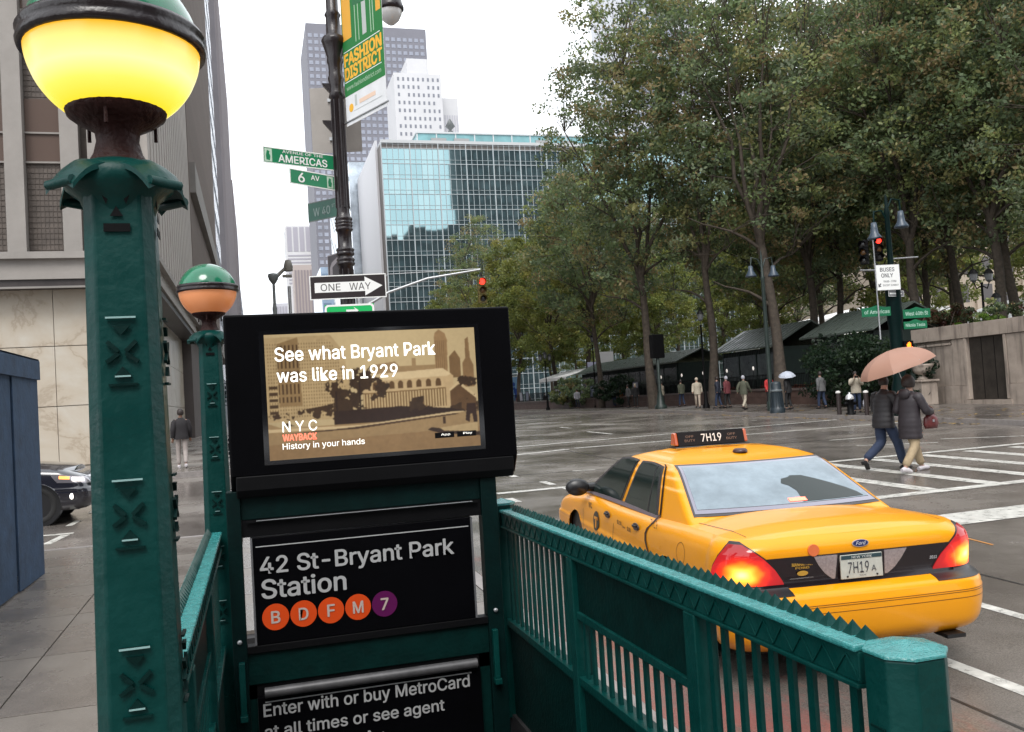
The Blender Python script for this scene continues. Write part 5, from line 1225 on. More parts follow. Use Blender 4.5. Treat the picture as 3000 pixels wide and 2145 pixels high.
# box on the post at the pavement tree
t = root('signal_pole', 'dark post with a black box and leafy planter in front of the pavement tree', 'post', (24.6, 52.2, pz_(52)))
m = MB(); m.lathe([(.38, 0), (.38, .18), (.26, .3), (.16, .9), (.11, 1.1), (.10, 4.6), (0, 4.7)], n=14); m.build('pole', KG, t)
m = MB(); m.box(-.38, .42, -.2, .3, 3.2, 4.7); bevel(m.build('control_box', BLACKM, t), .03)
# ---- corner pole with signals and signs
cpx, cpy = 23.45, 28.75
t = root('traffic_pole', 'thick dark green corner pole carrying signals, lamps and street signs', 'pole', (cpx, cpy, pz_(cpy)))
m = MB(); m.lathe([(.42, 0), (.42, .25), (.34, .35), (.30, 1.1), (.24, 1.3), (.24, 3.3), (.25, 3.4), (.28, 3.55), (.28, 5.0), (.31, 5.1), (.22, 5.3), (.14, 5.45), (.11, 5.6), (.09, 7.6), (.12, 7.7), (.07, 7.9), (.05, 8.3), (0, 8.45)], n=18); m.build('pole', FRD, t)
for s_, hz_, L_ in ((-1, 7.55, .62), (1, 8.0, .62)):
    m = MB(); m.tube([(0, 0, hz_-.2), (L_*.4*s_, 0, hz_+.25), (L_*.95*s_, 0, hz_+.2), (L_*s_, 0, hz_-.25)], .035, 8); m.build('arm', GREEN_D, t)
    m = MB(); m.lathe([(0, hz_-.2), (.10, hz_-.22), (.13, hz_-.45), (.15, hz_-.62), (.27, hz_-.80), (.27, hz_-.86), (.14, hz_-.88)], c=(L_*s_, 0, 0), n=16); m.build('lamp_head', mat('blue_grey_lamp', (.045, .065, .09)), t)
m = MB(); m.tube([(-1.3, .1, 5.55), (.2, 0, 5.5)], .035, 8); m.tube([(-.1, -.3, 5.05+.85), (1.0, -.3, 5.95)], .03, 6); m.build('crossarm', STEEL, t)
m = MB(); m.tube([(-.72, -.02, 2.9), (-.72, -.02, 6.8)], .03, 6); m.build('side_pipe', STEEL, t)
signal('black traffic light facing left on the corner pole, unlit', (22.27, 28.75, 7.02), R(-55), .85, BLACKM, lit=9, group='signals on the corner pole')
signal('black traffic light with its red lamp lit on the corner pole', (22.86, 28.6, 7.12), R(-18), .85, BLACKM, lit=0, group='signals on the corner pole')
t, U, w, h, n = hsign('bus_sign', 'square white sign reading BUSES ONLY on the corner pole', 'traffic sign', (22.50, 28.42), (23.42, 28.26), 5.06, 6.02, SW, mat('sign_thin_edge', (.25, .25, .26), .5))
GT = mat('sign_dark_letters', (.10, .10, .11), .5)
text('BUSES', .56, .15, tuple(U*.17+Vector((0, 0, .70))), U, ez, GT, t, bold=.02); text('ONLY', .46, .15, tuple(U*.20+Vector((0, 0, .48))), U, ez, GT, t, bold=.02)
text('9AM-7PM', .50, .08, tuple(U*.27+Vector((0, 0, .29))), U, ez, GT, t, bold=.01); text('EXCEPT SUNDAY', .62, .07, tuple(U*.24+Vector((0, 0, .15))), U, ez, GT, t, bold=.01)
m = MB(); m.prism([(.06, .12), (.06, .26), (.10, .22), (.15, .27), (.18, .24), (.13, .19), (.18, .14)], (0, 0, 0), U, ez, n*.002); m.build('arrow', GT, t)
t, U, w, h, n = hsign('one_way_sign', 'little white arrow sign turned away just under the BUSES ONLY sign', 'traffic sign', (22.95, 28.38), (23.82, 28.6), 4.83, 5.05, mat('arrow_sign_grey', (.14, .14, .15), .5), SW)
m = MB(); m.prism([(.08, .08), (.6, .08), (.6, .04), (.78, .11), (.6, .18), (.6, .14), (.08, .14)], (0, 0, 0), U, ez, n*.002); m.build('arrow', SW, t)
t = root('pedestrian_signal', 'orange glowing walk signal peeking over the peach umbrella', 'traffic light', (23.72, 28.40, 2.72))
m = MB(); m.box(-.2, .2, 0, .2, 0, .42); bevel(m.build('signal_head', BLACKM, t), .02)
m = MB(); 
for k, (x, z0_, z1_) in enumerate(((-.09, .16, .30), (-.045, .16, .35), (.0, .16, .37), (.045, .16, .34))): m.box(x-.019, x+.019, -.008, -.001, z0_, z1_)
m.box(-.11, .07, -.008, -.0012, .06, .17); m.prism([(.07, .08), (.13, .18), (.11, .20), (.06, .15)], (0, -.001, 0), ex, ez, (0, -.007, 0)); m.build('raised_hand', mat('orange_led', (1, .2, .02), .4, em=(1, .19, .012), es=2.2), t)
SGT = mat('park_sign_green', (.003, .13, .055), .4); ST2 = mat('sign_pale_letters', (.38, .55, .46), .5)
for (A, B, z0_, z1_, s_, lb, tx) in (((22.15, 28.95), (23.25, 28.62), 4.13, 4.47, 0, 'green sign on the left of the corner pole reading 6 Av and Americas', 'of Americas'), ((23.62, 28.5), (24.62, 28.22), 3.98, 4.32, 0, 'green sign reading West 40th St on the right of the corner pole', 'West 40th St'), ((23.6, 28.48), (24.45, 28.24), 3.58, 3.86, 0, 'small lower green sign reading Nikola Tesla under the West 40th St sign', 'Nikola Tesla')):
    t, U, w, h, n = hsign('street_sign', lb, 'street sign', A, B, z0_, z1_, SGT, None)
    text(tx, w*.82, h*.42, tuple(U*w*.09+Vector((0, 0, h*.3))), U, ez, ST2, t, bold=.015)
    m = MB(); m.prism([(.25*w, h), (.5*w, h+.08), (.75*w, h)], (0, 0, 0), U, ez, -n*.006); m.build('crown_plate', SGT, t)

# ---- hydrant, bollards, bin
t = root('fire_hydrant', 'black fire hydrant with silver top near the photographer', 'hydrant', (23.15, 31.4, pz_(31.4)))
m = MB(); m.lathe([(.19, 0), (.19, .05), (.13, .08), (.13, .55), (.16, .58), (.16, .62)], n=18); m.build('barrel', BLACKM, t)
m = MB(); m.lathe([(.17, .62), (.17, .68), (.14, .76), (.08, .82), (.04, .84), (.04, .90), (0, .90)], n=18); m.build('bonnet', mat('silver_paint', (.65, .65, .66), .3, .5), t)
for s_ in (-1, 1): m = MB(); m.lathe([(.07, 0), (.07, .12), (.05, .15), (0, .15)], n=12, M=Matrix.Rotation(R(90*s_), 4, 'Y'), c=(.12*s_, 0, .45)); m.build('nozzle', BLACKM, t)
for i, (x, y) in enumerate(((22.98, 31.9), (23.12, 30.35))):
    t = root('bollard', ('black bollard with pale cap to the left of the hydrant', 'black bollard with pale cap in front of the hydrant')[i], 'bollard', (x, y, pz_(y)), 0, 'bollards by the hydrant')
    m = MB(); m.lathe([(.09, 0), (.09, .88)], n=14); m.build('post', mat('brown_black', (.025, .016, .015), .5), t)
    m = MB(); m.lathe([(.10, .88), (.10, .93), (.06, .97), (0, .98)], n=14); m.build('cap', mat('bollard_cap', (.6, .58, .55), .5), t)
t = root('litter_bin', 'dark blue green fluted street bin standing near the kerb', 'litter bin', (22.95, 36.4, pz_(36.4)))
m = MB(); m.lathe([(.34, 0), (.34, .18), (.30, .24), (.27, .3), (.25, .95), (.27, 1.0), (.27, 1.06), (.24, 1.1), (.24, 1.32), (.20, 1.42), (0, 1.45)], n=20); m.build('body', mat('blue_green_iron', (.016, .026, .034), .45), t)
m = MB(); m.lathe([(.275, .98), (.285, 1.0), (.285, 1.05), (.275, 1.07)], n=20); m.build('band', mat('bin_band', (.12, .14, .15), .4), t)
m = MB()
for k in range(14): a = k*2*math.pi/14; m.tube([(.30*math.cos(a), .30*math.sin(a), .26), (.262*math.cos(a), .262*math.sin(a), .93)], .014, 5)
tag(m.build('flutes', MC['blue_green_iron'], t), kind='stuff')

# ---- blue plywood hoarding
BLU = mat('blue_plywood', (.024, .052, .100), .7, var=.35, vs=4.5, bump=.3, bs=18, detail=10)
t = root('site_hoarding', 'blue painted plywood hoarding at the left edge on the pavement', 'hoarding', (-2.56, 12.3, pz_(12.3)))
HH = 2.62
th_ = -math.atan2(.09, 1.72)
def hp(a): return (-.052*a, -a)
for i in range(5):
    y0 = -1.22*i; 
    m = MB(); m.box(-.02, 0, y0-1.21, y0-.008, .02 if i else .0, HH-.22); bevel(m.build('plywood_board', BLU, t, (-.02*i, 0, -.023*i)), .004)
m = MB(); m.box(-.02, .03, -6.1, .02, HH-.23, HH); m.build('top_board', BLU, t, (0, 0, -.02))
m = MB(); m.box(-3.0, -.02, -.02, 0, .0, HH-.22); m.box(-3, .02, -.02, .03, HH-.23, HH); m.build('end_board', BLU, t)
m = MB(); m.prism([(-3, HH), (.03, HH), (-.25, HH+.06), (-3, HH+.12)], (0, -6, 0), ex, ez, (0, 6.02, 0)); m.build('roof_board', BLU, t)
for i in range(6): m = MB(); m.box(-.1, -.025, -1.22*i-.04, -1.22*i+.04, 0, HH-.2); m.build('stud', BLU, t, (-.02*i, 0, 0))

# =================================================================== CARS
class Car:
    """smooth car shell from horizontal slices; x right, y forward from the rear bumper, z up"""
    def __init__(s, sl, top, deck, wheels, RA, L=5.38, sy=1., sz_=1.):
        a_ = np.array(sl, float); zz_ = np.arange(a_[0, 0], a_[-1, 0]+1e-6, .005); B_ = np.stack([zz_]+[np.interp(zz_, a_[:, 0], a_[:, k]) for k in range(1, 6)], 1)
        for (lo, hi) in ((.695, 2), (0, .58)):
            ids = np.where((zz_ > lo) & (zz_ < hi))[0]
            for _ in range(60):
                C_2 = B_.copy(); B_[ids[1:-1], 1:] = (C_2[ids[1:-1]-1, 1:]+2*C_2[ids[1:-1], 1:]+C_2[ids[1:-1]+1, 1:])/4
        s.sl = B_; s.top = np.array(top, float); s.deck = np.array(deck, float); s.wheels = wheels; s.RA = RA; s.zt = s.sl[-1, 0]
        s.cache = {}
    def P(s, z): return [np.interp(z, s.sl[:, 0], s.sl[:, k]) for k in range(1, 6)]      # W yr yf Rr Rf
    def topf(s, y): return np.interp(y, s.top[:, 0], s.top[:, 1])
    def zmap(s, y, z):
        return z if z < .6 else .6+(z-.6)*(s.topf(y)-.6)/(s.zt-.6)
    def outline(s, z):                                              # right half, rear centre -> front centre
        k = round(z, 4)
        if k in s.cache: return s.cache[k]
        Wd, yr, yf, Rr, Rf = s.P(z); pts = []
        e = 2/2.5
        for i in range(9): t = i/9; x = (Wd-Rr)*t; pts.append((x, yr+.03*(x/Wd)**2))
        b0 = yr+.03*((Wd-Rr)/Wd)**2
        for i in range(15):
            a = math.pi/2*i/14; pts.append((Wd-Rr+Rr*math.sin(a)**e, b0+Rr*1.0*(1-math.cos(a)**e)))
        ys, ye = pts[-1][1], yf-Rf*1.0
        NS = 130
        for i in range(1, NS): 
            y = ys+(ye-ys)*i/NS; pts.append((Wd*(1-.030*((y-2.75)/2.4)**2*(1 if y > 2.75 else .35)), y))
        Wf = pts[-1][0]
        for i in range(15):
            a = math.pi/2*(1-i/14); pts.append((Wf-Rf+Rf*math.sin(a)**e, ye+Rf*(1-0)*math.cos(a)**e))
        for i in range(1, 10): t = 1-i/9; x = (Wf-Rf)*t; pts.append((x, yf-.0*(x/Wd)**2))
        s.cache[k] = pts; return pts
    def surf(s, a, z, side=1, off=.0):
        """point at signed arc length a from the rear centre line on slice z"""
        o = s.outline(z); d = abs(a); x0, y0 = o[0]; acc = 0
        sd_ = side if a >= 0 else -side
        for (x1, y1) in o[1:]:
            l = math.hypot(x1-x0, y1-y0)
            if acc+l >= d:
                t = (d-acc)/max(l, 1e-9); x, y = x0+(x1-x0)*t, y0+(y1-y0)*t; nx, ny = (y1-y0)/l, -(x1-x0)/l
                break
            acc += l; x0, y0 = x1, y1
        else: x, y = o[-1]; nx, ny = 0, 1
        return Vector(((x+nx*off)*sd_, y+ny*off, s.zmap(y, z)))
    def side(s, y, z, sd_, off=0.):
        o = s.outline(z)
        for (x1, y1), (x2, y2) in zip(o[8:], o[9:]):
            if y1 <= y <= y2 and y2 > y1: x = x1+(x2-x1)*(y-y1)/(y2-y1); return Vector(((x+off)*sd_, y, s.zmap(y, z)))
        return Vector(((o[20][0]+off)*sd_, y, s.zmap(y, z)))
    def patch(s, rows, n, off=.006, side=1, th=.012):
        """rows = [(z, a0, a1)]; returns MB with outer skin and closed rim"""
        m = MB(); G = [[s.surf(a0+(a1-a0)*i/(n-1), z, side, off) for i in range(n)] for z, a0, a1 in rows]
        B = [[s.surf(a0+(a1-a0)*i/(n-1), z, side, off-th) for i in range(n)] for z, a0, a1 in rows]
        fl = side < 0
        m.grid(G, flip=fl)
        for e in (0, -1): m.grid([G[e], B[e]], smooth=False, flip=(e == 0) ^ fl ^ True)
        m.grid([[r[0] for r in G], [r[0] for r in B]], smooth=False, flip=fl); m.grid([[r[-1] for r in G], [r[-1] for r in B]], smooth=False, flip=not fl)
        return m
    def shell(s, name, m_, parent):
        zs = list(s.sl[::3, 0]); zs = zs if zs[-1] == s.zt else zs+[s.zt]; m = MB()
        full = []
        for z in zs:
            o = s.outline(z); r = [(x, y, s.zmap(y, z)) for x, y in o]; l = [(-x, y, zz) for x, y, zz in r[::-1]][1:-1]
            full.append(r+l)
        V = np.array(full); nz, nn = V.shape[:2]
        flat = V.reshape(-1, 3)
        keep = np.ones(nz*nn, bool)
        for wy, wz in s.wheels:
            d = np.hypot(flat[:, 1]-wy, flat[:, 2]-wz); ins = (d < s.RA) & (np.abs(flat[:, 0]) > .6)
            near_ = ins & (d > s.RA-.045)
            for i in np.where(near_)[0]:
                k = s.RA/d[i]; flat[i, 1] = wy+(flat[i, 1]-wy)*k; flat[i, 2] = wz+(flat[i, 2]-wz)*k
            keep &= ~(ins & ~near_)
        fs = []
        for i in range(nz-1):
            for j in range(nn):
                q = (i*nn+j, i*nn+(j+1) % nn, (i+1)*nn+(j+1) % nn, (i+1)*nn+j)
                if all(keep[list(q)]): fs.append(q)
        m.add(flat.tolist(), fs, True)
        o = s.outline(s.zt); G = []
        for x, y in o:
            h = s.topf(y); c = np.interp(y, s.deck[:, 0], s.deck[:, 1]); G.append([(x*t, y, h+c*(1-abs(t)**2.6)) for t in np.linspace(-1, 1, 19)])
        m.grid(G, flip=False)
        o_ = m.build(name, m_, parent); return o_
def car_wheel(t, x, y, z, r, side, spokes, rimm):
    w = root_part('wheel', t)
    Mx = Matrix.Rotation(R(90)*side, 4, 'Y')
    m = MB(); m.lathe([(r*.64, -.10), (r*.9, -.11), (r*.98, -.08), (r, -.03), (r, .05), (r*.97, .09), (r*.88, .11), (r*.66, .10), (r*.62, .06)], n=40, M=Mx); ty = m.mesh('tyre', RUBBER)
    o = link('wheel', ty, t, (x, y, z)); 
    m = MB(); m.lathe([(r*.66, .075), (r*.63, .085), (r*.60, .05), (r*.58, -.02), (0, -.02)], n=36, M=Mx)
    for k in range(spokes):
        a = 2*math.pi*k/spokes; d = Vector((0, math.cos(a), math.sin(a))); q = Vector((0, -d.z, d.y))
        A = d*r*.10; B = d*r*.62; X1 = Vector((.075*side, 0, 0)); X2 = Vector((.055*side, 0, 0))
        vs = [A-q*.022+X1, A+q*.022+X1, B+q*.038+X2, B-q*.038+X2, A-q*.022, A+q*.022, B+q*.038, B-q*.038]
        m.add(vs, [(0, 1, 2, 3), (3, 2, 1, 0), (0, 4, 5, 1), (1, 5, 6, 2), (2, 6, 7, 3), (3, 7, 4, 0)])
    m.lathe([(r*.16, .06), (r*.14, .085), (0, .09)], n=14, M=Mx)
    m.build('rim', rimm, o)
def root_part(n, t): return None
GH = [(.86, .88, .70, 4.40), (.93, .868, .80, 4.30), (1.0, .848, .93, 4.16), (1.05, .828, 1.04, 4.02), (1.12, .802, 1.18, 3.82), (1.2, .770, 1.34, 3.62), (1.28, .735, 1.50, 3.44), (1.34, .700, 1.63, 3.30), (1.38, .662, 1.76, 3.16), (1.41, .605, 1.90, 3.02), (1.435, .52, 2.05, 2.9), (1.452, .38, 2.22, 2.75), (1.46, .14, 2.4, 2.6)]
def gh_prof(GHs, z): a = np.array(GHs); return [np.interp(z, a[:, 0], a[:, k]) for k in (1, 2, 3)]
def gh_ring(GHs, z):
    Wd, yr, yf = gh_prof(GHs, z); pts = []; Rr = min(.14, Wd*.5); e = .75; bow = .10
    for i in range(10): x = (Wd-Rr)*i/10; pts.append((x, yr+bow*(x/Wd)**2))
    yb = yr+bow*((Wd-Rr)/Wd)**2
    for i in range(9): a = math.pi/2*i/8; pts.append((Wd-Rr+Rr*math.sin(a)**e, yb+Rr*.75*(1-math.cos(a)**e)))
    ys, ye = pts[-1][1], yf-.12-.16
    for i in range(1, 24): y = ys+(ye-ys)*i/24; pts.append((Wd, y))
    for i in range(9): a = math.pi/2*(1-i/8); pts.append((Wd-Rr+Rr*math.sin(a)**e, ye+.12*math.cos(a)**e))
    for i in range(1, 11): x = (Wd-Rr)*(1-i/10); pts.append((x, yf-.16*(x/Wd)**2))
    return pts
def greenhouse(t, GHs, m_):
    rows = []
    zz = sorted(set([g[0] for g in GHs]+list(np.arange(GHs[0][0], 1.4, .02))))
    for z in zz:
        r = [(x, y, z) for x, y in gh_ring(GHs, z)]; rows.append(r+[(-x, y, q) for x, y, q in r[::-1]][1:-1])
    m = MB(); m.grid(rows, closeu=True); m.add(rows[-1], [tuple(range(len(rows[-1])))]); return m.build('roof', m_, t)
def gh_back(GHs, x, z, off=0.):
    Wd, yr, yf = gh_prof(GHs, z); return Vector((x, yr+.10*(x/Wd)**2-off*.72, z+off*.69))
def gh_side(GHs, y, z, sd_, off=0.):
    Wd, yr, yf = gh_prof(GHs, z); return Vector(((Wd+off)*sd_, y, z+off*.3))

TAXI_SL = [(.25, .90, .16, 5.22, .30, .34), (.29, .94, .06, 5.30, .31, .36), (.36, .962, .018, 5.35, .32, .38), (.46, .975, .0, 5.38, .33, .40), (.54, .98, -.004, 5.38, .33, .42), (.585, .982, .0, 5.38, .33, .42), (.592, .976, .008, 5.37, .33, .42), (.60, .982, .004, 5.37, .33, .42),
           (.635, .982, .02, 5.36, .34, .44), (.655, .975, .06, 5.35, .34, .44), (.67, .97, .115, 5.34, .33, .44), (.69, .968, .135, 5.33, .33, .44), (.78, .966, .120, 5.31, .33, .44), (.88, .955, .100, 5.26, .33, .46), (.94, .935, .100, 5.2, .33, .46), (.975, .905, .125, 5.14, .33, .46), (.995, .865, .165, 5.08, .33, .46)]
TAXI_TOP = [(0, 1.0), (.5, 1.0), (1.1, .985), (1.8, .955), (2.5, .94), (3.6, .93), (4.0, .915), (4.6, .86), (5.0, .80), (5.38, .72)]
TAXI_DECK = [(0, .0), (.16, .0), (.24, .035), (.45, .06), (1.0, .07), (2, .06), (3.9, .07), (4.6, .07), (5.0, .05), (5.3, .0)]
car = Car(TAXI_SL, TAXI_TOP, TAXI_DECK, [(1.30, .335), (4.20, .335)], .385)
TX = root('yellow_taxi', 'yellow saloon taxi seen from behind with brake lights on, beyond the railing', 'taxi', (3.9, 5.227, gz(5.23)))
TX.rotation_euler = (GA, 0, .099-.198)
car.shell('body', YELLOW, TX)
greenhouse(TX, GH, YELLOW)
m = MB(); m.box(-.82, .82, .35, 5.0, .22, .62); m.build('underbody', TRIM, TX)
for wy in (1.30, 4.20):
    for sd_ in (-1, 1):
        car_wheel(TX, .80*sd_, wy, .335, .335, sd_, 5, STEEL)
        m = MB(); m.lathe([(.39, -.15), (.39, .12)], c=(.80*sd_, wy, .34), n=28, M=Matrix.Rotation(R(90)*sd_, 4, 'Y')); m.lathe([(.0, -.15), (.39, -.15)], c=(.80*sd_, wy, .34), n=28, M=Matrix.Rotation(R(90)*sd_, 4, 'Y')); m.build('wheel_well', TRIM, TX)
# rear window
GLASS = mat('car_glass', (.26, .31, .34), .12, .85, var=.22, vs=3.)
GLASSD = mat('car_glass_side', (.012, .022, .020), .05, spec=.6, coat=.3)
SEAL = mat('window_seal', (.035, .030, .032), .4)
def backpatch(z0, z1, w0, w1, off, mm, nm, n=19, k=12, th=.012):
    G = [[gh_back(GH, (w0+(w1-w0)*j/k)*(2*i/(n-1)-1), z0+(z1-z0)*j/k, off) for i in range(n)] for j in range(k+1)]
    B = [[Vector(p)-Vector((0, -.72, .69))*th for p in r] for r in G]
    m = MB(); m.grid(G); 
    for e in (0, -1): m.grid([G[e], B[e]], smooth=False, flip=(e == 0) ^ True)
    m.grid([[r[0] for r in G], [r[0] for r in B]], smooth=False, flip=False); m.grid([[r[-1] for r in G], [r[-1] for r in B]], smooth=False, flip=True)
    return m.build(nm, mm, TX)
backpatch(1.035, 1.372, .790, .655, .006, SEAL, 'window_seal')
backpatch(1.05, 1.362, .768, .642, .0095, mat('glass_band', (.20, .19, .24), .06, .5, coat=1.), 'glass_border')
backpatch(1.075, 1.352, .733, .622, .0125, GLASS, 'rear_window')
cp = [(.13, 1.080), (.69, 1.080), (.665, 1.105), (.60, 1.140), (.50, 1.180), (.40, 1.215), (.30, 1.245), (.20, 1.250), (.17, 1.240), (.10, 1.232), (.07, 1.205), (.12, 1.185), (.15, 1.15), (.14, 1.11)]
m = MB(); cb_ = []
for k_2 in range(len(cp)):                                         # subdivide so the patch follows the curved pane
    (a, b2), (c, d) = cp[k_2], cp[(k_2+1) % len(cp)]
    for q_ in range(4): cb_.append((a+(c-a)*q_/4, b2+(d-b2)*q_/4))
cc_ = (.30, 1.15); P_ = [gh_back(GH, x, z, .0145) for x, z in cb_]; n_c = len(P_); Q_ = [gh_back(GH, cc_[0]+(x-cc_[0])*.5, cc_[1]+(z-cc_[1])*.5, .0145) for x, z in cb_]
m.add(P_+Q_+[gh_back(GH, *cc_, .0145)], [(i, (i+1) % n_c, n_c+(i+1) % n_c, n_c+i) for i in range(n_c)]+[(n_c+i, n_c+(i+1) % n_c, 2*n_c) for i in range(n_c)], True)
m.build('clear_glass', mat('clear_dark_glass', (.012, .020, .018), .08, spec=.3), TX)
m = MB(); 
G = [[gh_back(GH, .02+.15*i/6, 1.085+.022*j, .0165) for i in range(7)] for j in range(2)]; m.grid(G); m.grid(G, flip=True); m.build('high_brake_light', mat('brake_strip', (1, .1, .05), .3, em=(1, .16, .10), es=2.4), TX)
# side glass
def sidewin(sd_, pts, off, mm, nm, n=8):
    """pts: 4 corners (y,z): rear-bottom, front-bottom, front-top, rear-top"""
    (a, b, c, d) = pts; G = []
    for j in range(n+1):
        t = j/n; p0 = (a[0]+(d[0]-a[0])*t, a[1]+(d[1]-a[1])*t); p1 = (b[0]+(c[0]-b[0])*t, b[1]+(c[1]-b[1])*t)
        G.append([gh_side(GH, p0[0]+(p1[0]-p0[0])*i/n, p0[1]+(p1[1]-p0[1])*i/n+ (.012*math.sin(math.pi*i/n) if j == n else 0), sd_, off) for i in range(n+1)])
    m = MB(); m.grid(G, flip=sd_ < 0); B = [[p-Vector((.02*sd_, 0, 0)) for p in r] for r in G]
    ring_ = lambda Q: Q[0]+[r[-1] for r in Q[1:]]+Q[-1][::-1][1:]+[r[0] for r in Q[::-1]][1:]
    m.grid([ring_(G), ring_(B)], smooth=False); m.grid([ring_(G), ring_(B)], smooth=False, flip=True)
    return m.build(nm, mm, TX)
for sd_ in (-1, 1):
    sidewin(sd_, ((2.76, .95), (4.02, .94), (3.18, 1.352), (2.66, 1.36)), .004, SEAL, 'window_seal')
    sidewin(sd_, ((2.80, .965), (3.90, .955), (3.14, 1.338), (2.70, 1.346)), .008, GLASSD, 'front_side_window')
    sidewin(sd_, ((1.72, .955), (2.68, .95), (2.58, 1.36), (1.97, 1.35)), .004, SEAL, 'window_seal')
    sidewin(sd_, ((1.78, .97), (2.64, .965), (2.54, 1.346), (2.02, 1.335)), .008, GLASSD, 'rear_side_window')
    sidewin(sd_, ((1.97, .968), (1.995, .968), (2.12, 1.335), (2.095, 1.335)), .011, TRIM, 'window_divider')
    sidewin(sd_, ((1.72, .945), (4.02, .93), (4.01, .955), (1.72, .968)), .012, mat('belt_trim', (.16, .13, .15), .35), 'belt_trim')
    # windscreen side is out of view but present
G = []
for j in range(9):
    z = 1.06+.28*j/8; Wd, yr, yf = gh_prof(GH, z); w_ = Wd-.10; G.append([(x, yf-.16*(x/Wd)**2+.006, z+.004) for x in np.linspace(w_, -w_, 13)])
m = MB(); m.grid(G); m.build('windscreen', GLASSD, TX)
# gap of the rear door left open a hand's breadth (left side)
def sidestrip(sd_, path, w, mm, nm, off=.004):
    m = MB(); A = []; 
    for i, (y, z) in enumerate(path):
        f_ = (lambda yy: (gh_side(GH, yy, z, sd_, off) if z > .975 else car.side(yy, min(z, .99), sd_, off)))
        A.append([f_(y-w/2), f_(y+w/2)])
    m.grid(A, smooth=False); m.grid(A, smooth=False, flip=True); return m.build(nm, mm, TX)
GAPM = mat('door_gap_dark', (.030, .010, .006), .5)
pth = [(1.99, 1.37), (1.93, 1.355), (1.87, 1.30), (1.81, 1.22), (1.75, 1.12), (1.70, 1.03), (1.68, .985), (1.70, .95), (1.76, .90), (1.79, .85), (1.78, .78), (1.73, .71), (1.66, .65), (1.60, .60)]
sidestrip(-1, pth, .040, GAPM, 'door_gap', .007); sidestrip(1, pth, .010, GAPM, 'door_gap')
for sd_ in (-1, 1):
    sidestrip(sd_, [(2.71, .985), (2.715, .80), (2.72, .60), (2.72, .35)], .008, GAPM, 'door_seam')
    sidestrip(sd_, [(2.685, 1.37), (2.70, 1.2), (2.71, 1.0)], .010, GAPM, 'door_seam', .010)
    sidestrip(sd_, [(3.88, .97), (3.86, .80), (3.82, .60), (3.80, .35)], .008, GAPM, 'door_seam')
    for y in (2.04, 2.92):
        m = MB(); c = car.side(y, .875, sd_, .008); 
        m.lathe([(.055, 0), (.05, .010), (.02, .006), (0, .006)], c=tuple(c), n=20, sx=1., sy=1.5, M=Matrix.Rotation(R(90)*sd_, 4, 'Y') @ Matrix.Scale(.62, 4, (1, 0, 0))); h_ = m.build('door_handle', mat('handle_dark', (.05, .035, .03), .35), TX)
        m = MB(); m.tube([c+Vector((.012*sd_, -.05, .008)), c+Vector((.03*sd_, 0, .010)), c+Vector((.012*sd_, .05, .008))], .010, 8); m.build('handle_bar', TRIM, h_)
    # mirror
    mr_ = Vector((1.04*sd_, 3.74, 1.02)); m = MB(); m.lathe([(0, -.055), (.10, -.05), (.125, -.02), (.125, .02), (.10, .05), (0, .06)], c=tuple(mr_), n=22, M=Matrix.Rotation(R(90), 4, 'X') @ Matrix.Scale(.72, 4, (0, 1, 0))); m.tube([mr_, Vector((.80*sd_, 3.80, 1.0))], [.04, .05], 8); m.build('wing_mirror', TRIM, TX)
# rear black panel, lamps, bumper lines
BP = mat('rear_panel_black', (.010, .006, .008), .18, coat=.3)
car.patch([(z, -.72, .72) for z in np.linspace(.672, .876, 6)], 61, .004, 1).build('rear_panel', BP, TX)
def lampcol(n, rows, ncol, sd_, off, cz, ca, nm, mm, rad=(.17, .11)):
    m = car.patch(rows, ncol, off, sd_); me = m.mesh(nm, mm); o = link(nm, me, TX)
    cen = car.surf(ca, cz, sd_, off); cc = np.ones((len(me.vertices), 4))
    for i, v_ in enumerate(me.vertices):
        d = math.hypot((v_.co.xy-cen.xy).length/rad[0], (v_.co.z-cen.z)/rad[1]); d = max(0, d+.07*math.sin(v_.co.z*70)*math.cos(v_.co.x*45))
        ks = [(0, (1.0, .80, .30)), (.35, (1.0, .58, .06)), (.62, (1.0, .22, .012)), (.85, (.80, .03, .008)), (1.2, (.34, .006, .008)), (2.5, (.12, .002, .004))]
        cc[i, :3] = [np.interp(d, [k[0] for k in ks], [k[1][j] for k in ks]) for j in range(3)]
    a_ = me.color_attributes.new('Col', 'FLOAT_COLOR', 'POINT'); a_.data.foreach_set('color', cc.ravel()); return o
LLENS = attrmat('tail_lens_lit', emis=1.35, rough=.08, spec=.6); 
for sd_ in (-1, 1):
    zs = np.linspace(.668, .985, 22)
    a0 = np.interp(zs, [.668, .72, .80, .88, .94, .985], [.545, .565, .62, .70, .775, .84]); a1 = np.interp(zs, [.668, .72, .82, .90, .95, .985], [1.10, 1.095, 1.07, 1.01, .95, .89])
    car.patch([(z, max(.1, a-.014), b_+.014) for z, a, b_ in zip(zs, a0, a1)], 22, .006, sd_).build('lamp_surround', TRIM, TX)
    lampcol(0, [(z, a, b_) for z, a, b_ in zip(zs[2:-1], a0[2:-1], a1[2:-1])], 34, sd_, .014, .775, .84, 'tail_lamp', LLENS)
    car.patch([(z, .53, 1.14) for z in (.640, .655, .672, .695)], 26, .007, sd_).build('lamp_trim', TRIM, TX)
    # reversing lamps flanking the plate
    zz = np.linspace(.705, .868, 9); i0 = np.interp(zz, [.705, .868], [.185, .175]); i1 = np.interp(zz, [.705, .74, .80, .868], [.205, .255, .305, .345])
    car.patch([(z, a, b_) for z, a, b_ in zip(zz, i0, i1)], 12, .011, sd_).build('reversing_lamp', mat('frosted_lens', (.36, .31, .31), .2, .3, var=.25, vs=60, coat=.6), TX)
yr_ = float(car.P(.78)[1]); yb_ = yr_-.022
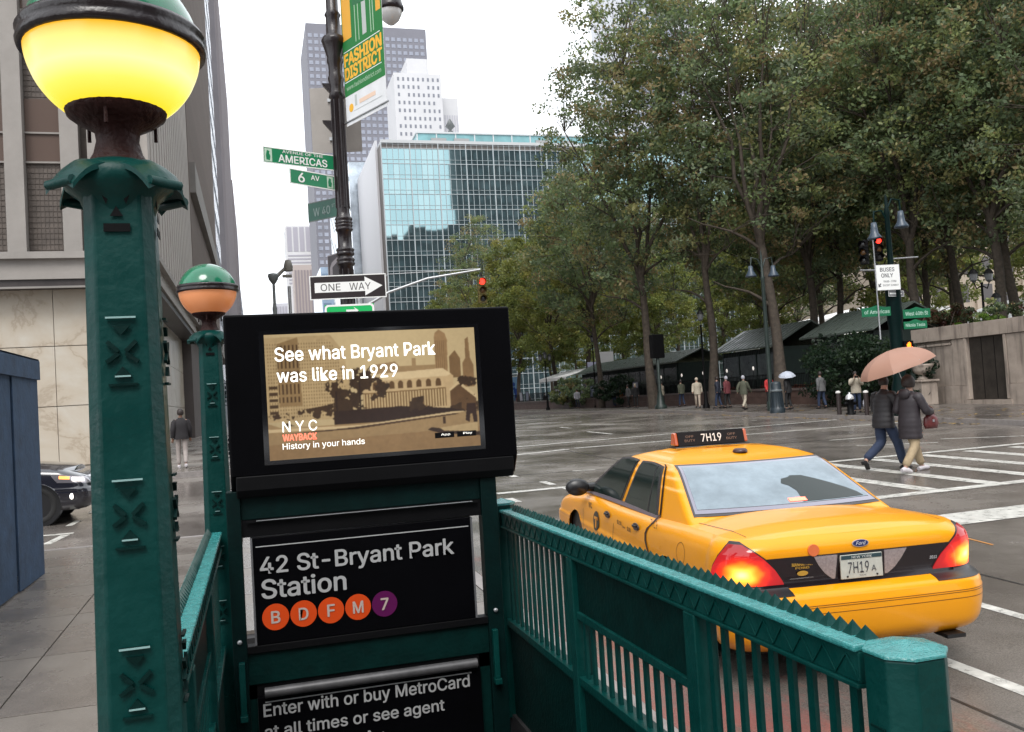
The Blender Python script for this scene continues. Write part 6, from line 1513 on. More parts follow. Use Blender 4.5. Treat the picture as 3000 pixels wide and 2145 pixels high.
m = MB(); m.box(-.155, .155, yb_-.004, yb_+.01, .700, .862); bevel(m.build('licence_plate', mat('plate_cream', (.46, .47, .42), .4, var=.1, vs=20), TX), .003)
m = MB(); m.box(-.150, .150, yb_-.0065, yb_-.0045, .832, .858); m.build('plate_header', mat('plate_blue', (.02, .05, .06), .5), TX)
PT = mat('plate_ink', (.03, .035, .05), .5)
text('7H19', .155, .075, (-.105, yb_-.007, .738), ex, ez, PT, TX, bold=.0); text('A', .036, .038, (.068, yb_-.007, .742), ex, ez, PT, TX); text('NEW YORK', .15, .016, (-.075, yb_-.0075, .837), ex, ez, mat('plate_white', (.5, .52, .5), .5), TX, bold=.01)
text('TAXI', .05, .009, (-.025, yb_-.007, .715), ex, ez, PT, TX)
for x in (-.11, .11): m = MB(); m.box(x-.006, x+.006, yb_-.008, yb_-.004, .712, .722); m.build('plate_bolt', TRIM, TX)
m = MB(); m.box(-.17, .17, yb_+.002, yb_+.02, .862, .880); m.build('plate_lip', TRIM, TX)
# badge, stickers, amber telltale
yl = float(car.P(.92)[1])-.004
def oval(cx, cz, rx, rz_, y0, d, mm, nm):
    m = MB(); m.prism([(rx*math.cos(a), rz_*math.sin(a)) for a in np.linspace(0, 2*math.pi, 29)[:-1]], (cx, y0, cz), ex, ez, (0, -d, 0)); return m.build(nm, mm, TX)
oval(0, .935, .062, .026, yl, .006, mat('badge_rim', (.55, .55, .58), .25, .6), 'oval_badge'); oval(0, .935, .055, .021, yl-.006, .002, mat('badge_blue', (.01, .02, .10), .3), 'badge_field')
text('Ford', .075, .024, (-.037, yl-.009, .924), ex, ez, mat('badge_script', (.7, .7, .72), .3), TX, shear=.35)
oval(-.345, .915, .040, .040, yl+.006, .012, mat('amber_reflector', (.55, .13, .04), .25, coat=.5, em=(.6, .12, .03), es=.15), 'amber_lamp')
GOLD = mat('sticker_gold', (.42, .24, .03), .5)
yg = float(car.P(.80)[1])-.0005
text('MANHATTAN', .150, .022, (-.50, yg, .815), ex, ez, GOLD, TX, bold=.03, shear=.1); text('FORD', .10, .014, (-.475, yg, .795), ex, ez, GOLD, TX, bold=.02); oval(-.425, .765, .040, .017, yg, .001, GOLD, 'gold_sticker'); oval(-.425, .852, .012, .010, yg, .001, GOLD, 'gold_sticker')
text('www.manhattanford.com', .17, .010, (-.52, yg+.0, .730), ex, ez, mat('sticker_grey', (.25, .25, .25), .5), TX)
text('2011', .055, .020, (.53, yg+.006, .775), ex, ez, mat('badge_script', (.7, .7, .72)), TX, shear=.2)
# bumper groove lines
for z, o_ in ((.552, .0016), (.565, .0012), (.512, .0015)):
    car.patch([(z, -1.75, 1.75), (z+.004, -1.75, 1.75)], 121, o_, 1, th=.001).build('bumper_groove', mat('groove_brown', (.16, .05, .004), .5), TX)
m = MB(); m.box(.58, .72, .05, .2, .235, .262); m.build('exhaust', TRIM, TX)
# trunk lid seams (thin dark inlays lying on the panel gaps)
def topstrip(path, w, off=.003):
    m = MB(); A = []
    for i, (x, y) in enumerate(path):
        p0, p1 = path[max(0, i-1)], path[min(len(path)-1, i+1)]; d = Vector((p1[0]-p0[0], p1[1]-p0[1])).normalized(); q = Vector((-d.y, d.x))*w/2
        r = []
        for s_ in (-1, 1):
            xx_, yy_ = x+q.x*s_, y+q.y*s_; o = car.outline(car.zt); wd = max(.3, np.interp(yy_, [p[1] for p in o[10:150]], [p[0] for p in o[10:150]])); t_ = min(1, abs(xx_)/wd)
            r.append((xx_, yy_, float(car.topf(yy_)+np.interp(yy_, car.deck[:, 0], car.deck[:, 1])*(1-t_**2.6))+off))
        A.append(r)
    m.grid(A, smooth=False); m.grid(A, smooth=False, flip=True); return m.build('lid_seam', GAPM, TX)
for s_ in (-1, 1): topstrip([(.74*s_, .28), (.75*s_, .5), (.765*s_, .75), (.775*s_, .95), (.79*s_, 1.12)], .006)
# roof light
rs = link('roof_sign', (lambda mb: (mb.prism([(-.075, 0), (.075, 0), (.035, .125), (-.035, .125)], (-.33, 2.62, 1.472), ey, ez, (.66, 0, 0)), mb.mesh('roof_sign', mat('sign_case', (.006, .004, .004), .4, spec=.2)))[1])(MB()), TX)
m = MB(); m.prism([(-.095, -.012), (.095, -.012), (.085, .004), (-.085, .004)], (-.37, 2.62, 1.462), ey, ez, (.74, 0, 0)); m.build('sign_base', TRIM, rs)
for s_ in (-1, 1):
    m = MB(); m.prism([(-.073, .003), (.073, .003), (.033, .123), (-.033, .123)], (.3305*s_, 2.62, 1.472), ey, ez, (.035*s_, 0, 0)); bevel(m.build('amber_end', mat('amber_plastic', (.30, .05, .008), .2, coat=.5, em=(.9, .16, .01), es=.12), rs), .012)
vdir = Vector((0, .04, .125)).normalized(); o0 = Vector((0, 2.545, 1.472))
RW = mat('roof_white', (.55, .5, .45), .4, em=(1, .85, .7), es=.18); RDm = mat('roof_dim', (.22, .13, .09), .5)
tx = lambda x, zf: tuple(o0+vdir*zf+Vector((x, -.003, 0)))
text('7H19', .20, .075, tx(-.10, .030), ex, vdir, RW, rs, bold=.01)
for x in (-.27, .15): text('OFF', .08, .022, tx(x+.015, .075), ex, vdir, RDm, rs); text('DUTY', .105, .024, tx(x, .035), ex, vdir, RDm, rs)
m = MB(); m.lathe([(.065, 1.432), (.065, 1.445), (.05, 1.462), (0, 1.466)], c=(.03, 2.0, -.002), n=20); m.build('roof_antenna', mat('antenna_dark', (.05, .02, .02), .35), TX)
# left side lettering (real decals on the door skin)
def decal(poly_, yc, zc_, mm, nm, sd_=-1, off=.005):
    m = MB(); P_ = [car.side(yc-p[0], zc_+p[1], sd_, off) for p in poly_]; m.add(P_, [tuple(range(len(P_)))]); m.add(P_, [tuple(range(len(P_)))[::-1]]); return m.build(nm, mm, TX)
DB = mat('decal_black', (.025, .018, .012), .4)
circ = lambda r_: [(r_*math.cos(a), r_*math.sin(a)) for a in np.linspace(0, 2*math.pi, 25)[:-1]]
decal(circ(.115), 3.32, .74, DB, 'round_logo'); decal([(-.075, .05), (.075, .05), (.075, .015), (.022, .015), (.022, -.085), (-.022, -.085), (-.022, .015), (-.075, .015)], 3.32, .74, YELLOW, 'logo_letter', off=.008)
for (body, yc, zc_, w_, h_) in (('NYC', 3.62, .86, .12, .06), ('AXI', 3.16, .775, .001, .05)):
    if body == 'AXI': continue
    p = car.side(yc, zc_, -1, .006); text(body, w_, h_, tuple(p), (0, -1, 0), ez, DB, TX, thick=.0, bold=.02)
p = car.side(2.62, .80, -1, .006)
for k, (s1, w_) in enumerate((('$2.50', .13), ('Fare', .08), ('$.50', .10))):
    text(s1, w_, .045 if k != 1 else .02, (p.x, 2.58-k*.15, .79-.01*k), (0, -1, 0), ez, DB, TX, thick=.0, bold=.02)
p = car.side(1.50, .90, -1, .008); text('7H19', .17, .065, (p.x+.0, 1.66, .90), (0, -1, 0), (.12, 0, 1), DB, TX, thick=.006, bold=.0)
ringp_ = [];
for a in np.linspace(0, 2*math.pi, 33): ringp_.append([car.side(.98+.088*math.cos(a), .80+.085*math.sin(a), -1, .003), car.side(.98+.083*math.cos(a), .80+.080*math.sin(a), -1, .003)])
m = MB(); m.grid(ringp_, smooth=False); m.grid(ringp_, smooth=False, flip=True); m.build('fuel_door', mat('groove_brown', (.16, .05, .004), .5), TX)
# ---- dark crossover on the side street
SV_SL = [(a*1.0, b_*.99, c, 4.70 if d > 5.3 else d-.66, e, .42) for a, b_, c, d, e, g in TAXI_SL]
SV_SL = [(a, b_, c, 4.80-(5.38-d)*1.3, e, .40) for (a, b_, c, d, e, g) in TAXI_SL]
sv = Car(SV_SL, [(0, 1.10), (2.8, 1.10), (3.5, 1.08), (4.2, 1.0), (4.6, .92), (4.8, .86)], [(0, 0), (.3, .05), (3.0, .10), (3.8, .10), (4.4, .09), (4.75, .02)], [(1.0, .36), (3.80, .36)], .41)
NAVY = mat('black_blue_paint', (.010, .010, .016), .2, coat=1., spec=.7)
SV = root('parked_car', 'black crossover with bright headlights nosing out from behind the blue hoarding', 'car', (-7.75, 19.45, gz(19.4)), R(-90))
sv.shell('body', NAVY, SV)
m = MB(); m.box(-.8, .8, .3, 4.5, .24, .7); m.build('underbody', TRIM, SV)
GS = [(1.05, .84, .5, 3.6), (1.2, .80, .7, 3.3), (1.45, .70, 1.0, 2.75), (1.58, .62, 1.2, 2.5), (1.64, .45, 1.4, 2.2), (1.66, .1, 1.8, 1.9)]
rows = []
for z in (1.05, 1.12, 1.2, 1.3, 1.45, 1.52, 1.58, 1.64, 1.66):
    r = [(x, y, z) for x, y in gh_ring(GS, z)]; rows.append(r+[(-x, y, q) for x, y, q in r[::-1]][1:-1])
m = MB(); m.grid(rows, closeu=True); m.add(rows[-1], [tuple(range(len(rows[-1])))]); m.build('cabin', NAVY, SV)
for sd_ in (-1, 1):
    m = MB(); m.add([(.83*sd_, 1.0, 1.12), (.83*sd_, 3.0, 1.12), (.70*sd_, 2.35, 1.5), (.70*sd_, 1.15, 1.5)], [(0, 1, 2, 3), (3, 2, 1, 0)]); m.build('side_window', GLASSD, SV, (.012*sd_, 0, 0))
for wy in (1.0, 3.80):
    for sd_ in (-1, 1):
        car_wheel(SV, .80*sd_, wy, .36, .36, sd_, 10, mat('alloy', (.45, .44, .44), .3, .7))
        m = MB(); m.lathe([(.0, -.1), (.41, -.1), (.41, .1)], c=(.80*sd_, wy, .36), n=28, M=Matrix.Rotation(R(90)*sd_, 4, 'Y')); m.build('wheel_well', TRIM, SV)
o = sv.outline(.88); tot = sum(math.hypot(o[i+1][0]-o[i][0], o[i+1][1]-o[i][1]) for i in range(len(o)-1))
HLW = mat('headlight_lit', (.9, .85, .8), .1, em=(1, .93, .85), es=2.2); HLA = mat('headlight_amber', (.8, .3, .08), .2, em=(1, .40, .12), es=.9); HLG = mat('headlight_grey', (.28, .26, .28), .12, .6, coat=.8)
for sd_ in (-1, 1):
    zz = np.linspace(.76, .90, 6)
    sv.patch([(z, tot-1.28+.25*(z-.76)*-3, tot-.45) for z in zz], 22, .006, sd_).build('headlight', HLG, SV)
    sv.patch([(z, tot-1.02, tot-.80) for z in (.80, .84, .88)], 8, .010, sd_).build('headlight_lamp', HLW, SV)
    sv.patch([(z, tot-1.24, tot-1.06) for z in (.83, .86, .89)], 8, .010, sd_).build('indicator', HLA, SV)
    c = sv.surf(tot-.90, .50, sd_, .008); m = MB(); m.lathe([(.055, 0), (.05, .01), (0, .02)], c=tuple(c), n=16, M=Matrix.Rotation(R(-90), 4, 'X') @ Matrix.Rotation(R(30)*sd_, 4, 'Y')); m.build('fog_lamp', HLW, SV)
for k in range(6):
    z = .62+.045*k; sv.patch([(z, tot-.44, tot), (z+.016, tot-.44, tot)], 12, .008, 1).build('grille_bar', STEEL, SV); sv.patch([(z, tot-.44, tot), (z+.016, tot-.44, tot)], 12, .008, -1).build('grille_bar', STEEL, SV)

# =================================================================== PEOPLE
SKIN = mat('skin', (.45, .26, .19), .55); SKIN2 = mat('skin_darker', (.26, .14, .09), .55)
HAIRD = mat('hair_dark', (.018, .011, .009), .55, var=.3, vs=40); HAIRL = mat('hair_light', (.40, .34, .26), .6); 
def skinmesh(name, V, Ed, rad, m_, sub=1, rootv=0):
    me = bpy.data.meshes.new('sk'); me.from_pydata([tuple(p) for p in V], Ed, []); me.update()
    o = bpy.data.objects.new('sk', me); COL.objects.link(o)
    md = o.modifiers.new('s', 'SKIN'); md.use_smooth_shade = True; md.branch_smoothing = .3
    if not me.skin_vertices: me.attributes.new
    bm = bmesh.new(); bm.from_mesh(me); L = bm.verts.layers.skin.verify(); bm.verts.ensure_lookup_table()
    for i, v in enumerate(bm.verts):
        r = rad[i]; v[L].radius = (r, r) if not isinstance(r, tuple) else r; v[L].use_root = (i == rootv)
    bm.to_mesh(me); bm.free()
    if sub: sb = o.modifiers.new('u', 'SUBSURF'); sb.levels = sub; sb.render_levels = sub
    dg = bpy.context.evaluated_depsgraph_get(); dg.update()
    r_ = bpy.data.meshes.new_from_object(o.evaluated_get(dg)); bpy.data.objects.remove(o); bpy.data.meshes.remove(me)
    r_.name = name; r_.materials.clear(); r_.materials.append(m_)
    r_.polygons.foreach_set('use_smooth', [True]*len(r_.polygons)); return r_
MESHCACHE = {}
def body_mesh(key, pose, skin, fingers=True, sub=1):
    """pose: dict of joint positions in metres, figure faces +Y, height 1.75"""
    p = {k: Vector(v) for k, v in pose.items()}
    V = []; E_ = []; Rd = []; ix = {}
    def av(k, pos, r, par=None):
        ix[k] = len(V); V.append(Vector(pos)); Rd.append(r)
        if par is not None: E_.append((ix[par], ix[k]))
    av('pel', p['pel'], .125); av('sp', p['pel'].lerp(p['chest'], .5), .115, 'pel'); av('ch', p['chest'], .112, 'sp')
    nk = p['chest'].lerp(p['head'], .52); av('nk', nk, .055, 'ch'); h = p['head']; up = (h-p['chest']).normalized()
    av('h0', h-up*.055, .062, 'nk'); av('h1', h+up*.02+Vector((0, -.005, 0)), .082, 'h0'); av('h2', h+up*.085, .060, 'h1')
    fw = Vector(pose.get('look', (0, 1, 0))); av('nose', h+fw*.088-up*.012, .014, 'h1')
    for s in 'lr':
        sg = -1 if s == 'l' else 1
        av('sh'+s, p['sh'+s], .050, 'ch'); av('ua'+s, p['sh'+s].lerp(p['el'+s], .5), .040, 'sh'+s); av('el'+s, p['el'+s], .033, 'ua'+s)
        av('fa'+s, p['el'+s].lerp(p['wr'+s], .4), .031, 'el'+s); av('wr'+s, p['wr'+s], .026, 'fa'+s)
        d = (p['wr'+s]-p['el'+s]).normalized(); sd_ = d.cross(Vector((0, 1, .2))); sd_ = (Vector((1, 0, 0)) if sd_.length < .1 else sd_.normalized()); cu = Vector((0, 1, 0)) if abs(d.y) < .8 else Vector((0, 0, 1))
        av('pa'+s, p['wr'+s]+d*.055, .030, 'wr'+s)
        if fingers:
            for k in range(4):
                b0 = p['wr'+s]+d*.085+sd_*(.0185*(k-1.5)); ln = (.062, .072, .068, .052)[k]
                av('f%da' % k+s, b0, .0095, 'pa'+s); av('f%db' % k+s, b0+d*ln*.55+cu*.010, .0085, 'f%da' % k+s); av('f%dc' % k+s, b0+d*ln*.85+cu*.034, .0075, 'f%db' % k+s)
            t0 = p['wr'+s]+d*.03-sd_*.030*sg; av('t0'+s, t0+cu*.012, .011, 'pa'+s); av('t1'+s, t0+d*.035+cu*.028-sd_*.012*sg, .0095, 't0'+s)
        av('hp'+s, p['hp'+s], .092, 'pel'); av('th'+s, p['hp'+s].lerp(p['kn'+s], .45), .078, 'hp'+s); av('kn'+s, p['kn'+s], .055, 'th'+s)
        av('ca'+s, p['kn'+s].lerp(p['an'+s], .35), .053, 'kn'+s); av('an'+s, p['an'+s], .036, 'ca'+s); av('to'+s, p['to'+s], .032, 'an'+s)
    return skinmesh('body', V, E_, Rd, skin, sub), p
def limb(mb, pts, rs, n=12, flat=1.): mb.tube(pts, rs, n)
def stand(stride=0., swing=.0, lean=0., arms=None):
    s = stride
    ps = dict(pel=(0, 0, .97), chest=(0, .01+lean, 1.36), head=(0, .03+lean*1.3, 1.635), shl=(-.185, .0+lean, 1.42), shr=(.185, .0+lean, 1.42),
              ell=(-.24, -.04-swing+lean, 1.14), elr=(.24, -.04+swing+lean, 1.14), wrl=(-.25, .04-swing*1.7+lean, .90), wrr=(.25, .06+swing*1.7+lean, .90),
              hpl=(-.09, 0, .93), hpr=(.09, 0, .93), knl=(-.10, .05+s*.45, .50), knr=(.10, .05-s*.30, .50), anl=(-.10, s*.95, .085+max(0, -s)*.15), anr=(.10, -s*.95, .085+max(0, s)*.25),
              tol=(-.11, s*.95+.15, .045), tor=(.11, -s*.95+.14, .045+max(0, s)*.02))
    if arms: ps.update(arms)
    return ps
def clothes(t, p, coat, trou, shoe, hem=.82, quilt=False, hood=False, loose=1., cz=0.):
    # trousers: two tapered legs joined at the seat
    V = [p['pel']+Vector((0, 0, .02))]; E_ = []; Rd = [.108]
    for s in 'lr':
        i0 = len(V); V += [p['hp'+s], p['hp'+s].lerp(p['kn'+s], .5), p['kn'+s], p['kn'+s].lerp(p['an'+s], .5), p['an'+s]+Vector((0, 0, .015))]
        Rd += [.096, .088*loose, .076*loose, .071*loose, .064*loose]; E_ += [(0, i0)]+[(i0+k, i0+k+1) for k in range(4)]
    link('trousers', skinmesh('trousers', V, E_, Rd, trou, 1), t)
    # coat: elliptical body loft with optional quilting and two sleeves
    m = MB(); rows = []; c0, c1 = p['pel'], p['chest']; zt = c1.z+.12; n = 26 if quilt else 12
    for i in range(n+1):
        z = hem+(zt-hem)*i/n; u = (z-c0.z)/(c1.z-c0.z); c = c0.lerp(c1, u) if u > 0 else c0+Vector((0, 0, z-c0.z))
        W_ = np.interp(z-cz, [hem-.02, .85, 1.0, 1.15, 1.30, 1.42, 1.47], [.215, .215, .205, .195, .205, .185, .10]); D_ = np.interp(z-cz, [hem-.02, .9, 1.1, 1.3, 1.42, 1.47], [.165, .165, .15, .155, .13, .09])
        q = (.010*abs(math.sin(math.pi*(z-hem)/.095)) if quilt else 0)+random.uniform(-.002, .002)
        rows.append([((W_+q)*math.cos(a)+c.x, (D_+q)*math.sin(a)+c.y+(-.010*math.cos(2*a)), z) for a in np.linspace(0, 2*math.pi, 25)[:-1]])
    m.grid(rows, closeu=True); m.add(rows[0], [tuple(range(24))[::-1]]); m.add(rows[-1], [tuple(range(24))])
    for s in 'lr':
        P_ = []; r_ = []; k = 18 if quilt else 8
        for i in range(k+1):
            u = i/k; a = p['sh'+s]; b = p['el'+s]; c = p['wr'+s]
            q = a.lerp(b, u*2) if u < .5 else b.lerp(c, (u-.5)*2*.94); P_.append(q); r_.append((.084-.024*u)+(.009*abs(math.sin(i*1.3)) if quilt else 0))
        P_[0] = P_[0]+(p['chest']-P_[0])*.25; m.tube(P_, r_, 12)
    link('coat', m.mesh('coat', coat), t)
    m = MB(); m.tube([p['chest']+Vector((0, 0, .07)), p['chest'].lerp(p['head'], .5)+Vector((0, 0, .005))], [.105, .078], 14); m.build('collar', coat, t)
    if hood: m = MB(); m.lathe([(0, -.10), (.09, -.09), (.125, -.02), (.11, .05), (.06, .09)], c=tuple(p['chest']+Vector((0, -.12, .10))), n=16, sy=.6); m.build('hood', coat, t)
    for s in 'lr':
        d = (p['to'+s]-p['an'+s]); a = p['an'+s]-Vector((0, 0, .035)); m = MB()
        dd = Vector((d.x, d.y, 0)).normalized() if Vector((d.x, d.y)).length > .02 else Vector((0, 1, 0)); tz = p['to'+s].z-.0
        pts = [a-dd*.085+Vector((0, 0, -.012)), a-dd*.02, p['an'+s].lerp(p['to'+s], .5)+Vector((0, 0, -.012)), p['to'+s]+Vector((0, 0, -.008)), p['to'+s]+dd*.045+Vector((0, 0, -.012))]
        m.tube(pts, [.036, .048, .047, .042, .022], 10); link('shoe', m.mesh('shoe', shoe), t)
def hair(t, p, mm, size=1., back=.02, low=.03):
    h = p['head']; m = MB()
    Mx = Matrix.Scale(1.0, 4)
    m.lathe([(.088*size*math.cos(a), .112*size*math.sin(a)) for a in np.linspace(R(-38), R(90), 12)], c=(h.x, h.y-back, h.z+.035-low*.3), n=18, sy=1.12)
    link('hair', m.mesh('hair', mm), t)
def person(label, x, y, z, rz, pose, coat, trou, hairm, shoe=None, H=1.72, hem=.86, skin=None, group=None, quilt=False, hood=False, loose=1., hsize=1., fingers=True):
    t = root('person', label, 'person', (x, y, z), rz, group); sc = H/1.75; t.scale = (sc, sc, sc)
    me, p = body_mesh(None, pose, skin or SKIN, fingers); link('body', me, t)
    clothes(t, p, coat, trou, shoe or MC['trim_black'], hem, quilt, hood, loose)
    if hairm: hair(t, p, hairm, hsize)
    return t, p
C_ = lambda n, c, r=.8: mat('cloth_'+n, c, r, var=.15, vs=12)
QB = C_('plum_grey_quilt', (.021, .016, .020), .55); QB2 = C_('charcoal_quilt', (.014, .012, .014), .55)
KHA = C_('khaki', (.34, .26, .16)); JEAN = C_('jeans', (.016, .028, .062)); NAVYC = C_('navy', (.012, .016, .03)); BLKC = C_('black', (.012, .012, .013)); CREAM = C_('cream', (.42, .37, .29)); GRYC = C_('grey', (.10, .10, .10)); REDC_ = C_('red', (.45, .03, .03)); BURG = C_('burgundy', (.12, .025, .03)); OLVC = C_('olive', (.07, .075, .05)); PALE = C_('pale_grey', (.38, .38, .42)); BEIGE = C_('beige', (.40, .33, .26)); WHS = mat('trainer_white', (.55, .52, .54), .6)
# couple under the umbrella: they walk to the right (+X) with a slight turn away
wy_ = -.03
walk_w = stand(.34, .10, .02, dict(wrr=(.17, .36, 1.10), elr=(.29, .12, 1.12), ell=(-.24, -.05, 1.14), wrl=(-.20, .20, 1.12)))
walk_w.update(knl=(-.10, .20, .50), anl=(-.10, .34, .085), tol=(-.10, .49, .055), knr=(.10, -.02, .50), anr=(.10, -.33, .12), tor=(.10, -.20, .045))
RZ = R(-80)
gy1, gy2 = 14.80, 15.35
W1, p1 = person('woman in long plum quilted coat and khaki trousers under the peach umbrella', 12.23, gy1, gz(gy1), RZ, walk_w, QB, KHA, HAIRD, WHS, 1.84, hem=.62, quilt=True, hood=True, loose=1.15, hsize=1.34)
walk_m = stand(-.30, -.08, .05, dict(ell=(-.24, .06, 1.14), wrl=(-.16, .22, 1.25), elr=(.26, .12, 1.18), wrr=(.10, .30, 1.36)))
walk_m.update(knl=(-.10, .02, .52), anl=(-.12, -.40, .22), tol=(-.12, -.36, .08), knr=(.10, .22, .52), anr=(.10, .34, .085), tor=(.10, .49, .05))
W2, p2 = person('figure in charcoal quilted coat and jeans on the left under the peach umbrella', 12.06, gy2, gz(gy2), RZ, walk_m, QB2, JEAN, HAIRD, MC['trim_black'], 1.88, hem=.80, quilt=True, loose=1.25)
t = root('handbag', 'wine red handbag hanging from the arm of the woman in plum coat', 'bag', (12.58, 14.64, gz(14.7)+.98))
m = MB(); m.lathe([(0, -.15), (.14, -.145), (.17, -.06), (.15, .06), (.09, .12), (0, .13)], n=18, sy=.45); m.build('bag_body', mat('wine_leather', (.10, .018, .018), .35, var=.3, vs=14), t)
m = MB(); m.tube([(-.10, 0, .10), (-.08, .02, .24), (0, .03, .30), (.08, .02, .24), (.10, 0, .10)], .010, 6); m.build('strap', MC['wine_leather'], t)
m = MB(); m.box(-.02, .02, -.085, -.07, -.02, .03); m.build('buckle', STEEL, t)
# umbrella
UR = .60
t = root('umbrella', 'open peach umbrella tilted over the walking couple', 'umbrella', (12.40, 15.0, gz(15)+1.52))
t.rotation_euler = (R(-6), R(-17), R(0))
UM = mat('peach_nylon', (.46, .26, .19), .55, bump=.08, bs=20)
n2 = UM.node_tree; tr = n2.nodes.new('ShaderNodeBsdfTranslucent'); tr.inputs[0].default_value = (.5, .26, .18, 1); ms = n2.nodes.new('ShaderNodeMixShader'); ms.inputs[0].default_value = .35; ou = [q for q in n2.nodes if q.type == 'OUTPUT_MATERIAL'][0]
n2.links.new(n2.nodes['Principled BSDF'].outputs[0], ms.inputs[1]); n2.links.new(tr.outputs[0], ms.inputs[2]); n2.links.new(ms.outputs[0], ou.inputs[0])
for k in range(8):
    rows = []
    for i in range(11):
        u = i/10; rad = .74*math.sin(u*R(78))/math.sin(R(78)); zz = .50*math.cos(u*R(78))/1.0
        row = []
        for j in range(9):
            v_ = j/8; a = (k+v_)*math.pi/4; sag = 1-.075*math.sin(math.pi*v_)*u**1.5; dz = .035*math.sin(math.pi*v_)*u*(1-u)*-1.6
            row.append((rad*sag*math.cos(a), rad*sag*math.sin(a), .42+zz+dz))
        rows.append(row)
    m = MB(); m.grid(rows, flip=True); m.build('canopy_panel', UM, t)
m = MB(); m.tube([(0, 0, -.25), (0, 0, .80)], .008, 8); m.build('shaft', STEEL, t)
m = MB(); m.tube([(0, 0, -.22), (0, 0, -.36), (.02, 0, -.40), (.05, 0, -.38)], .016, 8); m.build('handle', BLACKM, t)
m = MB(); 
for k in range(8):
    a = k*math.pi/4; m.tube([(.74*math.sin(u*R(78))/math.sin(R(78))*math.cos(a), .74*math.sin(u*R(78))/math.sin(R(78))*math.sin(a), .412+.50*math.cos(u*R(78))) for u in np.linspace(0, 1, 8)], .004, 5)
    m.tube([(0, 0, .45), (.38*math.cos(a), .38*math.sin(a), .63)], .003, 4)
tag(m.build('ribs', STEEL, t), kind='stuff')
# man on the left pavement seen from behind
mn = stand(.13, .05, 0)
person('man in dark jacket and pale trousers walking away past the marble wall', -2.2, 29.4, pz_(29.4), R(4), mn, C_('dark_jacket', (.012, .010, .012)), C_('pale_trousers', (.33, .29, .27)), HAIRD, WHS, 1.78, hem=.86, skin=SKIN2, hsize=1.12)
# photographer by the hydrant, arms raised with a phone
ph_p = stand(0, 0, 0, dict(ell=(-.24, .16, 1.22), wrl=(-.10, .30, 1.46), elr=(.24, .18, 1.24), wrr=(.06, .32, 1.46)))
t_, _ = person('person in cream jacket and jeans holding up a phone beside the hydrant', 24.15, 32.3, pz_(32.3), R(150), ph_p, CREAM, JEAN, HAIRD, None, 1.72, hem=.84)
t = root('phone', 'small dark phone held up by the person in cream jacket', 'phone', (23.95, 31.95, pz_(32)+1.50)); t.rotation_euler.z = R(-30)
m = MB(); m.box(-.08, .08, -.006, .006, -.04, .04); bevel(m.build('phone_body', BLACKM, t), .004)
t = root('carrier_bag', 'pale plastic bag beside the legs of the person in cream jacket', 'bag', (24.42, 32.1, pz_(32)+.42))
m = MB(); m.lathe([(0, -.22), (.12, -.20), (.15, -.05), (.10, .10), (.03, .22)], n=12, sy=.5); m.build('bag_body', mat('bag_plastic', (.40, .40, .44), .4), t)
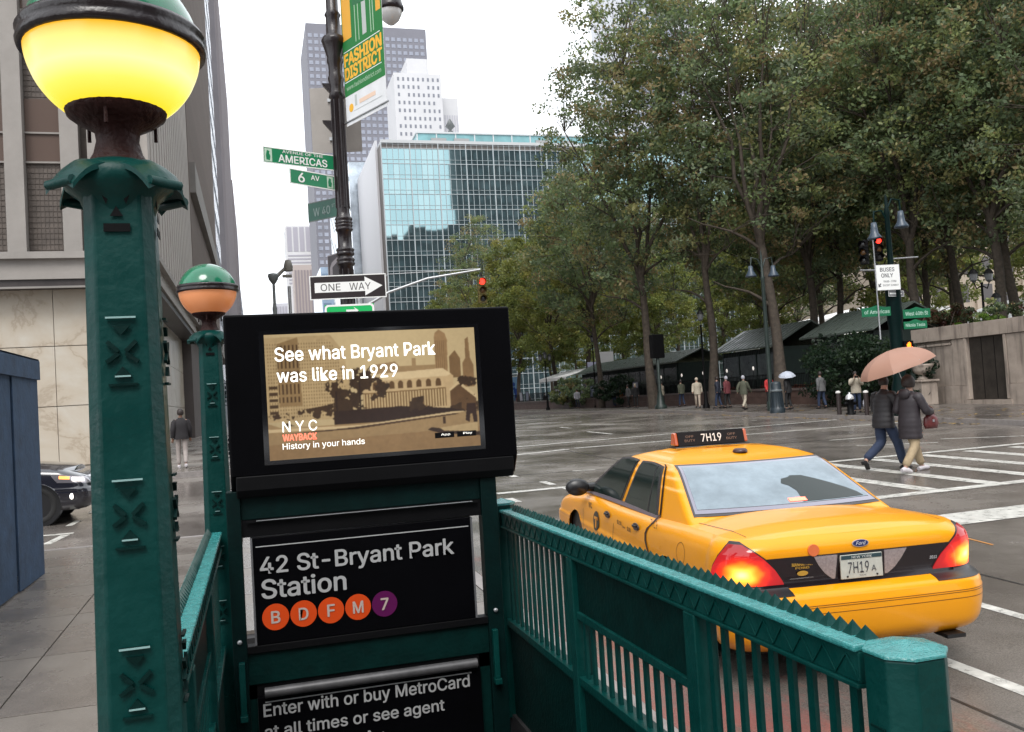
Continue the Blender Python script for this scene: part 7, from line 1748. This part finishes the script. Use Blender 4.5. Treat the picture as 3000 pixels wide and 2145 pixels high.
fp = [(27.6, 64.2, R(90), GRYC, BLKC, HAIRD, .84, .1, 'person in grey jacket pausing near the long kiosk'),
      (27.9, 76.5, R(170), PALE, NAVYC, HAIRD, .84, .12, 'walker in pale grey coat beyond the chatting pair'),
      (26.9, 53.8, R(10), OLVC, JEAN, HAIRD, .84, .14, 'walker in olive jacket and jeans just right of the pavement tree'),
      (26.2, 42.2, R(185), REDC_, BLKC, HAIRD, .84, .12, 'walker in red coat close to the low wall left of the bin'),
      (25.9, 37.2, R(5), GRYC, JEAN, HAIRD, .84, .14, 'walker in grey coat to the right of the street bin'),
      (27.2, 57.5, R(200), CREAM, BLKC, HAIRD, .80, .1, 'walker in cream coat and black trousers left of the pavement tree'),
      (24.8, 47.6, R(150), CREAM, BEIGE, CREAM, .80, .16, 'walker in cream hooded coat and beige trousers left of the two in dark coats'),
      (24.95, 45.4, R(40), NAVYC, JEAN, HAIRD, .86, .14, 'walker in dark navy jacket and jeans beside the cream coat'),
      (25.4, 45.2, R(20), BURG, BLKC, PALE, .80, .10, 'walker in burgundy coat with pale hood next to the navy jacket'),
      (24.2, 41.4, R(-60), OLVC, CREAM, PALE, .80, .34, 'striding person in olive coat, pale hat and cream trousers'),
      (25.0, 38.6, R(30), BLKC, BLKC, PALE, .82, .08, 'person in black with pale umbrella-like hood behind the street bin'),
      (26.6, 60.6, R(170), BLKC, BLKC, HAIRL, .80, .04, 'blond person in black standing left of the pavement tree post'),
      (28.5, 69.2, R(120), NAVYC, JEAN, HAIRL, .86, .06, 'person in navy jacket and jeans at the left of the chatting pair'),
      (28.9, 68.6, R(-140), C_('rust', (.22, .09, .03)), BEIGE, HAIRD, .86, .06, 'person in rust coloured jacket in the chatting pair'),
      (34.4, 117.5, R(180), REDC_, JEAN, HAIRD, .86, .05, 'person in bright red jacket close to the poster stand'),
      (34.9, 114.0, R(200), GRYC, BLKC, PALE, .70, .12, 'person in grey coat with pale hat right of the red jacket'),
      (33.8, 104.0, R(10), BLKC, BLKC, HAIRD, .80, .12, 'dark clothed walker farther right of the grey coat')]
for (x, y, rz, co, tr_, hr_, hem_, st_, lb) in fp:
    person(lb, x, y, pz_(y), rz, stand(st_, st_*.4, .02), co, tr_, hr_, None, 1.76, hem=hem_, fingers=False, hsize=1.08, group='walkers on the park pavement')
t = root('umbrella', 'small pale umbrella held by the person in black behind the bin', 'umbrella', (25.0, 38.6, pz_(38.6)+1.62)); t.rotation_euler = (R(10), R(-8), 0)
m = MB(); m.lathe([(.42, 0), (.36, .10), (.22, .20), (.08, .25), (0, .26)], n=8, smooth=False); m.lathe([(0, .25), (.08, .24), (.22, .19), (.36, .09), (.42, 0)], n=8, smooth=False); m.build('canopy', mat('pale_umbrella', (.42, .45, .52), .6), t)
m = MB(); m.tube([(0, 0, .28), (0, 0, -.55)], .01, 6); m.build('shaft', STEEL, t)
# fallen leaves along the park kerb
r = np.random.RandomState(9); P_ = []; 
for i in range(420):
    y = 24+abs(r.normal())*12; x = (22.45 if r.rand() < .6 else 24+r.rand()*4)+r.normal()*.12; z = (gz(y)+.008) if x < 22.6 else pz_(y)+.008
    a = r.rand()*6.28; s_ = .05+.04*r.rand(); P_ += [(x+s_*math.cos(a+k*math.pi/2), y+s_*math.sin(a+k*math.pi/2), z+.004*k) for k in range(4)]
me = npmesh('fallen_leaves', np.array(P_), np.arange(len(P_)).reshape(-1, 4)); me.materials.append(mat('yellow_leaf', (.30, .19, .05), .6, var=.5, vs=3))
tag(link('fallen_leaves', me), 'yellow fallen leaves along the wet park kerb', kind='stuff')
